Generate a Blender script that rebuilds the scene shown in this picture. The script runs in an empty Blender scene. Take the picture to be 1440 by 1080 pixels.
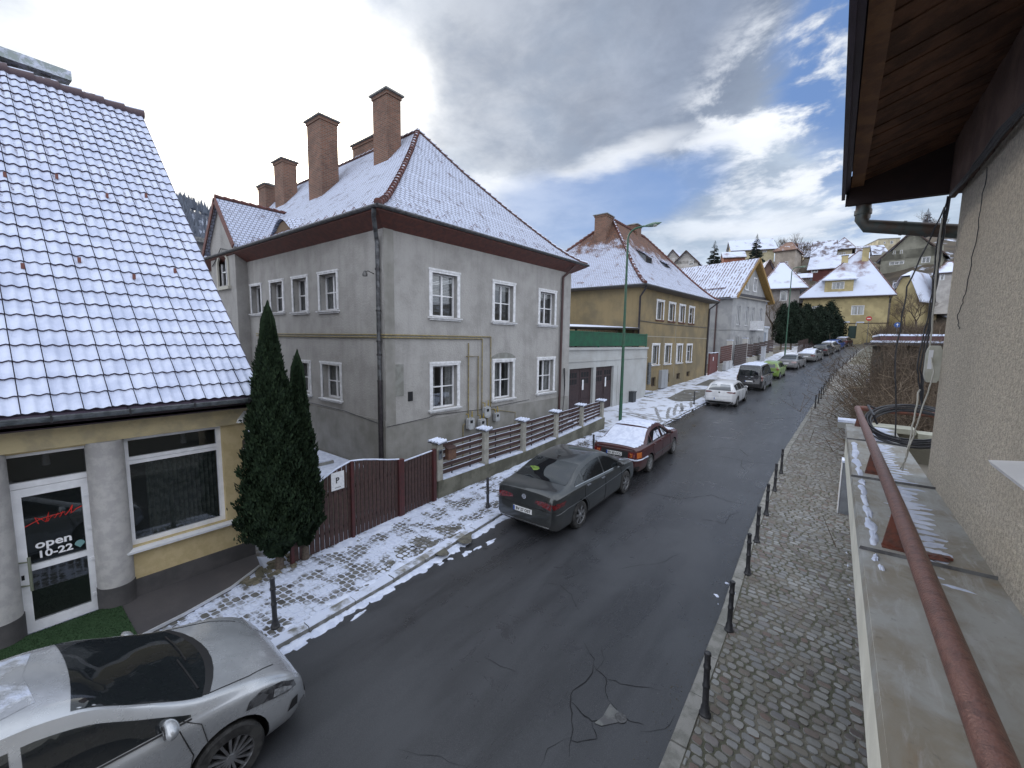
import bpy, bmesh, math, random
from math import sin, cos, pi, radians, sqrt, atan2, hypot
from mathutils import Vector, Matrix, noise
from mathutils.bvhtree import BVHTree
from mathutils.geometry import delaunay_2d_cdt
rnd = random.Random(7)
S = bpy.context.scene
COL = S.collection
# ------------------------------------------------------------------ camera
# world: +y runs up the street, +x to the right, z up, camera 4.4 m above the road
HC, FPX, YAW = 4.4, 585.0, radians(37.7)
PITCH = math.atan(62.0 / FPX); ROLL = 0.015
def cam_axes():
    F = Vector((0, cos(PITCH), -sin(PITCH))); U0 = Vector((0, sin(PITCH), cos(PITCH))); R0 = Vector((1, 0, 0))
    c, s = cos(ROLL), sin(ROLL)
    R = c * R0 + s * U0; U = -s * R0 + c * U0
    m = Matrix(((cos(YAW), -sin(YAW), 0), (sin(YAW), cos(YAW), 0), (0, 0, 1)))
    return m @ F, m @ R, m @ U
CF, CR, CU = cam_axes()
cd = bpy.data.cameras.new('camera'); cam = bpy.data.objects.new('camera', cd); COL.objects.link(cam)
cam.matrix_world = Matrix(((CR.x, CU.x, -CF.x, 0), (CR.y, CU.y, -CF.y, 0), (CR.z, CU.z, -CF.z, HC), (0, 0, 0, 1)))
cd.sensor_width = 36; cd.lens = 36 * FPX / 1440; cd.clip_start = .05; cd.clip_end = 3000
S.camera = cam
def ray(px, py): return CF * FPX + CR * (px - 720) + CU * (540 - py)
def at(px, py, w):            # a surveyed point: w metres ahead of the camera
    d = ray(px, py) * (w / FPX); return Vector((d.x, d.y, d.z + HC))
# ------------------------------------------------------------------ sun, sky, exposure
SUN = Vector((-.82, .43, .37)).normalized()
sl = bpy.data.lights.new('sun', 'SUN'); sl.energy = 1.5; sl.angle = radians(10); sl.color = (1, .93, .84)
so = bpy.data.objects.new('sun', sl); COL.objects.link(so)
so.rotation_euler = SUN.to_track_quat('Z', 'Y').to_euler()
S.view_settings.view_transform = 'Standard'; S.view_settings.look = 'None'
S.view_settings.exposure = 0.35; S.view_settings.gamma = 1
S.cycles.max_bounces = 6; S.cycles.transparent_max_bounces = 12
world = bpy.data.worlds.new('World'); S.world = world; world.use_nodes = True
class NT:
    def __init__(s, t): s.t = t; s.n = t.nodes; s.l = t.links
    def put(s, sock, v):
        if v is None: return
        if isinstance(v, (int, float)):
            try: sock.default_value = v
            except TypeError: sock.default_value = (v, v, v) if len(sock.default_value) == 3 else (v, v, v, 1)
        elif isinstance(v, (tuple, list, Vector)):
            v = tuple(v); n = len(sock.default_value)
            sock.default_value = v + (1,) if len(v) == 3 and n == 4 else v
        else: s.l.new(v, sock)
    def math(s, op, a, b=None, c=None, clamp=False):
        n = s.n.new('ShaderNodeMath'); n.operation = op; n.use_clamp = clamp
        for i, v in enumerate((a, b, c)): s.put(n.inputs[i], v)
        return n.outputs[0]
    def vmath(s, op, a, b=None, out=0):
        n = s.n.new('ShaderNodeVectorMath'); n.operation = op
        s.put(n.inputs[0], a)
        if b is not None:
            if op == 'SCALE': s.put(n.inputs['Scale'], b)
            else: s.put(n.inputs[1], b)
        return n.outputs['Value'] if op in ('DOT_PRODUCT', 'LENGTH', 'DISTANCE') else n.outputs[out]
    def mix(s, f, a, b, kind='RGBA', blend='MIX'):
        n = s.n.new('ShaderNodeMix'); n.data_type = kind
        if kind == 'RGBA': n.blend_type = blend; A, B, O = n.inputs[6], n.inputs[7], n.outputs[2]
        else: A, B, O = n.inputs[2], n.inputs[3], n.outputs[0]
        s.put(n.inputs[0], f); s.put(A, a); s.put(B, b); return O
    def ramp(s, x, lo, hi, smooth=True):
        n = s.n.new('ShaderNodeMapRange'); n.interpolation_type = 'SMOOTHSTEP' if smooth else 'LINEAR'
        s.put(n.inputs[0], x); s.put(n.inputs[1], lo); s.put(n.inputs[2], hi); return n.outputs[0]
    def noise(s, vec, scale, detail=5, rough=.55, dist=0, col=False):
        n = s.n.new('ShaderNodeTexNoise'); s.put(n.inputs['Vector'], vec); n.inputs['Scale'].default_value = scale
        n.inputs['Detail'].default_value = detail; n.inputs['Roughness'].default_value = rough; n.inputs['Distortion'].default_value = dist
        return n.outputs[1 if col else 0]
    def node(s, kind, **kw):
        n = s.n.new(kind)
        for k, v in kw.items(): setattr(n, k, v)
        return n
def build_world():
    t = NT(world.node_tree); t.n.clear()
    tc = t.node('ShaderNodeTexCoord'); d = t.vmath('NORMALIZE', tc.outputs['Generated'])
    sky = t.node('ShaderNodeTexSky'); sky.sky_type = 'NISHITA'; sky.sun_disc = False
    sky.sun_elevation = math.asin(SUN.z); sky.sun_rotation = atan2(SUN.x, SUN.y); sky.dust_density = .6; sky.ozone_density = 2
    skyc = t.vmath('SCALE', sky.outputs[0], .055)
    sep = t.node('ShaderNodeSeparateXYZ'); t.put(sep.inputs[0], d)
    dz = t.math('MAXIMUM', sep.outputs[2], 0.0)
    k = t.math('DIVIDE', 1.0, t.math('ADD', dz, .16))
    cp = t.vmath('SCALE', d, k)                       # cloud deck coordinates
    w1 = t.noise(cp, 1.1, 6, .6, .3, True)
    w0 = t.vmath('SUBTRACT', w1, (.5, .5, .5))
    dw = t.vmath('NORMALIZE', t.vmath('ADD', d, t.vmath('SCALE', w0, .34)))
    dw2 = t.vmath('NORMALIZE', t.vmath('ADD', d, t.vmath('SCALE', w0, .16)))
    def blob(px, py, r0, r1, dd=dw):
        c = ray(px, py).normalized()
        a = t.math('ARCCOSINE', t.math('MINIMUM', t.vmath('DOT_PRODUCT', dd, c), 1.0))
        return t.ramp(a, radians(r1), radians(r0))
    az_ = lambda dd: (lambda q: (q.outputs[0], q.outputs[1], q.outputs[2]))(sepn(dd))
    def sepn(dd):
        q = t.node('ShaderNodeSeparateXYZ'); t.put(q.inputs[0], dd); return q
    coords = {}
    def angs(key, dd):
        if key not in coords: x, y, z = az_(dd); coords[key] = (t.math('ARCTAN2', x, y), t.math('ARCSINE', z))
        return coords[key]
    def ell(px, py, ra, re, soft=.35, key='a', tilt=0.):
        dd = dw if key == 'a' else dw2; A, E = angs(key, dd); c = ray(px, py).normalized(); a0, e0 = atan2(c.x, c.y), math.asin(c.z)
        u = t.math('MULTIPLY', t.math('SUBTRACT', A, a0), cos(e0)); v = t.math('SUBTRACT', t.math('SUBTRACT', E, e0), t.math('MULTIPLY', u, tilt))
        u = t.math('DIVIDE', u, radians(ra)); v = t.math('DIVIDE', v, radians(re))
        r_ = t.math('SQRT', t.math('ADD', t.math('MULTIPLY', u, u), t.math('MULTIPLY', v, v))); return t.ramp(r_, 1+soft, 1-soft)
    n1 = t.noise(cp, 1.6, 9, .62, .25); n2 = t.noise(cp, 4.5, 7, .6, .2)
    # cloud body: lavender grey, darker where the deck is thick
    thick = t.math('MAXIMUM', ell(860, 60, 25, 17, .38), t.math('MULTIPLY', ell(1010, 215, 13, 5, .6), .55))
    thick = t.math('MAXIMUM', thick, t.math('MULTIPLY', ell(680, 200, 11, 6, .5), .85))
    thick = t.math('MULTIPLY', thick, t.math('MULTIPLY_ADD', t.ramp(n1, .25, .60), .45, .55))
    body = t.mix(t.ramp(n1, .34, .66), (.34, .42, .53), (.56, .65, .77))
    body = t.mix(t.math('MULTIPLY', t.ramp(n2, .48, .72), .30), body, (.74, .79, .90))
    body = t.mix(t.math('MULTIPLY', thick, .92), body, t.mix(t.ramp(n2, .3, .7), (.150, .185, .262), (.215, .26, .355)))
    rim = t.math('MAXIMUM', ell(1120, 150, 7, 9, .6), t.math('MULTIPLY', ell(1060, 215, 12, 4, .6, 'b', .35), .9))
    rim = t.math('MULTIPLY', rim, t.ramp(n2, .42, .62))
    rim = t.math('MAXIMUM', rim, t.math('MULTIPLY', ell(830, 248, 11, 1.6, .6, 'b', .25), .8))
    rim = t.math('MAXIMUM', rim, t.math('MULTIPLY', ell(700, 272, 4, 1.2, .6, 'b'), .8))
    rim = t.math('MAXIMUM', rim, t.math('MULTIPLY', ell(1060, 305, 7, 1.0, .7, 'b'), .6))
    body = t.mix(rim, body, (.80, .83, .88))
    blue = t.math('MAXIMUM', ell(845, 287, 12.5, 3.7, .3, 'b', .12), ell(775, 302, 7, 4.0, .4, 'b'))
    blue = t.math('MAXIMUM', blue, t.math('MULTIPLY', ell(960, 262, 5, 2.2, .5, 'b', .2), .8))
    blue = t.math('MAXIMUM', blue, t.math('MULTIPLY', ell(1215, 70, 3.6, 13, .5), t.ramp(n2, .60, .46)))
    blue = t.math('MAXIMUM', blue, t.math('MULTIPLY', ell(350, -30, 10, 6, .5), t.math('MULTIPLY', t.ramp(n1, .58, .45), .8)))
    blue = t.math('MAXIMUM', blue, t.math('MULTIPLY', t.ramp(dz, .12, .03), .30))
    skyb = t.mix(t.ramp(dz, .45, .05), (.17, .30, .62), (.30, .44, .74))
    skyb = t.mix(.35, skyb, skyc)
    c = t.mix(blue, body, skyb)
    # unseen bright cloud behind the viewer and overhead, added to brighten the walls
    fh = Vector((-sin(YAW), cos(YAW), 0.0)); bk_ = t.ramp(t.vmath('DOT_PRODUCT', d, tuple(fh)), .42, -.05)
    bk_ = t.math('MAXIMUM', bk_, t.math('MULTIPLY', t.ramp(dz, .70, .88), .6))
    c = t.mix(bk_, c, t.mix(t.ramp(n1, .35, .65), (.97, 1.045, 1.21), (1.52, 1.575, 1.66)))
    # wide glow of the hidden sun
    aw = t.math('ARCCOSINE', t.math('MINIMUM', t.vmath('DOT_PRODUCT', dw, tuple(SUN)), 1.0))
    g2 = ell(340, 150, 32, 24, .8); gA = t.math('MULTIPLY', ell(330, 170, 13, 13, .7), t.math('MULTIPLY_ADD', t.ramp(n1, .62, .36), .55, .45)); gB = t.ramp(aw, radians(17), radians(5))
    c = t.mix(t.math('MULTIPLY', g2, .62), c, t.mix(t.ramp(t.math('ADD', t.math('MULTIPLY', n1, .6), t.math('MULTIPLY', n2, .4)), .38, .60), (.46, .50, .57), (.86, .88, .90)))
    c = t.mix(t.math('MAXIMUM', gA, gB), c, (1.9, 1.82, 1.66))
    g3 = t.ramp(aw, radians(9), radians(2))
    c = t.mix(g3, c, (7.0, 6.2, 4.9))
    # below the horizon: snow-grey ground light
    c = t.mix(t.ramp(sep.outputs[2], .0, -.03), c, (.25, .27, .31))
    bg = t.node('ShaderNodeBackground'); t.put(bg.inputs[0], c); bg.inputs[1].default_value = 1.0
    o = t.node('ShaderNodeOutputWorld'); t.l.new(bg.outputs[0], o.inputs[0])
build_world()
# ------------------------------------------------------------------ materials
MATS = {}
def mat(name, col, rough=.8, metal=0., col2=None, vs=3., vlo=.4, vhi=.6, bump=0., bs=60., bdet=4, snow=None, spec=.5,
        streak=0., coat=0., fine=0., rpi=None, coord='Object'):
    """procedural surface: base colour broken up by noise, bump, streaks and (optionally) patchy snow"""
    if name in MATS: return MATS[name]
    m = bpy.data.materials.new(name); m.use_nodes = True; t = NT(m.node_tree)
    b = t.n['Principled BSDF']; tc = t.node('ShaderNodeTexCoord'); v = tc.outputs[coord]
    c = tuple(col) + (1,)
    if col2: c = t.mix(t.ramp(t.noise(v, vs, 6, .6), vlo, vhi), c, tuple(col2) + (1,))
    if rpi:
        g = t.node('ShaderNodeNewGeometry'); cr = t.node('ShaderNodeValToRGB'); cr.color_ramp.interpolation = 'LINEAR'
        e = cr.color_ramp.elements; e[0].position = 0; e[0].color = tuple(rpi[0]) + (1,); e[1].position = 1; e[1].color = tuple(rpi[-1]) + (1,)
        for i, cc in enumerate(rpi[1:-1]): x = e.new((i + 1) / (len(rpi) - 1)); x.color = tuple(cc) + (1,)
        t.l.new(g.outputs['Random Per Island'], cr.inputs[0]); c = cr.outputs[0]
        if col2: c = t.mix(t.math('MULTIPLY', t.ramp(t.noise(v, vs, 6, .6), vlo, vhi), .6), c, tuple(col2) + (1,))
    if streak:
        mp = t.node('ShaderNodeMapping'); mp.inputs['Scale'].default_value = (2.2, 2.2, .22); t.put(mp.inputs[0], v)
        st = t.ramp(t.noise(mp.outputs[0], 1.6, 6, .65), .45, .75)
        c = t.mix(t.math('MULTIPLY', st, streak), c, tuple(x * .55 for x in col) + (1,))
    if fine:
        f = t.noise(v, 190, 2, .6)
        c = t.mix(t.math('MULTIPLY', t.ramp(f, .35, .65), fine), c, tuple(min(1, x * 1.6) for x in col) + (1,))
    h = None; r = rough
    if bump: h = t.noise(v, bs, bdet, .6)
    if snow:
        lo, hi, ss = snow[:3]; scol = (.56, .61, .74, 1)
        f = t.ramp(t.noise(v, ss, 7, .62), lo, hi)
        if len(snow) > 3:                              # only on faces that look up
            g = t.node('ShaderNodeNewGeometry'); sp = t.node('ShaderNodeSeparateXYZ'); t.put(sp.inputs[0], g.outputs['Normal'])
            f = t.math('MULTIPLY', f, t.ramp(sp.outputs[2], snow[3], snow[3] + .15))
        c = t.mix(f, c, scol); r = t.mix(f, rough, .75, 'FLOAT')
        h = t.math('ADD', h if h is not None else 0.0, t.math('MULTIPLY', f, 1.2))
    t.put(b.inputs['Base Color'], c); t.put(b.inputs['Roughness'], r); b.inputs['Metallic'].default_value = metal
    b.inputs['Specular IOR Level'].default_value = spec; b.inputs['Coat Weight'].default_value = coat; b.inputs['Coat Roughness'].default_value = .03
    if h is not None:
        bm = t.node('ShaderNodeBump'); bm.inputs['Strength'].default_value = bump or .4; bm.inputs['Distance'].default_value = .02
        t.put(bm.inputs['Height'], h); t.l.new(bm.outputs[0], b.inputs['Normal'])
    MATS[name] = m; return m
def brickmat(name, c1, c2, mortar, w, h, ms=.01, rough=.85, snow=None, bare=None, bump=.5, off=.5, dirt=None):
    """tiles or bricks laid in UV metres; snow=(lo,hi,scale); bare=(zlo,zhi): snow thins between these object heights"""
    m = bpy.data.materials.new(name); m.use_nodes = True; t = NT(m.node_tree); b = t.n['Principled BSDF']
    uv = t.node('ShaderNodeTexCoord'); br = t.node('ShaderNodeTexBrick'); t.l.new(uv.outputs['UV'], br.inputs['Vector'])
    br.offset = off; br.inputs['Scale'].default_value = 1; br.inputs['Brick Width'].default_value = w; br.inputs['Row Height'].default_value = h
    br.inputs['Mortar Size'].default_value = ms; br.inputs['Mortar Smooth'].default_value = .3; br.inputs['Bias'].default_value = 0
    t.put(br.inputs['Color1'], c1); t.put(br.inputs['Color2'], c2); t.put(br.inputs['Mortar'], mortar)
    v = uv.outputs['Object']; c = br.outputs['Color']
    if dirt: c = t.mix(t.math('MULTIPLY', t.ramp(t.noise(v, 1.1, 6, .65), .4, .7), .6), c, dirt)
    if snow:
        lo, hi, ss = snow; n = t.math('ADD', t.math('MULTIPLY', t.noise(v, ss, 8, .7), .7), t.math('MULTIPLY', t.noise(v, ss * 9, 4, .7), .3))
        if bare:
            sp = t.node('ShaderNodeSeparateXYZ'); t.put(sp.inputs[0], v)
            n = t.math('SUBTRACT', n, t.math('MULTIPLY', t.ramp(sp.outputs[2], bare[0], bare[1]), bare[2]))
        f = t.ramp(n, lo, hi); f = t.math('MULTIPLY', f, t.math('SUBTRACT', 1.0, t.math('MULTIPLY', br.outputs['Fac'], .80)))
        c = t.mix(f, c, (.50, .55, .69, 1))
    t.put(b.inputs['Base Color'], c); b.inputs['Roughness'].default_value = rough
    bm = t.node('ShaderNodeBump'); bm.inputs['Strength'].default_value = bump; bm.inputs['Distance'].default_value = .02
    t.put(bm.inputs['Height'], t.math('SUBTRACT', 1.0, br.outputs['Fac'])); t.l.new(bm.outputs[0], b.inputs['Normal'])
    MATS[name] = m; return m
def glassmat(name, tint, refl=.55, rough=.02, trans=.35):
    """window pane: mirror reflection over a partly see-through dark sheet"""
    m = bpy.data.materials.new(name); m.use_nodes = True; t = NT(m.node_tree); t.n.clear()
    o = t.node('ShaderNodeOutputMaterial'); lw = t.node('ShaderNodeLayerWeight'); lw.inputs[0].default_value = .35
    gl = t.node('ShaderNodeBsdfGlossy'); gl.inputs['Roughness'].default_value = rough; t.put(gl.inputs['Color'], (.9, .93, .95))
    df = t.node('ShaderNodeBsdfDiffuse'); t.put(df.inputs['Color'], tint)
    tr = t.node('ShaderNodeBsdfTransparent'); t.put(tr.inputs['Color'], tuple(min(1, .55 + x) for x in tint))
    m1 = t.node('ShaderNodeMixShader'); m1.inputs[0].default_value = trans; t.l.new(df.outputs[0], m1.inputs[1]); t.l.new(tr.outputs[0], m1.inputs[2])
    m2 = t.node('ShaderNodeMixShader'); f = t.math('MULTIPLY_ADD', lw.outputs['Fresnel'], refl, refl * .28, clamp=True)
    t.l.new(f, m2.inputs[0]); t.l.new(m1.outputs[0], m2.inputs[1]); t.l.new(gl.outputs[0], m2.inputs[2])
    t.l.new(m2.outputs[0], o.inputs[0]); MATS[name] = m; return m
# ------------------------------------------------------------------ mesh builder
BASE = {}
class MB:
    def __init__(s): s.v = []; s.f = []; s.mi = []; s.m = 0
    def add(s, vs, fs):
        n = len(s.v); s.v += [tuple(x) for x in vs]; s.f += [tuple(n + i for i in f) for f in fs]; s.mi += [s.m] * len(fs); return s
    def box(s, x0, x1, y0, y1, z0, z1):
        return s.add([(x0,y0,z0),(x1,y0,z0),(x1,y1,z0),(x0,y1,z0),(x0,y0,z1),(x1,y0,z1),(x1,y1,z1),(x0,y1,z1)],
                     [(0,3,2,1),(4,5,6,7),(0,1,5,4),(1,2,6,5),(2,3,7,6),(3,0,4,7)])
    def hexa(s, p):                       # eight corners: bottom four, top four
        return s.add(p, [(0,3,2,1),(4,5,6,7),(0,1,5,4),(1,2,6,5),(2,3,7,6),(3,0,4,7)])
    def fbox(s, F, u0, u1, z0, z1, o0, o1):   # box in a facade frame
        return s.hexa([F(u0,z0,o1),F(u1,z0,o1),F(u1,z0,o0),F(u0,z0,o0),F(u0,z1,o1),F(u1,z1,o1),F(u1,z1,o0),F(u0,z1,o0)])
    def quad(s, a, b, c, d): return s.add([a,b,c,d], [(0,1,2,3)])
    def bar(s, a, b, w, h=None, up=(0,0,1)):
        a, b = Vector(a), Vector(b); h = h or w; d = (b - a).normalized(); u = Vector(up)
        if abs(d.dot(u)) > .95: u = Vector((1, 0, 0))
        r = d.cross(u).normalized() * w / 2; u = r.cross(d).normalized() * h / 2
        return s.hexa([a-r-u, a+r-u, b+r-u, b-r-u, a-r+u, a+r+u, b+r+u, b-r+u])
    def tube(s, pts, r, n=8, cap=True):
        pts = [Vector(p) for p in pts]; rs = r if isinstance(r, (list, tuple)) else [r] * len(pts)
        vs = []; fs = []; prev = None
        for i, p in enumerate(pts):
            d = (pts[min(i+1, len(pts)-1)] - pts[max(i-1, 0)]).normalized()
            if prev is None:
                u = Vector((0, 0, 1)) if abs(d.z) < .9 else Vector((1, 0, 0)); x = d.cross(u).normalized()
            else: x = (prev - d * prev.dot(d)).normalized()
            prev = x; y = d.cross(x)
            for k in range(n):
                a = 2 * pi * k / n; vs.append(p + (x * cos(a) + y * sin(a)) * rs[i])
        for i in range(len(pts) - 1):
            for k in range(n):
                k2 = (k + 1) % n; fs.append((i*n+k, i*n+k2, (i+1)*n+k2, (i+1)*n+k))
        if cap: fs.append(tuple(range(n-1, -1, -1))); fs.append(tuple((len(pts)-1)*n + k for k in range(n)))
        return s.add(vs, fs)
    def lathe(s, c, prof, n=16, axis='z', cap=True):  # prof: (radius, height)
        vs = []; fs = []
        for r, h in prof:
            for k in range(n):
                a = 2*pi*k/n; p = (r*cos(a), r*sin(a), h)
                if axis == 'y': p = (p[0], p[2], p[1])
                if axis == 'x': p = (p[2], p[0], p[1])
                vs.append((c[0]+p[0], c[1]+p[1], c[2]+p[2]))
        for i in range(len(prof)-1):
            for k in range(n):
                k2 = (k+1) % n; fs.append((i*n+k, i*n+k2, (i+1)*n+k2, (i+1)*n+k))
        if cap: fs.append(tuple(range(n-1, -1, -1))); fs.append(tuple((len(prof)-1)*n+k for k in range(n)))
        return s.add(vs, fs)
    def prism(s, poly, dvec):              # extrude a 3-D polygon by a vector
        n = len(poly); d = Vector(dvec); P = [Vector(p) for p in poly]
        return s.add(P + [p + d for p in P], [tuple(range(n-1, -1, -1)), tuple(range(n, 2*n))] + [(i, (i+1)%n, n+(i+1)%n, n+i) for i in range(n)])
    def grid(s, fn, nu, nv):
        vs = [fn(i/nu, j/nv) for j in range(nv+1) for i in range(nu+1)]
        return s.add(vs, [(j*(nu+1)+i, j*(nu+1)+i+1, (j+1)*(nu+1)+i+1, (j+1)*(nu+1)+i) for j in range(nv) for i in range(nu)])
def autouv(me):
    uvl = me.uv_layers.new(name='UVMap').data; Z = Vector((0, 0, 1))
    for p in me.polygons:
        n = p.normal
        if abs(n.z) > .98: u, v = Vector((0, 1, 0)), Vector((-1, 0, 0))
        else: u = Z.cross(n).normalized(); v = n.cross(u)
        for li in p.loop_indices:
            co = me.vertices[me.loops[li].vertex_index].co; uvl[li].uv = (co.dot(u), co.dot(v))
def mk(name, mb, mats, parent=None, smooth=None, uv=False, loc=None):
    """one mesh object; vertices are given in world metres (or in the thing's own frame when its base is the origin)"""
    me = bpy.data.meshes.new(name); off = BASE.get(parent.name, Vector()) if parent else Vector(loc or (0, 0, 0))
    me.from_pydata([(x-off.x, y-off.y, z-off.z) for x, y, z in mb.v], [], mb.f); me.update()
    for m in (mats if isinstance(mats, (list, tuple)) else [mats]): me.materials.append(m)
    if any(mb.mi): me.polygons.foreach_set('material_index', mb.mi)
    if uv: autouv(me)
    if smooth is not None:
        me.polygons.foreach_set('use_smooth', [True] * len(me.polygons))
        if smooth < 180: me.set_sharp_from_angle(angle=radians(smooth))
    o = bpy.data.objects.new(name, me); COL.objects.link(o)
    if parent: o.parent = parent; BASE[o.name] = off
    elif loc: o.location = loc; BASE[o.name] = off
    return o
def tag(o, label, cat, group=None):
    o['label'] = label; o['category'] = cat
    if group: o['group'] = group
    return o
def struct(name, mb, m, smooth=None, uv=False, kind='structure'):
    o = mk(name, mb, m, None, smooth, uv); o['kind'] = kind; return o
def thing(name, label, cat, loc=(0, 0, 0), group=None):
    o = bpy.data.objects.new(name, None); COL.objects.link(o); o.location = loc; o.empty_display_size = .3
    BASE[o.name] = Vector(loc); return tag(o, label, cat, group)
def dup(root, loc, rotz=None, label=None, group=None):
    def cp(o, par):
        c = o.copy(); COL.objects.link(c); c.parent = par
        for ch in kids.get(o.name, []): cp(ch, c)
        return c
    kids = {}
    for o in root.children_recursive: kids.setdefault(o.parent.name, []).append(o)
    r = cp(root, None); r.location = loc
    if rotz is not None: r.rotation_euler = (0, 0, rotz)
    if label: r['label'] = label
    if group: r['group'] = group
    return r
def facade(ox, oy, az):
    """frame of a wall: u metres along heading az (degrees clockwise from +y), out = to the right of that heading"""
    a = radians(az); dx, dy = sin(a), cos(a); nx, ny = cos(a), -sin(a)
    return lambda u, z, o=0.: (ox + dx*u + nx*o, oy + dy*u + ny*o, z)
def wall(mb, F, L, z0, z1, holes, thick=.3, rev=None):
    """wall face with real rectangular openings and reveals"""
    us = sorted({0, L} | {h[0] for h in holes} | {h[1] for h in holes}); zs = sorted({z0, z1} | {h[2] for h in holes} | {h[3] for h in holes})
    for i in range(len(us)-1):
        for j in range(len(zs)-1):
            uc, zc = (us[i]+us[i+1])/2, (zs[j]+zs[j+1])/2
            if any(h[0] < uc < h[1] and h[2] < zc < h[3] for h in holes): continue
            mb.quad(F(us[i], zs[j]), F(us[i+1], zs[j]), F(us[i+1], zs[j+1]), F(us[i], zs[j+1]))
    for a, b, c, d in [h[:4] for h in holes]:
        t = -thick
        mb.quad(F(a,c), F(a,c,t), F(b,c,t), F(b,c)); mb.quad(F(a,d), F(b,d), F(b,d,t), F(a,d,t))
        mb.quad(F(a,c), F(a,d), F(a,d,t), F(a,c,t)); mb.quad(F(b,c), F(b,c,t), F(b,d,t), F(b,d))
def textmb(txt, size, thick=0.004, bold=0.0, sx=1.):
    cu = bpy.data.curves.new('t', 'FONT'); cu.body = txt; cu.size = size; cu.extrude = thick/2; cu.offset = bold; cu.align_x = 'CENTER'; cu.align_y = 'CENTER'; cu.resolution_u = 3
    o = bpy.data.objects.new('t', cu); COL.objects.link(o); dg = bpy.context.evaluated_depsgraph_get(); me = bpy.data.meshes.new_from_object(o.evaluated_get(dg))
    vs = [(v.co.x*sx, v.co.y, v.co.z) for v in me.vertices]; fs = [tuple(p.vertices) for p in me.polygons]
    bpy.data.objects.remove(o); bpy.data.meshes.remove(me); bpy.data.curves.remove(cu); return vs, fs
# terrain along the street
TB = [(-200,-.5),(-20,-.1),(0,0),(8,0),(14,.2),(22,.38),(29,.6),(32,.7),(40,1.0),(48,1.45),(57,2.0),(70,2.95),(80,3.7),(90,4.3),(100,4.6),(400,6)]
def itp(T, x):
    if x <= T[0][0]: return T[0][1]
    for (a, p), (b, q) in zip(T, T[1:]):
        if x <= b: return p + (q-p)*(x-a)/(b-a)
    return T[-1][1]
def sstep(a, b, x): t = max(0, min(1, (x-a)/(b-a))); return t*t*(3-2*t)
def zt(y): return (itp(TB, y-1) + itp(TB, y) + itp(TB, y+1)) / 3
KL = [(-60,-6.0),(2.5,-5.95),(4.3,-6.05),(8.3,-6.4),(15,-6.5),(24,-6.45),(30,-6.25),(38,-5.85),(46,-5.4),(54,-4.7),(62,-3.6),(71,-2.6),(80,-1.4),(92,.1),(110,3)]
KR = [(-60,-1.1),(4,-1.11),(7.1,-1.15),(10,-1.25),(14.3,-1.29),(19.5,-1.26),(30,-.89),(45,-.25),(54,.45),(75,2.4),(90,4.2),(110,7)]
def kl(y): return itp(KL, y)
def kr(y): return itp(KR, y)
# ------------------------------------------------------------------ shared materials
SNOW = mat('snow', (.64,.69,.82), .8, col2=(.52,.57,.71), vs=6, bump=.35, bs=35)
def asphalt():
    m = bpy.data.materials.new('asphalt'); m.use_nodes = True; t = NT(m.node_tree); b = t.n['Principled BSDF']; v = t.node('ShaderNodeTexCoord').outputs['Object']
    mp = t.node('ShaderNodeMapping'); mp.inputs['Scale'].default_value = (1.0, .16, 1); t.put(mp.inputs[0], v)
    st = t.noise(mp.outputs[0], 1.1, 6, .62, .3); big = t.noise(v, .33, 5, .6, .5); mid = t.noise(v, 1.7, 7, .68, .8); fn = t.noise(v, 150, 3, .65); sp = t.noise(v, 38, 3, .6)
    c = t.mix(t.ramp(st, .36, .66), (.014,.015,.018), (.036,.038,.044)); c = t.mix(t.math('MULTIPLY', t.ramp(big, .48, .66), .6), c, (.052,.055,.062))
    damp = t.math('MULTIPLY', t.ramp(mid, .54, .68), t.ramp(big, .60, .42)); c = t.mix(t.math('MULTIPLY', damp, .7), c, (.018,.018,.022))
    c = t.mix(t.math('MULTIPLY', t.ramp(fn, .45, .7), .5), c, (.115,.115,.12)); c = t.mix(t.math('MULTIPLY', t.ramp(sp, .70, .76), .5), c, (.17,.17,.165))
    t.put(b.inputs['Base Color'], c); t.put(b.inputs['Roughness'], t.mix(damp, t.mix(t.ramp(st, .3, .7), .24, .42, 'FLOAT'), .12, 'FLOAT')); b.inputs['Specular IOR Level'].default_value = .6
    bm = t.node('ShaderNodeBump'); bm.inputs['Strength'].default_value = .3; bm.inputs['Distance'].default_value = .008; t.put(bm.inputs['Height'], t.math('ADD', fn, t.math('MULTIPLY', mid, .8))); t.l.new(bm.outputs[0], b.inputs['Normal']); return m
ASPH = asphalt()
CRACK = mat('crack', (.012,.012,.014), .9)
PATCHM = mat('repair_concrete', (.16,.165,.16), .8, col2=(.10,.10,.105), vs=6, bump=.3, bs=90)
DARKW = mat('dark_stained_wood', (.036,.018,.016), .65, col2=(.062,.031,.027), vs=14, bump=.3, bs=60, fine=.2)
WHITEP = mat('white_plastic', (.78,.79,.82), .35, col2=(.70,.71,.74), vs=5)
WHITEF = mat('white_painted_trim', (.74,.75,.78), .6, col2=(.60,.61,.63), vs=7, bump=.15, bs=80)
BLACKM = mat('black_iron', (.022,.023,.028), .45, col2=(.04,.04,.045), vs=20, bump=.2, bs=90)
GREENM = mat('green_paint', (.025,.10,.055), .5, col2=(.03,.075,.05), vs=9, bump=.2, bs=50)
ZINC = mat('zinc_sheet', (.22,.24,.26), .45, .6, col2=(.13,.145,.16), vs=8, bump=.15, bs=40)
CONC = mat('concrete', (.26,.26,.245), .9, col2=(.15,.15,.135), vs=3, vlo=.35, vhi=.7, bump=.5, bs=50, streak=.6, fine=.3)
DARKIN = mat('dark_interior', (.012,.013,.016), .9)
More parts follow.
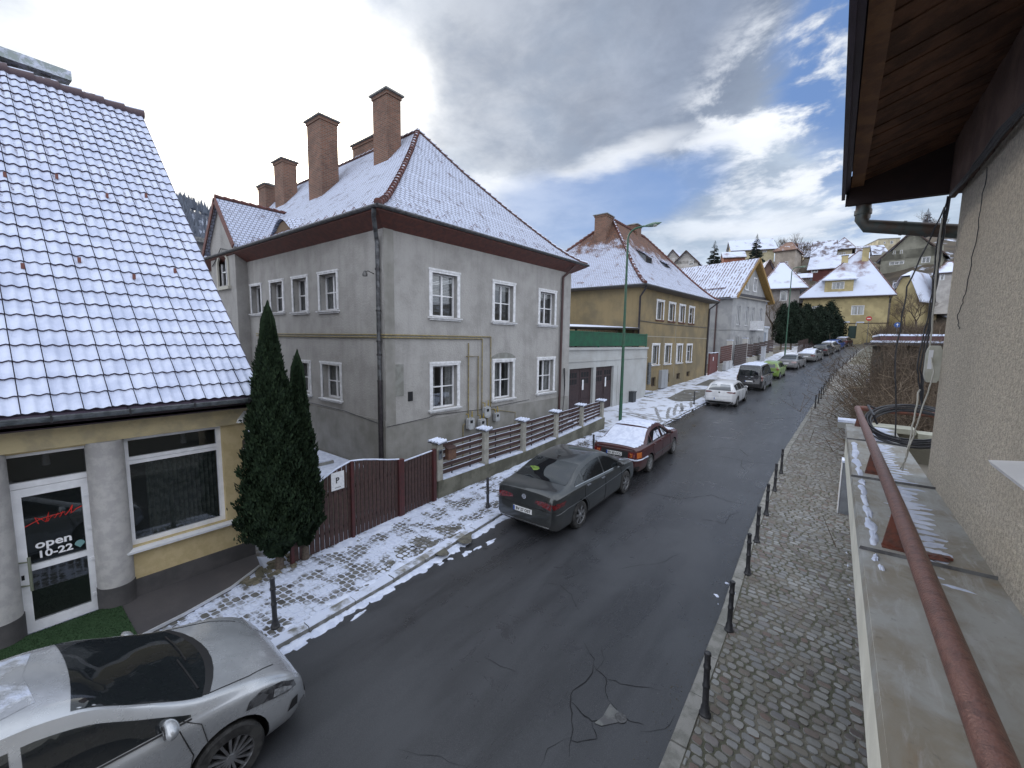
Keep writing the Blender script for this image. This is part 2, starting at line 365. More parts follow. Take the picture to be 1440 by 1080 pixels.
RUST = mat('rusty_red_paint', (.17,.055,.035), .55, col2=(.10,.05,.04), vs=18, bump=.25, bs=70)
CURT = mat('pale_curtain', (.78,.80,.80), .9, col2=(.58,.60,.60), vs=9)
PANE = glassmat('window_pane', (.05,.055,.06), .38, .02, .80)
PANED = glassmat('dark_pane', (.02,.026,.028), .30, .02, .62)
BLUISH = mat('steel', (.45,.46,.48), .35, .8)

# ------------------------------------------------------------------ ground, road, pavements
def ground_z(x, y):
    z = zt(y) - .12
    z += 9 * sstep(98, 185, y)
    if y > 12:
        k = sstep(12, 40, y); z += k * 11 * sstep(22, 75, x - kr(min(y, 95))) + k * .02 * max(0, min(x, 400) - 80)
    z -= 2.2 * sstep(-45, -85, x) * (1 - sstep(120, 200, y))
    return z
XS = [-700,-450,-300,-200,-140,-100,-70,-50,-36,-26,-18,-12.5,-9,-6,-3,0,3,6,9,13,18,24,31,39,48,58,70,85,105,135,180,260,400,700]
YS = [-250,-150,-90,-50,-25,-12] + [i*4 for i in range(-2, 50)] + [208,220,235,255,280,320,370,430,520,700,1000,1400]
g = MB(); nx, ny = len(XS), len(YS)
g.add([(x, y, ground_z(x, y)) for y in YS for x in XS], [(j*nx+i, j*nx+i+1, (j+1)*nx+i+1, (j+1)*nx+i) for j in range(ny-1) for i in range(nx-1)])
GROUNDM = mat('winter_ground', (.075,.066,.05), .95, col2=(.12,.105,.08), vs=.5, bump=.6, bs=8, snow=(.50,.64,.35))
struct('ground', g, GROUNDM, 60)
def strip(mb, fa, fb, y0, y1, dy, dz, n=1, camber=0):
    k = max(1, round((y1-y0)/dy)); 
    mb.grid(lambda u, v: (lambda y: (fa(y)+(fb(y)-fa(y))*u, y, zt(y)+dz + camber*sin(pi*u)))(y0+(y1-y0)*v), n, k)
RD, PV = -.055, .03                            # road and pavement level about the surveyed street surface
g = MB(); strip(g, lambda y: kl(y)-.02, lambda y: kr(y)+.02, -14, 112, 1.0, RD, 8, .035); ROAD = struct('road', g, ASPH, 60)
def ribbon(mb, pts, w, dz, fn=None):
    P = [Vector((x, y, 0)) for x, y in pts]; ws = w if isinstance(w, list) else [w]*len(P); L = []; R = []
    for i, p in enumerate(P):
        d = (P[min(i+1, len(P)-1)] - P[max(i-1, 0)]).normalized(); n = Vector((-d.y, d.x, 0))
        zz = lambda q: ((fn(q.x, q.y) if fn else road_z(q.x, q.y)) + dz)
        a, b = p + n*ws[i]/2, p - n*ws[i]/2; L.append((a.x, a.y, zz(a))); R.append((b.x, b.y, zz(b)))
    m = len(P); mb.add(L+R, [(i, m+i, m+i+1, i+1) for i in range(m-1)])
def road_z(x, y):
    a, b = kl(y), kr(y); u = max(0, min(1, (x-a)/(b-a))); return zt(y) + RD + .035*sin(pi*u)
def wig(a, b, n, amp, seed):
    r = random.Random(seed); a, b = Vector(a), Vector(b); d = b-a; nn = Vector((-d.y, d.x)).normalized(); o = 0; out = []
    for i in range(n+1):
        t = i/n; o = o*.6 + r.uniform(-amp, amp); out.append(tuple(a + d*t + nn*o*min(1, 6*t, 6*(1-t))))
    return out
def hitz(px, py, dz=0.):                        # survey: where a sight line meets the street surface
    d = ray(px, py); t = .002
    for _ in range(4000):
        q = d*t
        if q.z + HC < zt(q.y) + dz: return (q.x, q.y)
        t *= 1.0025
    return (q.x, q.y)
cr = MB()
def crack(pix, w=.016, seed=1, amp=.02):
    P = [hitz(*p) for p in pix]; pts = []
    for i in range(len(P)-1):
        n = max(3, int(hypot(P[i+1][0]-P[i][0], P[i+1][1]-P[i][1])/.10)); pts += wig(P[i], P[i+1], n, amp, seed+i)[(0 if i == 0 else 1):]
    r = random.Random(seed); ribbon(cr, pts, [.62*w*r.uniform(.45, 1.25)*min(1, (i+1)/3, (len(pts)-i)/4) for i in range(len(pts))], .004)
crack([(770,820),(788,822),(804,835),(815,858)], .012, 2); crack([(786,815),(815,806),(845,800)], .008, 3)
crack([(834,932),(830,948),(806,968),(802,990),(806,1022),(801,1060)], .022, 5); crack([(834,932),(852,950),(852,972),(860,985)], .022, 7)
crack([(820,900),(836,925),(834,932)], .014, 9); crack([(860,985),(868,1000),(886,1010),(905,1015)], .022, 11); crack([(858,985),(848,1008),(832,1011),(818,1000),(804,985)], .03, 13)
crack([(832,1011),(840,1035),(812,1040),(802,1033)], .014, 15); crack([(852,952),(872,958),(905,962),(930,968)], .014, 17); crack([(835,945),(850,925),(846,905)], .008, 18)
crack([(680,923),(704,936),(728,946)], .01, 19); crack([(905,690),(935,697),(962,701),(1000,695),(1022,703),(1050,708)], .02, 21)
crack([(985,730),(1005,731),(1020,735),(1028,722),(1040,718)], .02, 23); crack([(1005,640),(1030,644),(1062,650),(1085,650)], .022, 25)
crack([(1044,645),(1042,655),(1048,660)], .02, 26); crack([(1000,632),(1015,629),(1040,631),(1052,640)], .03, 27); crack([(915,735),(925,745),(918,755)], .01, 28)
crack([(560,1052),(620,1062),(660,1076)], .008, 30); crack([(900,640),(950,637),(1000,637)], .012, 31); crack([(950,1000),(935,1020),(900,1024)], .008, 33)
crack([(1060,590),(1090,588),(1120,586)], .03, 35); crack([(870,800),(930,790),(960,776)], .008, 36); crack([(760,1075),(770,1050),(800,1035)], .008, 37)
o = mk('crack', cr, CRACK, ROAD)
pm = MB(); P = [hitz(*p) for p in [(858,986),(872,1000),(880,1008),(868,1013),(846,1017),(836,1014),(848,1004)]]
pm.add([(x, y, road_z(x, y)+.007) for x, y in P], [tuple(range(len(P)))]); mk('repair_patch', pm, PATCHM, ROAD)
mh = MB(); x, y = hitz(873, 1006); mh.lathe((x, y, road_z(x, y)+.004), [(.07,0),(.07,.006),(.05,.008),(.0,.008)], 16); mk('valve_cover', mh, mat('worn_iron', (.09,.09,.095), .6, col2=(.05,.05,.05), vs=30), ROAD)
# darker resurfaced and worn areas of the carriageway
dk = MB()
def blot(mb, cx, cy, rx, ry, dz, seed, fz=road_z, n=28, amp=.3):
    r = random.Random(seed); ph = [r.uniform(0, 6.28) for _ in range(6)]; vs = [(cx, cy, fz(cx, cy)+dz)]
    for i in range(n):
        a = 2*pi*i/n; k = 1 + amp*sum(sin((j+2)*a + ph[j])/(j+1.5) for j in range(6)); x, y = cx+rx*k*cos(a), cy+ry*k*sin(a); vs.append((x, y, fz(x, y)+dz))
    mb.add(vs, [(0, 1+i, 1+(i+1) % n) for i in range(n)])
# grit and small debris swept to the right kerb, and loose stones
deb = MB(); r = random.Random(4)
for i in range(420):
    y = r.uniform(1.5, 14); x = kr(y) - abs(r.gauss(0, .16)) - .01; s = r.uniform(.004, .013); z = road_z(x, y)
    a = r.uniform(0, 6); deb.add([(x+s*cos(a+q), y+s*sin(a+q), z) for q in (0, 2.1, 4.2)] + [(x, y, z+s)], [(0,1,3),(1,2,3),(2,0,3)])
struct('kerb_grit', deb, mat('grit', (.11,.10,.085), .9), None, kind='stuff')
# pavements: bedding sheet, then real setts
SETT = mat('granite_setts', (.2,.2,.2), .75, rpi=[(.085,.065,.06),(.17,.172,.175),(.22,.222,.22),(.185,.182,.17),(.25,.255,.25),(.17,.155,.13),(.29,.29,.285),(.20,.202,.205),(.14,.10,.085),(.23,.228,.215)],
           col2=(.12,.11,.09), vs=1.6, vlo=.42, vhi=.66, bump=.35, bs=45)
SETTS = mat('granite_setts_snowy', (.2,.2,.2), .75, rpi=[(.055,.052,.052),(.13,.13,.13),(.19,.19,.19),(.11,.11,.105),(.15,.15,.14)], col2=(.07,.065,.055), vs=1.6, bump=.35, bs=45, snow=(.44,.56,2.3))
BED = mat('sett_joints', (.15,.14,.115), .95, col2=(.085,.085,.06), vs=2.2, bump=.5, bs=60)
BEDS = mat('snow_filled_joints', (.10,.095,.08), .95, col2=(.055,.055,.045), vs=2.2, bump=.5, bs=60, snow=(.28,.44,1.2))
def setts(mb, fa, fb, y0, y1, rw, sl, seed, top=.012, ang=0., snowh=0):
    r = random.Random(seed); y = y0
    while y < y1:
        h = rw*r.uniform(.88, 1.12); x = fa(y) - r.uniform(0, sl)
        while x < fb(y):
            w = sl*r.uniform(.7, 1.3); a, b = max(x, fa(y)), min(x+w, fb(y))
            if b - a > .035:
                g_ = .009; x0, x1, q0, q1 = a+g_, b-g_, y+g_*.8, y+h-g_*.8; c = .25*min(x1-x0, q1-q0)
                j = lambda: r.uniform(-.006, .006); t1, t2 = r.uniform(-.002, .002), r.uniform(-.003, .003)
                wob = lambda xx: .018*sin(xx*2.3+y*1.1) + ang*(xx)
                ring = [(x0+c,q0),(x1-c,q0),(x1,q0+c),(x1,q1-c),(x1-c,q1),(x0+c,q1),(x0,q1-c),(x0,q0+c)]
                ring = [(px+j(), py+j()+wob(px)) for px, py in ring]; cx, cy = (x0+x1)/2, (q0+q1)/2+wob((x0+x1)/2)
                z = zt(cy)+PV; dzd = lambda py: zt(py)+PV
                vs = [(px, py, dzd(py)-.012) for px, py in ring] + [(px+(cx-px)*.14, py+(cy-py)*.14, dzd(py)+top*.7+t1) for px, py in ring] + [(cx+(px-cx)*.55, cy+(py-cy)*.55, dzd(py)+top+t1+t2) for px, py in ring]
                fs = [(i,(i+1)%8,8+(i+1)%8,8+i) for i in range(8)] + [(8+i,8+(i+1)%8,16+(i+1)%8,16+i) for i in range(8)] + [tuple(range(16,24))]
                mb.add(vs, fs)
            x += w
        y += h
KW = .17
g = MB(); strip(g, lambda y: kr(y)+KW-.01, lambda y: max(.9, kr(y)+2.4), -14, 100, .5, PV-.004, 6); PR = struct('pavement_right', g, BED, 60)
g = MB(); setts(g, lambda y: kr(y)+KW, lambda y: .78 if y < 8 else max(.82, kr(y)+1.9), 1.6, 19, .112, .150, 3, ang=-.10); mk('setts', g, SETT, PR, 40)['kind'] = 'stuff'
g = MB(); setts(g, lambda y: kr(y)+KW, lambda y: max(.82, kr(y)+1.9), 19, 60, .16, .22, 5, ang=-.1); mk('setts', g, SETT, PR, 40)['kind'] = 'stuff'
def fl(y): return itp([(-60,-8.9),(3.3,-8.9),(3.4,-8.1),(7.5,-8.35),(18,-8.45),(18.05,-10.72),(28.3,-10.72),(28.5,-10.9),(43.7,-9.9),(50,-9.3),(55,-8.6),(62,-7.2),(71,-6.2),(80,-5.2),(95,-4)], y)
g = MB(); strip(g, lambda y: fl(y)-.3, lambda y: kl(y)-KW+.01, -14, 18.3, .5, PV-.004, 6); PL = struct('pavement_left', g, BEDS, 60)
g = MB(); setts(g, lambda y: itp([(-3,-7.5),(1.0,-7.55),(1.5,-7.7),(2.4,-7.9),(3.0,-8.3),(3.4,-8.02),(7.5,-8.3),(18.2,-8.4)], y), lambda y: kl(y)-KW, -1.5, 18.2, .115, .14, 8, top=.010, ang=.08); mk('setts', g, SETTS, PL, 40)['kind'] = 'stuff'
SNOWP = mat('trodden_snow', (.62,.66,.76), .8, col2=(.20,.19,.18), vs=1.5, vlo=.50, vhi=.66, bump=.5, bs=25)
g = MB(); strip(g, lambda y: fl(y)-.4, lambda y: kl(y)-KW+.01, 18.3, 100, .6, PV-.002, 8); struct('pavement_upper', g, SNOWP, 60)
# two bare asphalt panels and tyre tracks in the snow of the forecourt
g = MB()
for q in ([(940,582),(955,573),(1003,548),(985,546),(955,551),(940,565)],[(820+178/5.143*0+160,560),(0,0)])[:1]: pass
def pvz(x, y): return zt(y)+PV
def poly_on(mb, pix, dz): 
    P = [hitz(*p) for p in pix]; mb.add([(x, y, pvz(x, y)+dz) for x, y in P], [tuple(range(len(P)))])
poly_on(g, [(938,561),(962,549),(1000,548),(1003,551),(975,565),(950,565)], .006); poly_on(g, [(978,542),(998,534),(1013,534),(1012,543),(1000,544)], .006)
o = struct('bare_asphalt_panels', g, mat('dry_asphalt', (.10,.095,.085), .9, col2=(.15,.145,.13), vs=2, bump=.4, bs=70, snow=(.60,.70,1.6)))
TR = mat('tyre_slush', (.17,.165,.16), .7, col2=(.32,.33,.36), vs=5); g = MB()
for a, b, c in [((935,598),(925,590),(922,574)),((941,592),(936,585),(942,574)),((950,588),(945,580),(953,569)),((962,582),(957,575),(958,568)),((975,576),(970,572),(972,566)),
                ((880,583),(905,589),(940,600)),((868,580),(900,583),(950,592)),((948,590),(958,585),(960,572))]:
    A, B, C = hitz(*a), hitz(*b), hitz(*c); pts = [((1-t)**2*A[0]+2*t*(1-t)*B[0]+t*t*C[0], (1-t)**2*A[1]+2*t*(1-t)*B[1]+t*t*C[1]) for t in [i/14 for i in range(15)]]
    ribbon(g, pts, [.16+.05*sin(i*2.2) for i in range(15)], .005, pvz)
struct('tyre_tracks', g, TR)
# trodden bare patches on the snowy pavement
g = MB()
for px, py, rx, ry, sd in [(545,800,.13,.22,1),(640,752,.5,.22,3),(600,770,.5,.2,4),(570,778,.3,.15,5)]:
    x, y = hitz(px, py); blot(g, x, y, rx*.9, ry*1.5, .0045, sd, pvz, amp=.3)
struct('bare_patches', g, mat('damp_setts', (.12,.115,.09), .8, col2=(.075,.07,.06), vs=9, bump=.6, bs=30))
# kerbs: stone blocks
KST = mat('kerb_stone', (.24,.235,.22), .85, col2=(.14,.14,.125), vs=5, bump=.4, bs=50, fine=.3)
KSTS = mat('kerb_stone_snowy', (.24,.235,.22), .85, col2=(.14,.14,.125), vs=5, bump=.4, bs=50, snow=(.36,.5,2.0,.5))
def kerb(name, f, sgn, m, y0=-14, y1=100):
    g = MB(); y = y0; r = random.Random(12)
    while y < y1:
        l = .8 if y < 30 else 2.0; e = y + l - .012; a = r.uniform(-.006, .006); b = r.uniform(-.006, .006)
        xi0, xi1 = f(y)+a, f(e)+a; xo0, xo1 = f(y)+sgn*KW, f(e)+sgn*KW; z0, z1 = zt(y)+PV+.012+b, zt(e)+PV+.012+b; c = .015
        P = [(xi0,y,z0-.2),(xo0,y,z0-.2),(xo1,e,z1-.2),(xi1,e,z1-.2),(xi0,y,z0-c),(xi0+sgn*c,y,z0),(xo0,y,z0),(xi1,e,z1-c),(xi1+sgn*c,e,z1),(xo1,e,z1)]
        g.add(P, [(0,3,7,4),(4,7,8,5),(5,8,9,6),(0,4,5,6,1),(3,2,9,8,7),(1,6,9,2)]); y += l
    return struct(name, g, m)
kerb('kerb_right', kr, 1, KST); kerb('kerb_left', kl, -1, KSTS)
# snow ridge along the left gutter and broken clumps beside it
def lump(mb, cx, cy, rx, ry, h, seed, fz, n=18, rings=4, amp=.28):
    r = random.Random(seed); ph = [r.uniform(0, 6.28) for _ in range(7)]; vs = [(cx, cy, fz(cx, cy)+h)]
    for k in range(1, rings+1):
        t = k/rings
        for i in range(n):
            a = 2*pi*i/n; q = 1+amp*sum(sin((j+2)*a+ph[j])/(j+1.3) for j in range(7)); x, y = cx+rx*q*t*cos(a), cy+ry*q*t*sin(a)
            vs.append((x, y, fz(x, y)+h*(1-t**3)*(1+.3*r.uniform(-1, 1))-(.006 if k == rings else 0)))
    fs = [(0, 1+i, 1+(i+1) % n) for i in range(n)]
    for k in range(rings-1):
        for i in range(n): a = 1+k*n; fs.append((a+i, a+n+i, a+n+(i+1) % n, a+(i+1) % n))
    mb.add(vs, fs)
g = MB(); r = random.Random(21); y = 2.3
while y < 8.6:
    w = r.uniform(.05, .15); lump(g, kl(y)+w*.5+.01, y, w, r.uniform(.10, .22), .022, int(y*97), road_z); y += r.uniform(.07, .16)
for px, py, rx, ry in [(690,760,.05,.20),(672,768,.04,.12),(656,775,.09,.11),(633,783,.05,.05),(620,790,.03,.09),(604,790,.06,.05),(590,797,.04,.06),(575,803,.05,.05),(504,862,.04,.14),(470,868,.03,.2)]:
    x, y = hitz(px, py); lump(g, x, y, rx, ry, .02, px, road_z, amp=.45)
y = 8.6
while y < 70:
    w = r.uniform(.03, .10); lump(g, kl(y)+w*.4, y, w, r.uniform(.2, .5), .018, int(y*31), road_z, 10, 2); y += r.uniform(.25, .7)
for px, py, rx, ry in [(1008,834,.05,.045),(1022,823,.03,.02),(1033,838,.02,.05),(1030,820,.03,.03),(962,1017,.03,.03),(1192,798,.02,.05),(1190,780,.02,.06),(1193,846,.015,.03),(1010,846,.012,.012),(1194,826,.02,.03)]:
    x, y = hitz(px, py); lump(g, x, y, rx, ry, .02, px, road_z if px < 1015 else pvz, 9, 2, .4)
struct('snow', g, SNOW, 70, kind='stuff')
# snow edging of the pavement behind the kerb
g = MB(); r = random.Random(22); y = 2.6
while y < 18: 
    lump(g, kl(y)-KW-r.uniform(.0, .12), y, r.uniform(.05,.11), r.uniform(.10,.25), .016, int(y*53), pvz, 12, 2, .4); y += r.uniform(.1, .5)
for i in range(40):
    y = r.uniform(3.6, 17.8); lump(g, fl(y)+.12+abs(r.gauss(0, .18)), y, r.uniform(.12,.3), r.uniform(.2,.6), .02, i+900, pvz, 14, 2, .3)
struct('pavement_snow', g, SNOW, 70, kind='stuff')
# ------------------------------------------------------------------ windows, roofs: shared builders
def window(par, F, u0, u1, z0, z1, depth=.16, surround=.11, sill=.07, mull=(1,), trans=(.55,), frame=None, curtain='full', sillm=None, sm=None, pane=None, fw=.055, proud=.035):
    """one window of a wall: surround + sill on the wall, recessed frame, panes and a curtain; u0..z1 is the opening"""
    frame = frame or WHITEP; sm = sm or WHITEF
    f = MB(); a, b = -depth, -depth-.06
    f.fbox(F, u0, u0+fw, z0, z1, b, a); f.fbox(F, u1-fw, u1, z0, z1, b, a); f.fbox(F, u0+fw, u1-fw, z1-fw, z1, b, a); f.fbox(F, u0+fw, u1-fw, z0, z0+fw, b, a)
    n = mull[0]
    for i in range(n):
        c = u0 + (u1-u0)*(i+1)/(n+1); f.fbox(F, c-fw*.6, c+fw*.6, z0+fw, z1-fw, b, a+.006)
    for q in trans:
        if q: zc = z0+(z1-z0)*q; f.fbox(F, u0+fw, u1-fw, zc-fw*.35, zc+fw*.35, b+.01, a-.004)
    w = mk('window', f, frame, par)
    if surround:
        s = MB(); p = proud
        s.fbox(F, u0-surround, u0, z0, z1, -.02, p); s.fbox(F, u1, u1+surround, z0, z1, -.02, p); s.fbox(F, u0-surround, u1+surround, z1, z1+surround, -.02, p+.006)
        s.fbox(F, u0-surround-.02, u1+surround+.02, z1+surround*.55, z1+surround+.01, -.02, p+.02)
        mk('surround', s, sm, w)
    if sill:
        s = MB(); s.hexa([F(u0-surround-.05,z0-sill,.11),F(u1+surround+.05,z0-sill,.11),F(u1+surround+.05,z0-sill,-depth),F(u0-surround-.05,z0-sill,-depth),
                          F(u0-surround-.05,z0-.03,.12),F(u1+surround+.05,z0-.03,.12),F(u1+surround+.05,z0,-depth),F(u0-surround-.05,z0,-depth)])
        if surround: s.fbox(F, u0-surround, u1+surround, z0-sill-.05, z0-sill, -.02, .06)
        mk('sill', s, sillm or sm, w)
    g = MB(); g.quad(F(u0+fw*.5,z0+fw*.5,-depth-.035), F(u1-fw*.5,z0+fw*.5,-depth-.035), F(u1-fw*.5,z1-fw*.5,-depth-.035), F(u0+fw*.5,z1-fw*.5,-depth-.035)); mk('pane', g, pane or PANE, w)
    if curtain:
        c = MB(); d = -depth-.12; L = u1-u0
        segs = {'full': [(0,1)], 'sides': [(0,.30),(.70,1)], 'left': [(0,.46)], 'right': [(.5,1)], 'half': [(0,1)]}.get(curtain, [(0,1)])
        zt_, zb_ = z1, (z0 if curtain != 'half' else z0+(z1-z0)*.35)
        if curtain == 'blind':
            for i in range(int((z1-z0)*.66/.05)): z = z1-.03-i*.05; c.fbox(F, u0+.04, u1-.04, z-.034, z, d, d+.006)
        elif curtain == 'shutter': c.fbox(F, u0+.02, u1-.02, z1-(z1-z0)*.16, z1, d+.05, d+.075)
        else:
            for s0, s1 in segs:
                nn = max(4, int((s1-s0)*L/.035)); c.grid(lambda u, v: F(u0+L*(s0+(s1-s0)*u), zb_+(zt_-zb_)*v, d+.012*sin(u*nn*1.9)), nn, 1)
        mk('curtain', c, CURT, w, 60)
    return w
PROF = [(0,0),(.05,.025),(.12,.07),(.2,.135),(.32,.25),(.5,.43),(.75,.70),(1,1)]
def hiproof(mb, P, R0, R1, zr, prof=PROF, only=None):
    """hipped roof with curved feet: P = four eave corners (P0,P1 share ridge end R0; P2,P3 share R1)"""
    ends = [R0, R0, R1, R1]; rings = []
    for t, h in prof:
        rings.append([(P[i][0]+(ends[i][0]-P[i][0])*t, P[i][1]+(ends[i][1]-P[i][1])*t, P[i][2]+(zr-P[i][2])*h) for i in range(4)])
    for side in range(4):
        if only is not None and side not in only: continue
        a, b = side, (side+1) % 4
        for k in range(len(prof)-1):
            A, B, C, D = rings[k][a], rings[k][b], rings[k+1][b], rings[k+1][a]
            if k == len(prof)-2 and (Vector(C)-Vector(D)).length < .01: mb.add([A, B, C], [(0,1,2)])
            else: mb.quad(A, B, C, D)
    return rings
def hipcaps(mb, rings, i, r=.11, step=.30):
    """half-round hip tiles lapped one over the next"""
    pts = [Vector(q[i]) for q in rings]; L = 0; out = []
    for a, b in zip(pts, pts[1:]):
        d = (b-a); n = max(1, round(d.length/step))
        for k in range(n): out.append((a+d*(k/n), a+d*((k+1.15)/n)))
    for a, b in out: mb.tube([a+Vector((0,0,.055)), b+Vector((0,0,.02))], [r, r*.72], 8)
def ridgecaps(mb, a, b, r=.11, step=.35):
    a, b = Vector(a), Vector(b); n = max(1, round((b-a).length/step))
    for k in range(n): mb.tube([a+(b-a)*(k/n)+Vector((0,0,.05)), a+(b-a)*((k+1.12)/n)+Vector((0,0,.02))], [r, r*.8], 8)
BEAVER = brickmat('snowy_plain_tiles', (.12,.075,.068,1), (.085,.058,.056,1), (.035,.026,.028,1), .18, .155, .016, snow=(.27,.42,2.2), bare=(4,6.5,.06))
BEAVERC = brickmat('patchy_snow_tiles', (.20,.095,.058,1), (.11,.065,.05,1), (.05,.03,.028,1), .18, .155, .016, snow=(.33,.47,1.4), bare=(9.6,13.5,.30))
HIPT = mat('hip_tile', (.15,.055,.042), .75, col2=(.08,.04,.038), vs=9, bump=.3, snow=(.50,.58,5,.6))
HIPS = mat('hip_tile_snowy', (.12,.06,.05), .75, col2=(.08,.045,.042), vs=9, bump=.3, snow=(.36,.46,6,.2))
BRICKM = brickmat('chimney_brick', (.23,.10,.062,1), (.13,.062,.042,1), (.20,.17,.14,1), .25, .078, .013, dirt=(.08,.05,.04,1))
EAVEW = mat('red_brown_boards', (.15,.05,.038), .6, col2=(.10,.04,.034), vs=7, bump=.25, bs=40, streak=.3)
CAPM = mat('chimney_cap', (.14,.14,.135), .9, col2=(.24,.24,.23), vs=9)
def chimney(par, x0, x1, y0, y1, z0, z1, cap='tent'):
    g = MB(); g.box(x0, x1, y0, y1, z0, z1-.16); g.box(x0-.04, x1+.04, y0-.04, y1+.04, z1-.16, z1-.02)
    c = mk('chimney', g, BRICKM, par, uv=True)
    g = MB(); o = .12; mx, my = (x0+x1)/2, (y0+y1)/2; zt_ = z1-.02
    g.box(x0-o, x1+o, y0-o, y1+o, zt_, zt_+.06)
    if cap == 'tent': g.add([(x0-o,y0-o,zt_+.06),(x1+o,y0-o,zt_+.06),(x1+o,y1+o,zt_+.06),(x0-o,y1+o,zt_+.06),(mx-.1,my,zt_+.28),(mx+.1,my,zt_+.28)], [(0,1,5,4),(1,2,5),(2,3,4,5),(3,0,4)])
    mk('chimney_cap', g, CAPM, c)
    g = MB(); g.box(x0-.06, x1+.06, y0-.06, y1+.06, z0, z0+.0+.35); 
    return c
def snowguards(mb, pts, up=.09):
    for p in pts:
        p = Vector(p); mb.bar(p+Vector((-.05,-.05,0)), p+Vector((0,0,up)), .012); mb.bar(p+Vector((.05,.05,0)), p+Vector((0,0,up)), .012)
# ------------------------------------------------------------------ restaurant on the left
RX = -8.84
YEL = mat('yellow_plaster', (.52,.42,.24), .9, col2=(.44,.35,.19), vs=5, bump=.4, bs=90, fine=.2)
YELB = mat('yellow_beam', (.50,.42,.25), .85, col2=(.40,.34,.22), vs=4, bump=.2, bs=60)
GREYP = mat('grey_column_plaster', (.45,.44,.43), .9, col2=(.37,.36,.36), vs=6, bump=.3, bs=90)
PLIN = mat('dark_plinth', (.085,.08,.082), .8, col2=(.06,.058,.06), vs=2, bump=.3, bs=60)
rest = thing('restaurant', 'yellow single-storey eatery with steep snowy tiled roof and white glazed door', 'building', (RX-3, -2, 0))
FR = facade(RX, -9, 0)                        # u = y + 9
g = MB(); wall(g, FR, 12.12, .38, 2.78, [(10.34,11.70,.93,2.76),(9.12,9.98,.0,2.72)], .25)
g.quad((RX,3.12,.38),(RX-9,3.12,.38),(RX-9,3.12,3.4),(RX,3.12,3.4)); g.quad((RX,-9,-.2),(RX-9,-9,-.2),(RX-9,-9,3.4),(RX,-9,3.4))
mk('wall', g, YEL, rest)
g = MB(); g.box(RX-.28, RX+.035, 1.14, 3.14, -.1, .38); g.box(RX-.28, RX+.035, -9, .0, -.1, .38); g.box(RX-9, RX-.28, 3.0, 3.14, -.1, .38); mk('plinth', g, PLIN, rest)
g = MB(); g.box(RX-.35, RX+.10, -9, 3.16, 2.76, 3.12); mk('beam', g, YELB, rest)
g = MB(); g.box(RX-.3, RX+.46, -9, 3.16, 3.12, 3.16); g.box(RX+.42, RX+.46, -9, 3.16, 3.10, 3.28); mk('fascia', g, mat('dark_brown_fascia', (.03,.02,.03), .6, col2=(.045,.03,.04), vs=9), rest)
for yc in (-.06, 1.14):
    g = MB(); g.lathe((RX-.06, yc, 0), [(.225,.42),(.222,2.76)], 28); c = mk('column', g, GREYP, rest, 40)
    g = MB(); g.lathe((RX-.06, yc, 0), [(.235,-.05),(.235,.42)], 28); mk('column_base', g, PLIN, c, 40)
g = MB(); g.box(RX-2.6, RX-2.5, -8, 3, 0, 3.0); g.box(RX-2.6, RX-.3, -8, 3.0, .02, .05); mk('interior', g, mat('dim_interior', (.22,.20,.17), .9), rest)
# big window: top light and lower light
f = MB(); fw = .075; D0, D1 = -.16, -.09
u0, u1, z0, z1, zm = 10.34, 11.70, .93, 2.76, 2.36
for a in ((u0,u0+fw,z0,z1),(u1-fw,u1,z0,z1),(u0+fw,u1-fw,z0,z0+fw),(u0+fw,u1-fw,z1-fw,z1),(u0+fw,u1-fw,zm-.07,zm-.012),(u0+fw,u1-fw,zm-.006,zm+.05)): f.fbox(FR, *a, D0, D1)
w = mk('window', f, WHITEP, rest)
g = MB(); g.quad(FR(u0+.03,z0+.03,-.125),FR(u1-.03,z0+.03,-.125),FR(u1-.03,zm-.03,-.125),FR(u0+.03,zm-.03,-.125)); g.quad(FR(u0+.03,zm+.02,-.125),FR(u1-.03,zm+.02,-.125),FR(u1-.03,z1-.03,-.125),FR(u0+.03,z1-.03,-.125)); mk('pane', g, PANED, w)
g = MB(); g.hexa([FR(u0-.24,z0-.07,.12),FR(u1+.12,z0-.07,.12),FR(u1+.12,z0-.07,-.12),FR(u0-.24,z0-.07,-.12),FR(u0-.24,z0-.03,.13),FR(u1+.12,z0-.03,.13),FR(u1+.12,z0,-.1),FR(u0-.24,z0,-.1)]); mk('sill', g, WHITEP, w)
g = MB(); g.grid(lambda u, v: FR(u0+.30+1.0*u, z0+.03+1.32*v, -.30+.025*sin(u*95)), 90, 1); mk('curtain', g, mat('grey_green_curtain', (.34,.38,.34), .9, col2=(.18,.21,.19), vs=10), w, 60)
# door
f = MB(); a0, a1, b0, b1 = 9.14, 9.96, .06, 2.20
FD = facade(RX-.10, -9, 0)
for q in ((a0-.05,a0+.0,.02,2.72),(a1,a1+.05,.02,2.72),(a0,a1,2.66,2.72),(a0,a1,2.205,2.29)): f.fbox(FD, *q, -.08, .0)
dr = mk('door_frame', f, WHITEP, rest); g = MB(); g.quad(FD(a0,2.29,-.04),FD(a1,2.29,-.04),FD(a1,2.66,-.04),FD(a0,2.66,-.04)); mk('pane', g, PANED, dr)
f = MB(); s = .115
for q in ((a0+.005,a0+s,b0,b1),(a1-s,a1-.005,b0,b1),(a0+s,a1-s,b1-s,b1),(a0+s,a1-s,b0,b0+s+.03),(a0+s,a1-s,.98,1.06)): f.fbox(FD, *q, -.06, .025)
door = mk('door', f, WHITEP, rest)
g = MB(); g.quad(FD(a0+.1,b0+.1,-.02),FD(a1-.1,b0+.1,-.02),FD(a1-.1,b1-.1,-.02),FD(a0+.1,b1-.1,-.02)); mk('door_pane', g, PANED, door)
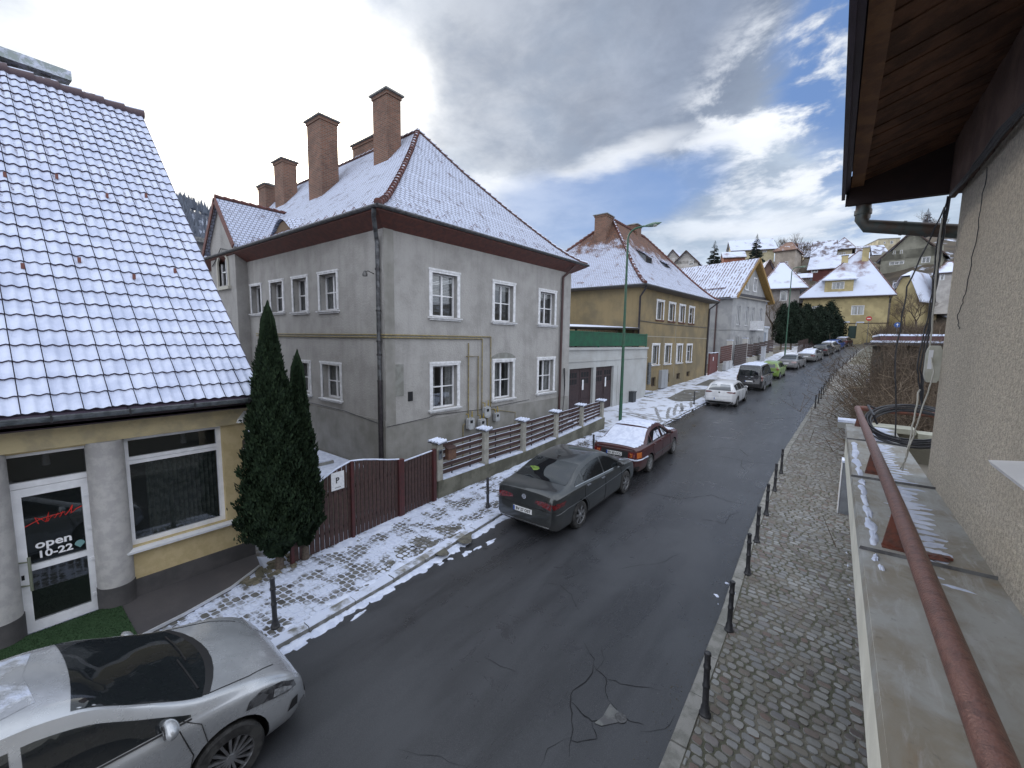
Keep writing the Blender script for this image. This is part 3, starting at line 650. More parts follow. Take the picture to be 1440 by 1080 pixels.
for z in (1.95, 1.42, .92, .34): g = MB(); g.fbox(FD, a1-.09, a1+.045, z-.022, z+.022, .02, .05); g.tube([FD(a1+.02,z-.05,.045), FD(a1+.02,z+.05,.045)], .014, 8); mk('hinge', g, WHITEP, door, 40)
g = MB(); g.tube([FD(a0+.12,.72,.10),FD(a0+.12,1.22,.10)], .018, 10); g.tube([FD(a0+.02,.80,.03),FD(a0+.12,.80,.10)], .01, 6); g.tube([FD(a0+.02,1.15,.03),FD(a0+.12,1.15,.10)], .01, 6); mk('door_handle', g, mat('brushed_brass', (.30,.32,.24), .4, .7), door, 40)
g = MB(); g.fbox(FD, a0+.035, a0+.065, .88, .95, .02, .03); mk('lock', g, DARKIN, door)
def placetext(par, txt, size, fn, m, bold=0., sx=1., name='lettering'):
    vs, fs = textmb(txt, size, .003, bold, sx); g = MB(); g.add([fn(*v) for v in vs], fs); return mk(name, g, m, par)
LETW = mat('white_lettering', (.78,.78,.80), .5)
g = MB(); g.fbox(FD, a0+.13, a1-.22, 1.08, 1.40, -.018, -.012)
placetext(door, 'open', .165, lambda x, y, z: FD(9.52+x, 1.33+y, -.008+z), LETW, .004, 1.12); placetext(door, '10-22', .145, lambda x, y, z: FD(9.525+x, 1.175+y, -.008+z), LETW, .004, 1.08)
g = MB(); zz = [(.33,.02),(.30,.16),(.36,.10),(.40,.02),(.44,.20),(.42,.02),(.47,.12),(.49,.05),(.53,.13),(.54,.04),(.58,.14),(.60,.05),(.65,.13),(.68,.22),(.66,.06),(.72,.12),(.78,.15)]
g.tube([FD(9.06+x, 1.60+y*.75+x*.08, -.008) for x, y in zz], .0065, 5); g.tube([FD(9.06+x, 1.60+y*.75+x*.08, -.008) for x, y in [(.18,.02),(.36,.11),(.6,.12)]], .005, 5)
mk('lettering', g, mat('red_script', (.62,.03,.02), .5), door)
g = MB(); g.prism([FD(9.78+.055*cos(a)*(1 if sin(a) > 0 else max(.15, 1+sin(a)*.8)), 1.19+.06*sin(a), -.012) for a in [2*pi*i/20 for i in range(20)]], (.003,0,0)); mk('sticker', g, mat('teal_sticker', (.16,.30,.30), .5), door)
for y, z in ((.55,2.56),(2.25,2.58)):          # bottle-shaped lamps hanging inside
    g = MB(); g.lathe((RX-.55, y, z), [(.012,.10),(.014,.06),(.035,.0),(.045,-.12),(.045,-.16),(.0,-.165)], 14); g.tube([(RX-.55,y,z+.1),(RX-.55,y,z+.4)], .006, 5); mk('pendant_lamp', g, WHITEP, rest, 50)
# roof of interlocking tiles, snow on every tile
E0, E1 = Vector((-8.22, 3.16, 3.34)), Vector((-14.85, 3.16, 10.10))
slope = (E1-E0); SL = slope.length; sd = slope.normalized(); nrm = Vector((-sd.z, 0, sd.x)) if sd.x > 0 else Vector((sd.z, 0, -sd.x))
TS = bpy.data.materials.new('snowy_roof_tile'); TS.use_nodes = True; t = NT(TS.node_tree); b = t.n['Principled BSDF']
tc = t.node('ShaderNodeTexCoord'); v = tc.outputs['UV']; sp = t.node('ShaderNodeSeparateXYZ'); t.put(sp.inputs[0], v); ov = tc.outputs['Object']
uu, vv = sp.outputs[0], sp.outputs[1]
w = t.math('SINE', t.math('MULTIPLY', uu, 2*pi*7.018)); nn = t.noise(ov, 2.4, 7, .65); n3 = t.noise(ov, 26, 4, .65)
cov = t.math('ADD', t.math('MULTIPLY', nn, .50), t.math('MULTIPLY', n3, .34))
melt = t.math('MULTIPLY', t.ramp(vv, 2.3, 4.5), .17); crest = t.math('MULTIPLY', t.math('MULTIPLY', t.ramp(w, .1, .95), t.ramp(vv, 1.6, 5.6)), .11)
meltz = t.math('MULTIPLY', t.math('MULTIPLY', t.ramp(uu, -2.0, -4.8), t.math('MULTIPLY', t.ramp(vv, 2.3, 3.3), t.ramp(vv, 5.6, 4.2))), .16)
f = t.ramp(t.math('SUBTRACT', t.math('SUBTRACT', t.math('SUBTRACT', t.math('ADD', cov, .10), melt), crest), meltz), .12, .27)
t.put(b.inputs['Base Color'], t.mix(f, t.mix(t.ramp(n3, .4, .6), (.045,.026,.036), (.085,.05,.055)), t.mix(t.ramp(nn, .4, .65), (.56,.61,.76), (.44,.49,.64)))); b.inputs['Roughness'].default_value = .7
bm = t.node('ShaderNodeBump'); bm.inputs['Strength'].default_value = .5; bm.inputs['Distance'].default_value = .01; t.put(bm.inputs['Height'], t.math('ADD', f, t.math('MULTIPLY', n3, .6))); t.l.new(bm.outputs[0], b.inputs['Normal'])
TEDGE = mat('tile_edge', (.06,.045,.07), .7)
g = MB(); ROWS = 31; TW = .285; rl = SL/ROWS; uvs = []; y1 = 3.16; ncol = int(12.2/TW); r = random.Random(9); NU = 10
for j in range(ROWS):
    for i in range(ncol):
        ya = y1 - i*TW; jit = r.uniform(-.006, .006); lift = .029; vs = []
        for a in range(2):
            for k in range(NU+1):
                q = k/NU; y = ya - .0055 - (TW-.011)*q; h = .017*sin(2*pi*2*q+.4) + (lift if a == 0 else -.004) + jit*.5
                s_ = j*rl + (0 if a == 0 else rl*1.06) + jit; p = E0 + sd*s_ + nrm*h; vs.append((p.x, y, p.z))
        base = len(g.v); lo = []
        for k in range(NU+1): p = E0 + sd*(j*rl+jit+.004) + nrm*(.017*sin(2*pi*2*k/NU+.4) - .018 + jit*.5); lo.append((p.x, ya-.0055-(TW-.011)*k/NU, p.z))
        g.m = 0; g.add(vs+lo, [(k, k+1, NU+1+k+1, NU+1+k) for k in range(NU)])
        g.m = 1; g.f += [(base+2*(NU+1)+k, base+2*(NU+1)+k+1, base+k+1, base+k) for k in range(NU)]; g.mi += [1]*NU
g.m = 0
roof = mk('roof', g, [TS, TEDGE], rest)
uvl = roof.data.uv_layers.new(name='UVMap').data; off = BASE[rest.name]
for p in roof.data.polygons:
    for li in p.loop_indices:
        co = roof.data.vertices[roof.data.loops[li].vertex_index].co + off; uvl[li].uv = (co.y - 3.16, (co-E0).dot(sd))
me = roof.data; me.polygons.foreach_set('use_smooth', [True]*len(me.polygons)); me.set_sharp_from_angle(angle=radians(50))
g = MB()
g.prism([(E0.x,3.16,E0.z-.05),(E1.x,3.16,E1.z-.05),(E1.x,3.16,E1.z-.22),(E0.x,3.16,E0.z-.2)], (0,.03,0)); g.prism([(E0.x,3.15,E0.z-.04),(E1.x,3.15,E1.z-.04),(E1.x,3.15,E1.z-.10),(E0.x,3.15,E0.z-.10)], (0,-12.2,0))
g.add([(E1.x,3.15,E1.z-.04),(E1.x-6,3.15,3.4),(E1.x-6,-9,3.4),(E1.x,-9,E1.z-.04),(E0.x,3.15,E0.z-.05),(E0.x,-9,E0.z-.05)], [(0,1,2,3),(0,4,1),(3,2,5)])
mk('roof_deck', g, TEDGE, rest)
g = MB(); ridgecaps(g, (E1.x, 3.2, E1.z), (E1.x, -9, E1.z), .12, .38); mk('ridge_tiles', g, mat('ridge_tile', (.10,.07,.08), .7, snow=(.42,.5,5,.5)), roof, 50)
GRD = mat('snow_guard', (.16,.06,.05), .6, snow=(.45,.55,20,.5))
for j, ph in ((10, 0), (9, 1), (18, 0), (17, 1)):
    for i in range(9):
        y = 2.55 - i*1.32 - ph*.66; p = E0 + sd*(j*rl+.12) + nrm*.04; g = MB(); g.box(p.x-.022, p.x+.022, y-.02, y+.02, p.z-.02, p.z+.07); mk('snow_guard', g, GRD, roof)
g = MB(); r_ = .075; n = 8
for k in range(n):
    a, b2 = pi + pi*k/n, pi + pi*(k+1)/n; cx, cz = E0.x+.05, 3.30
    for rr, fl_ in ((r_, 0), (r_-.008, 1)): g.quad((cx+rr*cos(a), 3.3, cz+rr*sin(a)), (cx+rr*cos(b2), 3.3, cz+rr*sin(b2)), (cx+rr*cos(b2), -9, cz+rr*sin(b2)), (cx+rr*cos(a), -9, cz+rr*sin(a)))
g.box(E0.x+.115, E0.x+.135, -9, 3.3, 3.295, 3.312); g.lathe((E0.x+.05, 3.3, 3.30), [(.076,0),(.076,.004)], 12, 'y')
gt = mk('gutter', g, ZINC, rest, 40); BRK = mat('dark_bracket', (.03,.03,.035), .5, .5)
for i in range(16): y = 2.9 - i*.78; g = MB(); g.bar((E0.x+.13, y, 3.315), (E0.x+.138, y, 3.225), .022, .01); g.bar((E0.x-.04, y, 3.32), (E0.x+.13, y, 3.315), .022, .006); mk('gutter_bracket', g, BRK, gt)
# lookout on the far slope, above the ridge
g = MB(); g.box(-18, -16.2, -9, 1.05, 8.6, 10.75); lk = mk('lookout_wall', g, mat('lookout_plaster', (.20,.19,.18), .9), rest)
g = MB(); g.box(-16.1, -15.95, 1.52, 1.68, 9.2, 10.8); g.box(-16.2, -16.05, 1.06, 1.16, 9.0, 10.8); mk('lookout_post', g, mat('grey_post', (.22,.22,.22), .9), rest)
g = MB(); g.hexa([(-15.7,-9,10.72),(-15.7,2.02,10.72),(-18.6,2.02,11.1),(-18.6,-9,11.1),(-15.7,-9,10.94),(-15.7,2.02,10.94),(-18.6,2.02,11.35),(-18.6,-9,11.35)]); mk('lookout_roof', g, mat('lookout_sheet', (.30,.35,.35), .7, snow=(.42,.6,6)), rest)
# forecourt slab, artificial turf, camera, wall sign
g = MB(); pl = [(RX+.03,-9),(RX+.03,3.14),(-8.30,3.02),(-7.93,2.42),(-7.70,1.70),(-7.58,1.08),(-7.56,-9)]
g.prism([(x,y,-.08) for x, y in pl], (0,0,.17)); o = struct('forecourt', g, mat('dark_grey_slab', (.062,.058,.062), .75, col2=(.078,.072,.075), vs=1.2, bump=.2, bs=40))
g = MB(); 
for a, b2 in zip(pl[2:], pl[3:]): g.hexa([(a[0]-.012,a[1],.05),(a[0]+.006,a[1],.05),(b2[0]+.006,b2[1],.05),(b2[0]-.012,b2[1],.05),(a[0]-.012,a[1],.096),(a[0]+.006,a[1],.096),(b2[0]+.006,b2[1],.096),(b2[0]-.012,b2[1],.096)])
mk('metal_edging', g, mat('edge_strip', (.6,.61,.64), .4, .3), o)
g = MB(); r = random.Random(5); TX0, TX1, TY0, TY1 = RX+.04, -7.62, -6, 1.14
g.box(TX0, TX1, TY0, TY1, .092, .104)
for i in range(9000):
    x, y = r.uniform(TX0, TX1-.01), r.uniform(-1.6, TY1); a = r.uniform(0, pi); dx, dy = .008*cos(a), .008*sin(a); lx, ly = r.uniform(-.012,.012), r.uniform(-.012,.012)
    g.add([(x-dx,y-dy,.10),(x+dx,y+dy,.10),(x+lx,y+ly,.10+r.uniform(.012,.024))], [(0,1,2)])
tag(mk('turf_mat', g, mat('artificial_turf', (.018,.05,.014), .8, rpi=[(.010,.030,.010),(.022,.058,.018),(.014,.04,.014)]), None, loc=(-8.2,0,.09)), 'dark green artificial turf mat lying before the glazed door', 'mat')
g = MB(); c0 = Vector((-8.62, 3.05, 2.98)); c1 = c0 + Vector((.30,-.22,-.10)); d = (c1-c0).normalized()
sc_ = thing('security_camera', 'white bullet surveillance camera hooked under the eave by the conifer', 'camera', tuple(c0))
g.bar(c0+d*.02, c1, .085, .075); g.bar(c0-d*.02, c1+d*.05+Vector((0,0,.0)), .10, .012, up=(0,0,1)); mk('housing', g, mat('camera_white', (.62,.63,.62), .4), sc_)
g = MB(); g.tube([c1-d*.01, c1+d*.012], .034, 12); mk('lens', g, DARKIN, sc_)
g = MB(); g.tube([c0+d*.08+Vector((0,0,-.04)), c0+d*.05+Vector((-.03,.02,-.14)), (RX, 3.08, 2.72)], .012, 7); g.tube([c0+Vector((-.02,.02,.03)), c0+Vector((-.10,.05,.06)), (RX+.1,3.1,2.95)], .008, 6); mk('bracket', g, ZINC, sc_)
sg = thing('wall_sign_box', 'dark rounded wall light box with a white tick mark beside the shop window', 'sign', (RX, 2.98, 2.25))
g = MB(); pr = [(.13*max(-1, min(1, 1.25*cos(a))), .21*max(-1, min(1, 1.3*sin(a)))) for a in [2*pi*i/24 for i in range(24)]]
g.prism([(RX+.12+p, 3.02, 2.22+q) for p, q in pr], (0, .14, 0)); g.box(RX-.0, RX+.04, 3.02, 3.12, 2.12, 2.3); mk('case', g, mat('dark_case', (.035,.034,.038), .5, col2=(.06,.055,.06), vs=20), sg)
g = MB(); g.tube([(RX+.06,3.015,2.27),(RX+.11,3.012,2.14),(RX+.18,3.012,2.32)], .010, 6); mk('tick_mark', g, LETW, sg)
def parts(name, mbs, m, par, smooth=None):
    return [mk(name, q, m, par, smooth) for q in mbs]
# ------------------------------------------------------------------ big grey house
GP = mat('rough_grey_plaster', (.345,.338,.330), .95, col2=(.24,.234,.226), vs=1.3, vlo=.36, vhi=.72, bump=1.0, bs=16, bdet=6, streak=.48, fine=.28)
GPS = mat('smooth_grey_plaster', (.29,.285,.272), .95, col2=(.20,.196,.18), vs=1.1, vlo=.35, vhi=.7, bump=.35, bs=22, streak=.3)
GASY = mat('ochre_gas_pipe', (.27,.22,.09), .6, col2=(.17,.14,.08), vs=12)
PIPED = mat('old_zinc_downpipe', (.14,.15,.16), .5, .5, col2=(.06,.06,.065), vs=5, vlo=.4, vhi=.6)
PIPEB = mat('dark_downpipe', (.03,.027,.032), .5, .3, col2=(.05,.045,.05), vs=8)
gh = thing('apartment_house', 'big grey rough-plastered two-storey house with snowy hipped roof and tall brick chimneys', 'house', (-16, 12, 0))
FS = facade(-10.6, 7.5, 2.5); FL = facade(-30, 7.5, 90); WT = 7.66
hs = [(u0+.12, u1-.12, z0+.06, z1-.12) for u0, u1, z0, z1 in ((1.66,2.99,5.07,6.66),(4.65,5.99,5.05,6.64),(7.55,8.91,5.05,6.62),(1.66,2.99,1.98,3.62),(4.68,6.02,2.02,3.65),(7.55,8.92,2.03,3.66))]
hl = [(x0+30+.10, x1+30-.10, z0+.05, z1-.10) for x0, x1, z0, z1 in ((-20.11,-18.95,5.32,6.60),(-18.21,-16.95,5.32,6.62),(-16.31,-15.06,5.28,6.62),(-14.36,-13.06,5.27,6.62),(-16.35,-15.07,2.26,3.55),(-14.37,-13.0,2.24,3.56))]
g = MB(); wall(g, FS, 10.12, -.2, WT, hs, .28); wall(g, FL, 19.4, -.2, WT, hl, .28)
e = FS(10.12, 0); g.quad((e[0],e[1],-.2),(-30,e[1],-.2),(-30,e[1],WT),(e[0],e[1],WT)); g.quad((-30,7.5,-.2),(-30,7.5,WT),(-30,e[1],WT),(-30,e[1],-.2))
mk('wall', g, GP, gh)
g = MB(); g.fbox(FS, 0, 10.13, -.2, 1.74, 0, .035); g.fbox(FL, 0, 19.43, -.2, 1.9, 0, .035); g.fbox(FS, 0, .34, 1.74, WT-.005, 0, .018)
mk('socle', g, GPS, gh)
g = MB(); g.box(-20, -11.5, 5.6, 7.46, -.1, .30); g.box(-13.6,-12.6,6.1,6.9,.3,.42); mk('side_step', g, CONC, gh)
g = MB(); g.box(-19.9, -11.55, 5.65, 7.4, .30, .335); g.box(-13.55,-12.65,6.15,6.85,.42,.45); mk('step_snow', g, SNOW, gh)
g = MB(); g.m = 0
g.fbox(FS, .24, .64, 2.62, 3.6, 0, .012); g.m = 1; g.fbox(FS, .80, .98, 2.42, 2.72, -.02, .015); g.m = 0
mk('plaster_patch', g, [mat('plaster_patch', (.24,.245,.23), .95, col2=(.19,.19,.175), vs=5), DARKIN], gh); g = MB(); g.prism([FS(5.35+.75*cos(a), 3.62+.28*max(0, sin(a)), .001) for a in [pi*i/14 for i in range(15)]], (.008,0,0))
mk('plaster_patch', g, [MATS['plaster_patch'], DARKIN], gh)
cur = ['blind','shutter','shutter','sides','left','sides']
for i, h in enumerate(hs): window(gh, FS, *h, curtain=cur[i], trans=(.5,), surround=.125)
for i, h in enumerate(hl): window(gh, FL, *h, curtain=['full','sides','sides','sides','left','full'][i], trans=(.5,) if i else (), depth=.20, surround=.09)
EO = .52; P0, P1, P2, P3 = (-10.08,6.98,8.0), (-9.62,18.15,8.0), (-34,18.15,8.0), (-34,6.98,8.0)
g = MB(); RG = hiproof(g, [P0, P1, P2, P3], (-15.0,12.5), (-28.7,12.5), 13.32); rf = mk('roof', g, BEAVER, gh, uv=True)
g = MB(); hipcaps(g, RG, 0); mk('hip_tiles', g, HIPT, rf, 50); g = MB(); hipcaps(g, RG, 1, .08); ridgecaps(g, RG[-1][0], RG[-1][2], .08); mk('hip_tiles', g, HIPS, rf, 50)
g = MB()
def eave(mb, a, b, oa, ob, za, zb, th=.06):      # sloped soffit between wall line (a,b) and edge line (oa,ob)
    mb.hexa([(a[0],a[1],za),(b[0],b[1],za),(ob[0],ob[1],zb-.13),(oa[0],oa[1],zb-.13),(a[0],a[1],za+.25),(b[0],b[1],za+.25),(ob[0],ob[1],zb-.03),(oa[0],oa[1],zb-.03)])
c0, c1 = FS(0,0), FS(10.12,0)
eave(g, c0, c1, P0, P1, WT-.10, 8.0); eave(g, (-30.4,7.5), c0, (-30.4,6.98), P0, WT-.10, 8.0); eave(g, c1, (c1[0]-6, c1[1]), P1, (P1[0]-6, P1[1]), WT-.10, 8.0)
mk('eaves', g, EAVEW, gh)
GUTB = mat('dark_gutter', (.045,.045,.05), .5, .4, col2=(.09,.09,.095), vs=10)
g = MB(); g.tube([(P0[0]+.04,P0[1]-.04,7.96),(P1[0]+.04,P1[1]+.04,7.96),(P1[0]-6,P1[1]+.04,7.96)], .06, 8); g.tube([(P0[0]+.04,P0[1]-.04,7.96),(-30.5,6.94,7.96)], .06, 8); mk('gutter', g, GUTB, gh, 40)
def roofpt(i, s, k, P=(P0,P1,P2,P3), RGs=None):
    R = RGs or RG; t = k; a, b = R[int(t)], R[min(int(t)+1, len(R)-1)]; f = t-int(t); j = (i+1) % 4
    L = lambda q: Vector(q[i])*(1-s) + Vector(q[j])*s; return L(a)*(1-f) + L(b)*f
gl_ = []
for row, k in enumerate((1.3, 2.1)):
    for i in range(13): gl_.append(roofpt(0, .05+i*.072+row*.036, k))
    for i in range(22): gl_.append(roofpt(3, .45+i*.0245+row*.012, k))
for p in gl_: q = MB(); snowguards(q, [p], .10); mk('snow_guard', q, HIPT, rf)
chimney(gh, -16.35, -15.35, 11.17, 11.85, 11.2, 14.55); chimney(gh, -20.15, -18.95, 10.22, 11.05, 10.2, 14.25); chimney(gh, -20.4, -18.0, 12.7, 13.5, 12.4, 14.15)
chimney(gh, -25.4, -24.35, 10.95, 11.7, 11.2, 13.95); chimney(gh, -28.2, -27.2, 11.2, 12.0, 11, 13.3)
# eyebrow dormer
g = MB(); dx0, dx1 = -18.7, -16.4
def eb(u, v): 
    x = dx0+(dx1-dx0)*u; bu = .62*sin(pi*u)**1.6; yb = 7.7 + 1.9*v; return (x, yb, 8.34 + 1.05*(yb-7.7)*.62 + bu*(1-v))
g.grid(eb, 16, 4); d_ = mk('dormer_roof', g, BEAVER, gh, 60, uv=True)
g = MB(); vs = [eb(i/16, 0) for i in range(17)]; n = len(vs); g.add([(x,y+.12,z-.06) for x,y,z in vs]+[(x,y+.12,8.36) for x,y,z in vs], [(i,i+1,n+i+1,n+i) for i in range(n-1)]); mk('dormer_front', g, mat('dormer_boards', (.16,.11,.07), .8), d_)
# downpipes, cables, gas pipes and meters
g = MB(); g.tube([(-10.2,6.95,7.9),(-10.3,7.0,7.72),(-10.72,7.36,7.3),(-10.74,7.40,7.15),(-10.74,7.40,3.1)], .062, 10); mk('downpipe', g, PIPED, gh, 50)
g = MB(); g.tube([(-10.74,7.40,3.1),(-10.74,7.40,.1)], .072, 10)
mk('downpipe', g, PIPEB, gh, 50)
g = MB(); 
for z in (6.4,5.2,4.3,3.9,3.12,1.6): g.lathe((-10.74,7.40,z), [(.078,-.025),(.078,.025)], 12)
mk('pipe_collars', g, PIPEB, gh)
g = MB(); a = FS(9.75,7.85,.45); g.tube([a, FS(9.5,7.55,.30), FS(9.32,7.3,.09), FS(9.3,7.1,.09), FS(9.25,.2,.09)], .055, 10); mk('downpipe', g, mat('brown_downpipe', (.07,.04,.04), .5, .2), gh, 50)
g = MB()
for z, o in ((4.50,.05),(4.42,.05)): g.tube([FL(10.4,z,o), FL(19.40+o,z,o), FS(-.03,z,o+.0), FS(4.55 if z > 4.45 else 4.09,z,o)], .022, 7)
g.tube([FS(4.55,4.50,.05), FS(4.57,1.6,.05)], .020, 7); g.tube([FS(4.09,4.42,.05), FS(4.09,1.8,.05)], .020, 7); g.tube([FS(3.28,3.79,.05), FS(3.88,3.79,.05), FS(3.88,1.6,.05)], .020, 7)
g.tube([FS(3.39,4.27,.05), FS(3.39,1.6,.05)], .022, 7); g.tube([FS(4.62,1.72,.06), FS(6.05,1.42,.06), FS(6.05,.9,.06)], .013, 6); g.tube([FS(3.2,1.35,.06), FS(3.12,1.3,.06), FS(3.12,.1,.06)], .018, 6); g.tube([FS(4.38,1.6,.06), FS(4.38,.4,.06)], .022, 6)
mk('gas_pipe', g, GASY, gh, 50)
g = MB(); g.tube([FS(.0,1.72,.045), FS(1.6,1.80,.045), FS(1.8,1.86,.045), FS(4,1.78,.045), FS(7.0,1.86,.045)], .012, 5); g.tube([FL(13.9,2.0,.045), FL(17.2,1.95,.045), FL(19.2,1.78,.045)], .012, 5)
for i in range(3): g.tube([FS(9.62+.05*i,3.1,.05), FS(9.52+.04*i,2.3,.16), FS(9.66,1.6,.08), FS(9.5,.6,.1)], .015, 5)
mk('cable', g, BLACKM, gh, 50)
for u, z, s in ((3.37,1.36,1),(3.97,1.25,1),(4.22,1.68,1),(4.78,1.42,.8)):
    g = MB(); w, h = .15*s, .21*s; g.prism([FS(u+w*max(-1,min(1,1.35*cos(a))), z+h*max(-1,min(1,1.2*sin(a))), .10) for a in [2*pi*i/16 for i in range(16)]], (.15,-.006,0)); mt = mk('gas_meter', g, mat('meter_grey', (.42,.44,.46), .5, col2=(.32,.33,.35), vs=9), gh)
    g = MB(); g.fbox(FS, u-w*.5, u+w*.35, z+h*.1, z+h*.6, .252, .258); mk('meter_dial', g, DARKIN, mt)
    g = MB(); g.tube([FS(u-.09*s,z+h,.17), FS(u-.09*s,z+h+.13,.17), FS(u-.09*s,z+h+.13,.05)], .018, 6); g.tube([FS(u+.09*s,z+h,.17), FS(u+.09*s,z+h+.17,.17), FS(u+.2*s,z+h+.2,.06)], .018, 6); g.lathe(FS(u+.09*s,z+h+.07,.17), [(.032,-.02),(.032,.02)], 8); mk('meter_tap', g, mat('ochre_brass', (.36,.27,.06), .5, .2), mt, 50)
g = MB(); g.tube([(-11.07,7.5,6.30),(-11.07,7.3,6.36),(-11.05,7.22,6.33)], .012, 6); g.lathe((-11.05,7.18,6.24), [(.0,.12),(.05,.08),(.075,0),(.07,-.05),(.0,-.06)], 12); mk('wall_lamp', g, mat('lamp_grey', (.10,.10,.10), .4, .5), gh, 50)
# rear bay with arched window and its small gable roof
BY = 7.05; g = MB(); bx0, bx1 = -23.2, -20.35; ax = -21.78
poly = [(bx0,BY,-.2),(bx1,BY,-.2),(bx1,BY,8.55),(ax,BY,10.25),(bx0,BY,8.55)]
g.quad((bx0,BY,-.2),(bx1,BY,-.2),(bx1,BY,6.62),(bx0,BY,6.62)); g.quad((bx0,BY,6.62),(-22.3,BY,6.62),(-22.3,BY,8.55),(bx0,BY,8.55)); g.quad((-21.15,BY,6.62),(bx1,BY,6.62),(bx1,BY,8.55),(-21.15,BY,8.55))
arc = [(-21.725+.575*cos(a), BY, 7.5+.42*sin(a)) for a in [pi*i/12 for i in range(13)]]
top = [(-21.15,BY,8.55)] + [(-21.15+(-1.15)*i/12, BY, 8.55) for i in range(1, 13)]
g.add(arc+top, [(i,i+1,14+i-0,13+i) for i in range(12)]); g.add([(bx0,BY,8.55),(bx1,BY,8.55),(ax,BY,10.25)], [(0,1,2)]); g.quad((bx1,BY,-.2),(bx1,7.5,-.2),(bx1,7.5,8.5),(bx1,BY,8.5)); g.quad((-22.3,BY,6.62),(-21.15,BY,6.62),(-21.15,BY+.2,6.62),(-22.3,BY+.2,6.62)); g.quad((bx0,BY,-.2),(bx0,BY,8.5),(bx0,12,8.5),(bx0,12,-.2))
mk('bay_wall', g, GP, gh)
g = MB(); oarc = [(-21.725+.70*cos(a), 7.5+.54*sin(a)) for a in [pi*i/12 for i in range(13)]]; iarc = [(p[0], p[2]) for p in arc]; O = [(-21.025,6.55)]+oarc+[(-22.425,6.55)]; I = [(-21.15,6.55)]+iarc+[(-22.3,6.55)]
n = len(O)
for k in range(n-1): g.hexa([(O[k][0],BY-.05,O[k][1]),(I[k][0],BY-.05,I[k][1]),(I[k][0],BY+.02,I[k][1]),(O[k][0],BY+.02,O[k][1]),(O[k+1][0],BY-.05,O[k+1][1]),(I[k+1][0],BY-.05,I[k+1][1]),(I[k+1][0],BY+.02,I[k+1][1]),(O[k+1][0],BY+.02,O[k+1][1])])
g.box(-22.5,-20.95,BY-.12,BY+.02,6.42,6.55); aw = mk('arched_window', g, mat('cream_trim', (.46,.45,.40), .8), gh)
g = MB(); g.add([(p[0],BY+.16,p[2]) for p in arc]+[(-22.3,BY+.16,6.55),(-21.15,BY+.16,6.55)], [tuple(range(15))]); mk('pane', g, PANE, aw)
g = MB(); g.box(-21.76,-21.69,BY+.1,BY+.15,6.55,7.9); g.box(-22.3,-21.15,BY+.1,BY+.15,7.2,7.25); g.box(-22.3,-22.22,BY+.1,BY+.15,6.55,7.6); g.box(-21.23,-21.15,BY+.1,BY+.15,6.55,7.6); mk('window_frame', g, WHITEP, aw)
g = MB(); F0 = BY-.16
def slab(mb, A, B, C, D, th=.10): mb.hexa([(p[0],p[1],p[2]-th) for p in (A,B,C,D)]+[A,B,C,D])
slab(g, (-19.98,F0,8.18),(ax,F0,10.35),(ax,11.0,10.35),(-19.98,9.2,8.18)); slab(g, (-23.6,F0,8.18),(-23.6,9.2,8.18),(ax,11.0,10.35),(ax,F0,10.35)); br_ = mk('bay_roof', g, BEAVER, gh, uv=True)
g = MB(); g.bar((-19.95,F0-.02,8.08),(ax,F0-.02,10.28),.05,.22); g.bar((-23.65,F0-.02,8.08),(ax,F0-.02,10.28),.05,.22); mk('verge_board', g, EAVEW, br_)
g = MB(); ridgecaps(g, (ax,F0,10.37), (ax,11,10.37), .08); mk('ridge_tiles', g, HIPT, br_, 50)
g = MB(); g.tube([(-22.95,BY-.04,7.55),(-22.5,BY-.04,7.75),(-21.75,BY-.05,8.22),(-20.9,BY-.05,8.05),(-20.36,BY-.05,7.85),(-20.3,7.45,7.8)], .018, 5); mk('cable', g, BLACKM, gh)
# rear flat-roofed neighbour
nb = thing('rear_house', 'grey rear house with flat railed roof seen between the tiled roof and the hill', 'house', (-33, 9, 0))
FN = facade(-36, 5.2, 78); g = MB(); wall(g, FN, 7.5, 0, 9.6, [(4.6,5.6,6.6,8.6)], .2); wall(g, facade(*FN(7.5,0)[:2], -12), 8, 0, 9.6, [], .2); mk('wall', g, GPS, nb)
window(nb, FN, 4.6, 5.6, 6.6, 8.6, curtain='full', surround=.12, trans=())
g = MB(); a = FN(0,9.6,.3); b = FN(7.9,9.6,.3); c = FN(7.9,9.6,-8); d = FN(0,9.6,-8); g.hexa([a,b,c,d]+[(q[0],q[1],9.85) for q in (a,b,c,d)]); mk('flat_roof', g, CAPM, nb)
g = MB(); 
for i in range(9): u = .3+i*.9; g.bar(FN(u,9.8,.2), FN(u,10.6,.2), .03)
g.tube([FN(.2,10.6,.2),FN(7.8,10.6,.2)], .02, 5); g.tube([FN(.2,10.2,.2),FN(7.8,10.2,.2)], .015, 5); mk('railing', g, BLACKM, nb)
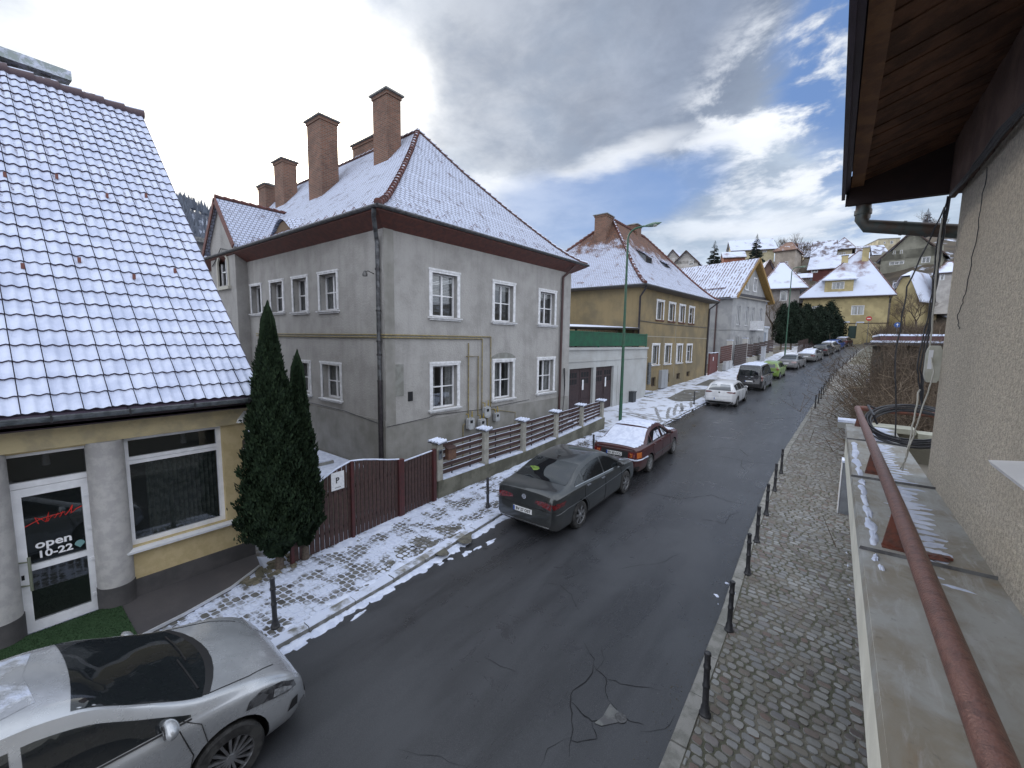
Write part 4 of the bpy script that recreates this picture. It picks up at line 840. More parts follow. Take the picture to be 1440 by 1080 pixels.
# ------------------------------------------------------------------ gates and fence before the grey house
GX = lambda y: itp([(3.4,-7.98),(4.8,-8.08),(6.1,-8.19),(7.4,-8.30)], y)
gt_ = thing('driveway_gate', 'red-brown slatted double driveway gate with arched snowy top and parking sign', 'gate', (GX(4.8), 4.8, 0))
gtop = lambda y: itp([(3.4,1.22),(3.8,1.36),(4.1,1.50),(4.45,1.65),(4.8,1.74),(5.1,1.70),(5.45,1.62),(5.8,1.53),(6.13,1.46)], y)
def slats(root, y0, y1, topf, n):
    w = (y1-y0)/n
    for i in range(n):
        ya = y0+w*i+.011; yb = y0+w*(i+1)-.012; g = MB(); xa, xb = GX(ya), GX(yb); zb = .05+zt((ya+yb)/2)
        g.hexa([(xa-.012,ya,zb),(xa+.012,ya,zb),(xb+.012,yb,zb),(xb-.012,yb,zb),(xa-.012,ya,topf(ya)),(xa+.012,ya,topf(ya)),(xb+.012,yb,topf(yb)),(xb-.012,yb,topf(yb))]); mk('slat', g, DARKW, root)
slats(gt_, 3.5, 6.10, gtop, 24)
g = MB()
for y in (3.46, 4.80, 6.13): g.bar((GX(y)+.03,y,0), (GX(y)+.03,y,gtop(y)+.01), .06, .07)
mk('gate_post', g, mat('red_brown_post', (.075,.020,.020), .55, col2=(.055,.018,.018), vs=9), gt_)
for z in (.35, 1.15): g = MB(); g.bar((GX(3.5)-.035,3.5,z),(GX(6.1)-.035,6.1,z), .03, .05); mk('rail', g, DARKW, gt_)
g = MB(); pts = [(GX(y), y, gtop(y)+.012) for y in [3.48+2.66*i/24 for i in range(25)]]; g.tube(pts, .02, 6); mk('top_snow', g, SNOW, gt_, 60)
sy = 4.50; g = MB(); FP = facade(GX(4.32)+.022, 4.32, -4); g.fbox(FP, 0, .30, 1.22, 1.60, 0, .006); sgn = mk('parking_sign', g, mat('sign_white', (.74,.75,.77), .4, col2=(.62,.63,.66), vs=30), gt_)
placetext(sgn, 'P', .17, lambda x, y, z: FP(.14+x, 1.42+y, .010+z), BLACKM, .004); g = MB(); g.fbox(FP, .08, .22, 1.265, 1.275, .006, .009); mk('sign_line', g, BLACKM, sgn)
pg = thing('garden_gate', 'narrow red-brown slatted garden gate beside the stone fence pier', 'gate', (GX(6.8), 6.8, 0))
slats(pg, 6.22, 7.28, lambda y: 1.36+.05*(y-6.2), 10)
for y in (6.20, 7.33): g = MB(); g.bar((GX(y)+.03,y,0),(GX(y)+.03,y,1.47), .10, .09); mk('gate_post', g, MATS['red_brown_post'], pg)
for z in (.35, 1.1): g = MB(); g.bar((GX(6.2)-.035,6.2,z),(GX(7.3)-.035,7.3,z), .03, .05); mk('rail', g, DARKW, pg)
g = MB(); g.bar((GX(6.2),6.2,1.385),(GX(7.3),7.3,1.435), .045, .02); mk('top_snow', g, SNOW, pg)
fn = thing('garden_fence', 'fence of dark horizontal boards between cream piers on a low concrete wall', 'fence', (-8.45, 12.5, .1))
PY = [7.62, 9.55, 11.55, 13.72, 15.78, 17.75]; tz = [1.62, 1.66, 1.65, 1.67, 1.69, 1.68]; cz = [.56,.57,.56,.66,.78,.90]
g = MB()
for i in range(5): g.hexa([(-8.62,PY[i]-.10*(i==0),-.1),(-8.30,PY[i]-.10*(i==0),-.1),(-8.30,PY[i+1]+.14*(i==4),-.1),(-8.62,PY[i+1]+.14*(i==4),-.1),(-8.62,PY[i]-.10*(i==0),cz[i]-.05),(-8.30,PY[i]-.10*(i==0),cz[i]-.05),(-8.30,PY[i+1]+.14*(i==4),cz[i+1]-.05),(-8.62,PY[i+1]+.14*(i==4),cz[i+1]-.05)])
base = mk('base_wall', g, mat('mossy_concrete', (.17,.165,.13), .9, col2=(.085,.082,.06), vs=1.6, vlo=.38, vhi=.62, bump=.5, bs=40, streak=.5), fn)
g = MB()
for i in range(5): g.hexa([(-8.60,PY[i]+.1,cz[i]-.05),(-8.32,PY[i]+.1,cz[i]-.05),(-8.32,PY[i+1]-.1,cz[i+1]-.05),(-8.60,PY[i+1]-.1,cz[i+1]-.05),(-8.60,PY[i]+.1,cz[i]-.01),(-8.325,PY[i]+.1,cz[i]-.01),(-8.325,PY[i+1]-.1,cz[i+1]-.01),(-8.60,PY[i+1]-.1,cz[i+1]-.01)])
mk('base_snow', g, SNOW, fn)
PIER = mat('cream_pier', (.36,.35,.31), .9, col2=(.27,.26,.23), vs=5, bump=.3, bs=60, streak=.3)
for i, y in enumerate(PY):
    g = MB(); g.box(-8.56, -8.34, y-.10, y+.10, cz[i]-.06, tz[i]-.06); p = mk('pier', g, PIER, fn)
    g = MB(); g.hexa([(-8.66,y-.17,tz[i]-.06),(-8.24,y-.17,tz[i]-.06),(-8.24,y+.17,tz[i]-.06),(-8.66,y+.17,tz[i]-.06),(-8.64,y-.15,tz[i]-.02),(-8.26,y-.15,tz[i]-.02),(-8.28,y+.15,tz[i]+.02),(-8.62,y+.15,tz[i]+.02)]); mk('pier_cap', g, BLACKM, p)
    g = MB()
    for k in range(4): g.tube([(-8.63+k*.12,y-.155,tz[i]-.022),(-8.60+k*.11,y+.15,tz[i]+.012)], .045, 8)
    mk('cap_snow', g, SNOW, p, 60)
for i in range(5):
    y0, y1 = PY[i]+.10, PY[i+1]-.10; s = MB()
    for k in range(5):
        g = MB(); za = cz[i]+.07+(tz[i]-.10-cz[i])*k/5; zb = cz[i+1]+.07+(tz[i+1]-.10-cz[i+1])*k/5; th = .105
        g.hexa([(-8.47,y0,za),(-8.445,y0,za),(-8.445,y1,zb),(-8.47,y1,zb),(-8.47,y0,za+th),(-8.445,y0,za+th),(-8.445,y1,zb+th),(-8.47,y1,zb+th)]); mk('board', g, DARKW, fn)
        s.hexa([(-8.475,y0,za+th),(-8.443,y0,za+th),(-8.443,y1,zb+th),(-8.475,y1,zb+th),(-8.468,y0,za+th+.006),(-8.450,y0,za+th+.006),(-8.450,y1,zb+th+.006),(-8.468,y1,zb+th+.006)])
    for q in (.28,.72): yy = y0+(y1-y0)*q; s.m = 1; s.bar((-8.49,yy,cz[i]-.02),(-8.49,yy,tz[i]-.12),.03,.03)
    s.m = 0; mk('board_snow', s, [SNOW, BLACKM], fn)
lb = thing('letter_box', 'brown wooden letter box hung on the fence by the first pier', 'letter box', (-8.38, 8.02, 1.2))
g = MB(); g.hexa([(-8.44,7.9,1.03),(-8.30,7.9,1.03),(-8.30,8.2,1.03),(-8.44,8.2,1.03),(-8.44,7.9,1.38),(-8.30,7.9,1.33),(-8.30,8.2,1.33),(-8.44,8.2,1.38)]); mk('box', g, mat('letterbox_wood', (.14,.075,.045), .7, col2=(.10,.05,.035), vs=12), lb)
g = MB(); g.hexa([(-8.45,7.88,1.385),(-8.27,7.88,1.33),(-8.27,8.22,1.33),(-8.45,8.22,1.385),(-8.45,7.88,1.40),(-8.27,7.88,1.345),(-8.27,8.22,1.345),(-8.45,8.22,1.40)]); mk('lid', g, DARKW, lb)
ic = thing('intercom_panel', 'small dark metal intercom panel on the first fence pier', 'intercom', (-8.33, 7.62, 1.3))
g = MB(); g.box(-8.34, -8.315, 7.56, 7.68, 1.12, 1.38); mk('plate', g, ZINC, ic); g = MB(); g.box(-8.315,-8.31,7.585,7.655,1.28,1.35); mk('speaker_slot', g, DARKIN, ic)
for i, (x, y, z) in enumerate([(-8.9,9.6,.1)]): pass
# thuja pair
LEAF = mat('thuja_foliage', (.016,.030,.016), .85, rpi=[(.008,.016,.010),(.020,.038,.018),(.013,.025,.013),(.030,.050,.024),(.010,.020,.011)], spec=.2)
BARK = mat('conifer_bark', (.12,.095,.075), .9, col2=(.075,.06,.05), vs=18, bump=.6, bs=40)
def thuja(name, label, x, y, h, rb, z0, n, seed, lean=0.):
    t_ = thing(name, label, 'tree', (x, y, 0), 'columnar conifers by the gate'); r = random.Random(seed); g = MB()
    prof = lambda q: rb*(min(1, (q/.10)**.6) if q < .10 else 1)*(1-max(0, (q-.12)/.88)**1.25)**.9*(1+.0*q)
    for i in range(n):
        q = r.random()**1.15; z = z0+(h-z0)*q; a = r.uniform(0, 2*pi); lum = 1+.16*sin(5*a+z*7+seed)+.10*sin(9*a-z*13); R = prof(q)*lum*(.60+.44*r.random()**.35+(.16*r.random() if r.random() < .05 else 0))
        if q > .95: R *= .8
        c = Vector((x+lean*q+R*cos(a), y+R*sin(a), z)); up = Vector((.35*cos(a)+r.uniform(-.5,.5), .35*sin(a)+r.uniform(-.5,.5), 1)).normalized(); sd_ = up.cross(Vector((cos(a+r.uniform(-1.2,1.2)), sin(a+r.uniform(-1.2,1.2)), 0))).normalized()
        l = r.uniform(.03, .085); w = r.uniform(.010, .022); g.add([c-sd_*w*.6, c+sd_*w*.6, c+sd_*w+up*l*.6, c+up*l*1.2, c-sd_*w+up*l*.6], [(0,1,2,3,4)])
    for i in range(int(n*.05)):
        q = r.random(); z = z0+(h-z0)*q; a = r.uniform(0,6.28); R = prof(q)*.55; c = Vector((x+lean*q+R*cos(a), y+R*sin(a), z)); g.add([c+Vector((-.12,0,-.15)), c+Vector((.12,.02,-.15)), c+Vector((0,.03,.2))], [(0,1,2)]); g.add([c+Vector((0,-.12,-.15)), c+Vector((.02,.12,-.15)), c+Vector((.03,0,.2))], [(0,1,2)])
    core = MB(); core.lathe((x+lean*.3, y, 0), [(rb*.5, z0+.15)]+[(prof(q)*.62, z0+(h-z0)*q) for q in (.12,.25,.4,.55,.7,.82,.9)], 10); g.v, g.f, g.mi  # dark inner mass of twigs
    k = len(g.v); g.v += core.v; g.f += [tuple(k+i for i in f) for f in core.f]; g.mi += [0]*len(core.f)
    mk('foliage', g, LEAF, t_)
    g = MB(); g.tube([(x+.03,y,-.05),(x,y+.02,.35),(x-.02,y,.9),(x+lean*.5,y,h*.8)], [.085,.065,.055,.02], 9); mk('trunk', g, BARK, t_, 60); return t_
thuja('columnar_conifer', 'taller dark columnar conifer at the corner of the yellow eatery', -8.02, 3.24, 4.85, .54, .42, 46000, 3)
thuja('columnar_conifer', 'shorter dark columnar conifer tucked behind the taller one', -8.02, 3.72, 3.98, .34, .45, 26000, 5)
g = MB(); r = random.Random(8)
for i in range(46):
    x, y = r.uniform(-8.35,-7.85), r.uniform(2.55,3.6); s = r.uniform(.04,.09); z = zt(y)+PV
    g.hexa([(x-s,y-s*.7,z),(x+s,y-s*.8,z),(x+s*1.1,y+s*.7,z),(x-s*.9,y+s*.8,z),(x-s*.8,y-s*.5,z+.03),(x+s*.8,y-s*.6,z+.035),(x+s*.9,y+s*.5,z+.03),(x-s*.7,y+s*.6,z+.035)])
struct('loose_paving', g, mat('mossy_slab', (.17,.15,.11), .95, col2=(.09,.085,.06), vs=5, bump=.6, bs=30), kind='stuff')
# ------------------------------------------------------------------ street lamps and bollards
def lamp(name, label, x, y, H, yaw):
    z = zt(y)+PV; t_ = thing(name, label, 'street lamp', (x, y, z), 'green street lamps along the left pavement')
    g = MB(); g.tube([(x,y,z-.1),(x,y,z+1.4)], .085, 12); g.tube([(x,y,z+1.4),(x,y,z+H-.35)], [.078,.05], 12); c, s = cos(yaw), sin(yaw)
    pts = [(x,y,z+H-.4)]+[(x+c*.55*(1-cos(a)), y+s*.55*(1-cos(a)), z+H-.4+.5*sin(a)) for a in [pi/2*i/8 for i in range(1, 9)]]
    pts.append((x+c*.75, y+s*.75, z+H+.14)); g.tube(pts, .042, 10); mk('pole', g, GREENM, t_, 60)
    e = Vector(pts[-1]); d = Vector((c, s, .12)).normalized(); g = MB(); sd_ = Vector((-s, c, 0)); up = d.cross(sd_)
    def hd(u, v):
        a = 2*pi*u; w = [.05,.09,.14,.17,.16,.10,.01][min(6, int(v*6))]; q = e+d*(v*.85-.05)
        return tuple(q + sd_*w*cos(a) + up*(-w*.75*sin(a) if sin(a) < 0 else -w*.35*sin(a))*(-1))
    g.grid(hd, 14, 6); h = mk('lamp_head', g, mat('lamp_housing', (.12,.22,.15), .5, col2=(.20,.26,.22), vs=10), t_, 60)
    g = MB(); q = e+d*.48-up*-.0; g.lathe((q.x,q.y,q.z-.09), [(.02,-.05),(.09,-.035),(.13,.0),(.14,.03)], 14); mk('lamp_glass', g, mat('frosted_glass', (.45,.46,.42), .3), h, 60)
    return t_
lamp('street_lamp', 'tall green curved-arm street lamp beyond the cream-piered fence, before the garages', -8.47, 20.1, 9.45, radians(12))
lamp('street_lamp', 'farther green street lamp beside the grey gabled house fence', -4.94, 62.0, 11.2, radians(20))
def boll_mesh():
    g = MB(); g.lathe((0,0,0), [(.066,0),(.066,.03),(.052,.045),(.048,.11),(.036,.14),(.036,.36),(.043,.37),(.043,.395),(.035,.405),(.034,.60),(.042,.61),(.042,.64),(.034,.65),(.034,.765),(.040,.775),(.036,.80),(.015,.815),(.0,.816)], 14); return g
def bollards(pos, labels, group):
    first = mk('bollard', boll_mesh(), BLACKM, None, 40, loc=(0, 0, 0)); BL = []
    for i, (x, y) in enumerate(pos):
        o = first if i == 0 else first.copy()
        if i: COL.objects.link(o)
        o.location = (x, y, zt(y)+PV); r_ = random.Random(i*7+len(pos)); o.rotation_euler = (r_.uniform(-.02,.02), r_.uniform(-.02,.02), r_.uniform(0, 3)); tag(o, labels(i), 'bollard', group); BL.append(o)
    return BL
ORD = ['first','second','third','fourth','fifth','sixth','seventh','eighth','ninth','tenth','eleventh','twelfth','thirteenth','fourteenth','fifteenth','sixteenth','seventeenth','eighteenth','nineteenth','twentieth','twenty-first','twenty-second','twenty-third','twenty-fourth','twenty-fifth','twenty-sixth','twenty-seventh','twenty-eighth']
RB = [(-.89,4.97),(-.96,6.75),(-.99,8.66),(-1.04,10.14),(-1.05,11.78),(-1.07,13.71),(-1.08,15.57)]
yy = 30.0
while yy < 50: RB.append((kr(yy)+.2, yy)); yy += 2.05
for yy in (54.5, 58.5, 62.5, 66.5, 70.5): RB.append((kr(yy)+.22, yy))
bollards(RB, lambda i: f'black iron bollard on the bare cobbled right pavement, {ORD[i]} from the viewer', 'black bollards along the right pavement')
LB = [(-6.36,2.48),(-6.85,7.91),(-6.72,10.9),(-6.7,13.6),(-6.72,27.3),(-6.5,32.3),(-5.9,50.0)]
bollards(LB, lambda i: f'black bollard on the snowy left pavement, {ORD[i]} from the eatery', 'black bollards along the snowy left pavement')
# ------------------------------------------------------------------ garages with green-railed terrace
ga = thing('garage_block', 'white garage block with dark double doors under a green-railed terrace', 'garage', (-11, 23, .4))
FG = facade(-10.68, 18.3, 2.6); GW = mat('dirty_white_render', (.44,.455,.455), .9, col2=(.38,.385,.38), vs=.6, bump=.3, bs=50, streak=.2)
g = MB(); wall(g, FG, 10.1, 0, 4.02, [(.3,2.75,.35,2.95),(3.05,5.2,.35,2.95)], .3); g.fbox(FG, -.1, 10.1, 3.92, 4.05, -10, .10); g.fbox(FG, -.1, 10.1, 3.3, 3.36, 0, .04)
g.fbox(FG, 5.7, 7.6, .4, 2.95, 0, .03); g.fbox(FG, 5.9, 7.4, .4, 2.2, .03, .05); mk('wall', g, GW, ga)
GD = mat('dark_brown_doors', (.045,.025,.027), .6, col2=(.03,.018,.02), vs=8, streak=.2)
for a, b in ((.3,2.75),(3.05,5.2)):
    for k in range(2):
        u0 = a+(b-a)*k/2+.015; u1 = a+(b-a)*(k+1)/2-.015; g = MB(); g.fbox(FG, u0, u1, .38, 2.93, -.2, -.14)
        for zz in ((.5,1.2),(1.3,1.95)): g.fbox(FG, u0+.12, u1-.12, zz[0], zz[1], -.14, -.12)
        dd = mk('garage_door', g, GD, ga); g = MB()
        for q in range(3): 
            for zz in (2.1, 2.45): g.fbox(FG, u0+.15+q*.28, u0+.36+q*.28, zz, zz+.27, -.14, -.132)
        mk('door_panes', g, DARKIN, dd)
    g = MB(); g.fbox(FG, a+(b-a)*.60, a+(b-a)*.60+.16, 1.75, 2.3, -.12, -.11); mk('notice', g, WHITEP, dd)
g = MB(); PG = MB()
for i in range(84): u = .1+i*.118; PG.fbox(FG, u, u+.104, 4.13, 4.86, -.02, .0)
PG.fbox(FG, 0, 10, 4.86, 4.92, -.04, .03); 
for u in (0, 3.3, 6.6, 9.95): PG.fbox(FG, u-.04, u+.04, 4.05, 4.95, -.08, -.02)
mk('terrace_railing', PG, mat('green_boards', (.010,.11,.055), .45, col2=(.012,.08,.045), vs=3, streak=.3), ga)
g = MB(); g.hexa([FG(.2,5.05,-.6),FG(10,5.25,-.6),FG(10,5.25,-4),FG(.2,5.05,-4)]+[FG(.2,5.14,-.5),FG(10,5.36,-.5),FG(10,5.6,-4),FG(.2,5.4,-4)]); cn = mk('terrace_canopy', g, mat('canopy_boards', (.10,.09,.08), .8, snow=(.3,.4,3,.5)), ga)
g = MB(); 
for i in range(22):
    u = 2.4+i*.2; g.bar(FG(u,4.5,-.9), FG(u+.55,5.1,-.9), .02); g.bar(FG(u+.55,4.5,-.9), FG(u,5.1,-.9), .02)
mk('trellis', g, mat('trellis_wood', (.30,.22,.15), .8), cn)
g = MB()
for u in (.3, 2.3, 7.2, 9.8): g.fbox(FG, u, u+.09, 4.05, 5.2, -1, -.9)
g.fbox(FG, .3, 9.8, 4.05, 5.0, -3.2, -3.1); mk('canopy_post', g, mat('old_brown_wood', (.08,.055,.045), .8), cn)
g = MB(); g.fbox(FG, 7.35, 7.8, .35, 1.15, .05, .35); g.fbox(FG, 7.33, 7.82, 1.15, 1.22, .03, .38); tag(mk('waste_bin', g, mat('bin_dark', (.04,.045,.05), .5), None, loc=(-10.2,25.9,.4)), 'small dark bin against the white garage wall', 'bin')
# ------------------------------------------------------------------ ochre house
OC = mat('weathered_ochre_plaster', (.24,.185,.10), .95, col2=(.15,.125,.08), vs=.7, vlo=.36, vhi=.66, bump=.5, bs=14, streak=.35, fine=.15)
oh = thing('ochre_house', 'brown-ochre plastered two-storey house with patchy snow on its hipped tile roof', 'house', (-15, 36, .6))
FO = facade(-10.9, 28.35, 3.75); OL = 15.3; OT = 8.22
def uz(px, py, F=None, ox=-10.9, oy=28.35, az=3.75):
    a = radians(az); d = ray(px, py); n = Vector((cos(a), -sin(a), 0)); t = (Vector((ox, oy, 0))).dot(n)/d.dot(n); q = d*t; return ((q.y-oy)*cos(a)+(q.x-ox)*sin(a), q.z+HC)
ho = []
for row, (z0, z1) in enumerate(((6.08,7.42),(2.72,4.16))):
    for u0 in ((3.0,5.35,7.6,9.9) if row == 0 else (2.55,4.95,7.45,9.85)): ho.append((u0, u0+1.15, z0, z1))
hb = [(2.6,3.4,1.05,1.75),(5.4,6.1,1.2,1.9),(7.7,8.5,1.3,1.8),(10.1,10.9,1.4,1.85)]
g = MB(); wall(g, FO, OL, .1, OT, ho+hb+[(.35,1.35,.85,3.0)], .25); FOL = facade(-23, 28.35, 90); wall(g, FOL, 12.1, .1, OT, [(5.0,6.6,5.6,7.2)], .25)
e = FO(OL, 0); g.quad((e[0],e[1],0),(-23,e[1],0),(-23,e[1],OT),(e[0],e[1],OT)); g.prism([FO(.85+.5*cos(a), 3.0+.35*sin(a), -.001) for a in [pi*i/10 for i in range(11)]], (.012,0,0)); mk('wall', g, OC, oh)
g = MB(); g.fbox(FO, 0, OL, 4.78, 4.84, 0, .02); g.fbox(FO, 6.95, 7.0, 1.5, 6.9, 0, .012); g.fbox(FO, 4.6, 4.64, 1.5, 4.8, 0, .012); mk('plaster_bands', g, mat('pale_band', (.30,.28,.23), .9), oh)
g = MB(); g.tube([FO(0,5.86,.03),FO(4,5.80,.03),FO(OL,5.84,.03)], .022, 5); mk('cable', g, BLACKM, oh)
for i, h in enumerate(ho): window(oh, FO, *h, curtain=['full','full','right','left','full','full','right','sides'][i], surround=.15, trans=(.62,) if i in (3,7) else (), mull=(1,) if i in (2,6) else (0,), depth=.12, sillm=mat('red_sill', (.16,.07,.05), .7) if i < 4 else WHITEF)
window(oh, FOL, 5.0, 6.6, 5.6, 7.2, surround=0, curtain='half', mull=(1,), depth=.15)
for h in hb: window(oh, FO, *h, surround=0, sill=0, curtain=None, mull=(1,), trans=(), depth=.1, frame=mat('old_brown_frame', (.07,.05,.04), .8))
g = MB(); g.fbox(FO, .35, 1.35, .85, 2.98, -.22, -.17); g.fbox(FO, .42, .82, 1.0, 2.2, -.17, -.155); g.fbox(FO, .88, 1.28, 1.0, 2.2, -.17, -.155); mk('door', g, mat('arched_door_wood', (.07,.055,.045), .7), oh)
g = MB(); O = [(.2,.8),(.2,3.0)]+[(.85-.65*cos(a),3.0+.5*sin(a)) for a in [pi*i/10 for i in range(11)]]+[(1.5,.8)]; I = [(.35,.8),(.35,3.0)]+[(.85-.5*cos(a),3.0+.35*sin(a)) for a in [pi*i/10 for i in range(11)]]+[(1.35,.8)]
for k in range(len(O)-1): g.hexa([FO(*O[k],.06),FO(*I[k],.06),FO(*I[k],0),FO(*O[k],0),FO(*O[k+1],.06),FO(*I[k+1],.06),FO(*I[k+1],0),FO(*O[k+1],0)])
mk('door_surround', g, mat('ochre_trim', (.33,.28,.18), .9), oh)
for k in range(3):
    g = MB(); g.fbox(FO, .0-.12*k, 1.7+.12*k, .3, .85-.17*k, 0, .55+.30*k); g.m = 1; g.fbox(FO, .02-.12*k, 1.68+.12*k, .85-.17*k, .875-.17*k, 0 if k == 0 else .55+.3*(k-1), .53+.30*k); mk('step', g, [CONC, SNOW], oh)
g = MB(); g.fbox(FO, 3.95, 5.2, .85, 2.25, 0, .25); mb_ = mk('meter_cabinet', g, mat('grey_cabinet', (.30,.32,.34), .6, col2=(.30,.31,.33), vs=6), oh); g = MB(); g.fbox(FO, 4.55, 4.57, .9, 2.2, .25, .256); mk('cabinet_seam', g, ZINC, mb_); g = MB(); g.fbox(FO, 1.8, 2.2, 1.3, 2.9, 0, .12); mk('meter_box', g, ZINC, oh)
OP = [(-10.35,27.8,8.3),(-9.2,44.45,8.42),(-23.5,44.45,8.42),(-23.5,27.8,8.3)]
OPR = [(0,0),(.06,.03),(.14,.09),(.25,.19),(.4,.34),(.6,.56),(.8,.785),(1,1)]
g = MB(); OR = hiproof(g, OP, (-15.0,32.4), (-15.0,39.5), 14.15, OPR); g = MB()
def hip4(mb, P, ra, rb, zr, prof):                 # ridge runs along y: P0,P3 meet at ra, P1,P2 at rb
    ends = [ra, rb, rb, ra]; rings = [[(P[i][0]+(ends[i][0]-P[i][0])*t, P[i][1]+(ends[i][1]-P[i][1])*t, P[i][2]+(zr-P[i][2])*h) for i in range(4)] for t, h in prof]
    for s in range(4):
        a, b = s, (s+1) % 4
        for k in range(len(prof)-1):
            A, B, C, D = rings[k][a], rings[k][b], rings[k+1][b], rings[k+1][a]
            if (Vector(C)-Vector(D)).length < .01: mb.add([A,B,C], [(0,1,2)])
            else: mb.quad(A,B,C,D)
    return rings
OR = hip4(g, OP, (-15.0,32.4), (-15.0,39.6), 14.15, OPR); orf = mk('roof', g, BEAVERC, oh, uv=True)
g = MB(); hipcaps(g, OR, 0, .13, .38); hipcaps(g, OR, 1, .13, .38); hipcaps(g, OR, 3, .13, .38); ridgecaps(g, OR[-1][0], OR[-1][1], .13); mk('hip_tiles', g, HIPT, orf, 50)
g = MB(); c0, c1 = FO(0,0), FO(OL,0)
def eave2(mb, a, b, oa, ob, za, zb): mb.hexa([(a[0],a[1],za),(b[0],b[1],za),(ob[0],ob[1],zb-.16),(oa[0],oa[1],zb-.16),(a[0],a[1],za+.2),(b[0],b[1],za+.2),(ob[0],ob[1],zb-.03),(oa[0],oa[1],zb-.03)])
eave2(g, c0, c1, OP[0], OP[1], 8.12, 8.36); eave2(g, (-23,28.35), c0, (-23.5,27.8), OP[0], 8.12, 8.3); mk('eaves', g, mat('grey_brown_eaves', (.10,.085,.07), .8), oh)
g = MB(); g.tube([(OP[0][0]+.03,OP[0][1],8.24),(OP[1][0]+.03,OP[1][1],8.34)], .07, 8); g.tube([(OP[0][0],OP[0][1]-.04,8.24),(-23.5,27.76,8.24)], .07, 8); mk('gutter', g, GUTB, oh, 50)
g = MB(); g.tube([(-10.33,27.95,8.2),(-10.5,28.1,7.9),(-10.84,28.25,7.5),(-10.84,28.25,.6)], .065, 8); mk('downpipe', g, PIPEB, oh, 50)
g = MB(); a = FO(OL-.15,0); g.tube([(OP[1][0],OP[1][1]-.3,8.25),(a[0]+.1,a[1],7.6),(a[0]+.08,a[1],1.0)], .075, 8); mk('downpipe', g, PIPEB, oh, 50)
chimney(oh, -15.9, -14.9, 31.0, 32.2, 11.5, 14.3); chimney(oh, -15.7, -14.7, 36.8, 37.8, 12.6, 14.75)
for yc in (33.6, 38.2):                         # cat-slide dormers
    g = MB(); x1 = -12.35; zf0, zf1 = 10.25, 11.15
    fr_ = [(x1,yc-.75,zf0),(x1,yc+.75,zf0),(x1,yc+.75,zf1),(x1,yc-.75,zf1)]; g.quad(*fr_)
    for s in (-.75,.75): g.add([(x1,yc+s,zf0),(x1,yc+s,zf1),(-14.2,yc+s,12.35)], [(0,1,2)])
    d = mk('dormer', g, mat('dormer_grey', (.17,.18,.19), .8), orf)
    g = MB(); g.hexa([(x1+.25,yc-.95,zf1-.02),(x1+.25,yc+.95,zf1-.02),(-14.6,yc+.8,12.5),(-14.6,yc-.8,12.5),(x1+.25,yc-.95,zf1+.08),(x1+.25,yc+.95,zf1+.08),(-14.6,yc+.8,12.62),(-14.6,yc-.8,12.62)]); mk('dormer_roof', g, BEAVERC, d, uv=True)
    g = MB(); g.box(x1-.02, x1+.03, yc-.6, yc+.6, zf0+.15, zf1-.08); g.m = 1; g.box(x1+.03, x1+.05, yc-.52, yc-.05, zf0+.22, zf1-.15); g.box(x1+.03, x1+.05, yc+.05, yc+.52, zf0+.22, zf1-.15); mk('dormer_window', g, [mat('old_brown_frame', (.07,.05,.04), .8), DARKIN], d)
# ------------------------------------------------------------------ pale grey gabled house
ph = thing('gabled_house', 'light grey rendered house with ribbed snowy gable roof, yellow bargeboard and small balcony', 'house', (-12, 58, 1.8))
PGM = mat('light_grey_render', (.34,.345,.35), .9, col2=(.27,.275,.285), vs=.9, bump=.25, bs=30, streak=.2)
PA = 14.0; FH = facade(-9.95, 55.0, PA); HL = 9.5; HT = 9.95; FHL = facade(FH(0,0,-16)[0], FH(0,0,-16)[1], PA+90)
gw = [(u, u+.85, z0, z1) for z0, z1 in ((6.6,8.9),(3.0,5.2)) for u in (1.35,3.55,5.3,7.6)]
g = MB(); wall(g, FH, HL, .8, HT, gw, .2); wall(g, FHL, 16, .8, HT, [], .2); e0, e1 = FH(0,HT), FH(HL,HT); 
ap = FH(HL*.5, 14.35); g.add([FH(0,HT), FH(HL,HT), ap], [(0,1,2)]); g.quad(FH(HL,.8), FH(HL,.8,-16), FH(HL,HT,-16), FH(HL,HT)); mk('wall', g, PGM, ph)
g = MB(); g.fbox(FH, -.1, HL+.1, HT-.12, HT+.02, 0, .35); g.m = 1; g.hexa([FH(-.1,HT+.02,.4),FH(HL+.1,HT+.02,.4),FH(HL+.1,HT+.02,0),FH(-.1,HT+.02,0),FH(.1,HT+.12,.05),FH(HL-.1,HT+.12,.05),FH(HL-.1,HT+.42,0),FH(.1,HT+.42,0)]); mk('cornice', g, [mat('cornice_trim', (.30,.28,.25), .8), mat('slate_lip', (.05,.05,.06), .8)], ph)
g = MB(); g.fbox(FH, 0, HL, 5.95, 6.02, 0, .05); g.fbox(FHL, 0, 16, 5.95, 6.02, 0, .04); mk('string_course', g, mat('course_grey', (.24,.245,.25), .9), ph)
for i, h in enumerate(gw): window(ph, FH, *h, surround=.0, sill=.05, curtain='full' if i % 2 else 'right', trans=(), mull=(1,), depth=.1)
for u in (3.0, 5.3): window(ph, FH, u, u+.8, 10.9, 12.5, surround=.08, curtain='full', trans=(), mull=(1,), depth=-.05)
g = MB(); g.fbox(FH, 5.1, 6.9, 6.05, 6.2, 0, .9); 
for i in range(9): g.fbox(FH, 5.12+i*.21, 5.15+i*.21, 6.2, 7.15, .85, .88)
g.fbox(FH, 5.1, 6.9, 7.15, 7.2, .83, .9); g.fbox(FH, 5.1, 5.14, 6.2, 7.2, 0, .9); g.fbox(FH, 6.86, 6.9, 6.2, 7.2, 0, .9); mk('balcony', g, WHITEF, ph)
g = MB(); RIDGE = 14.75; ee = 9.75
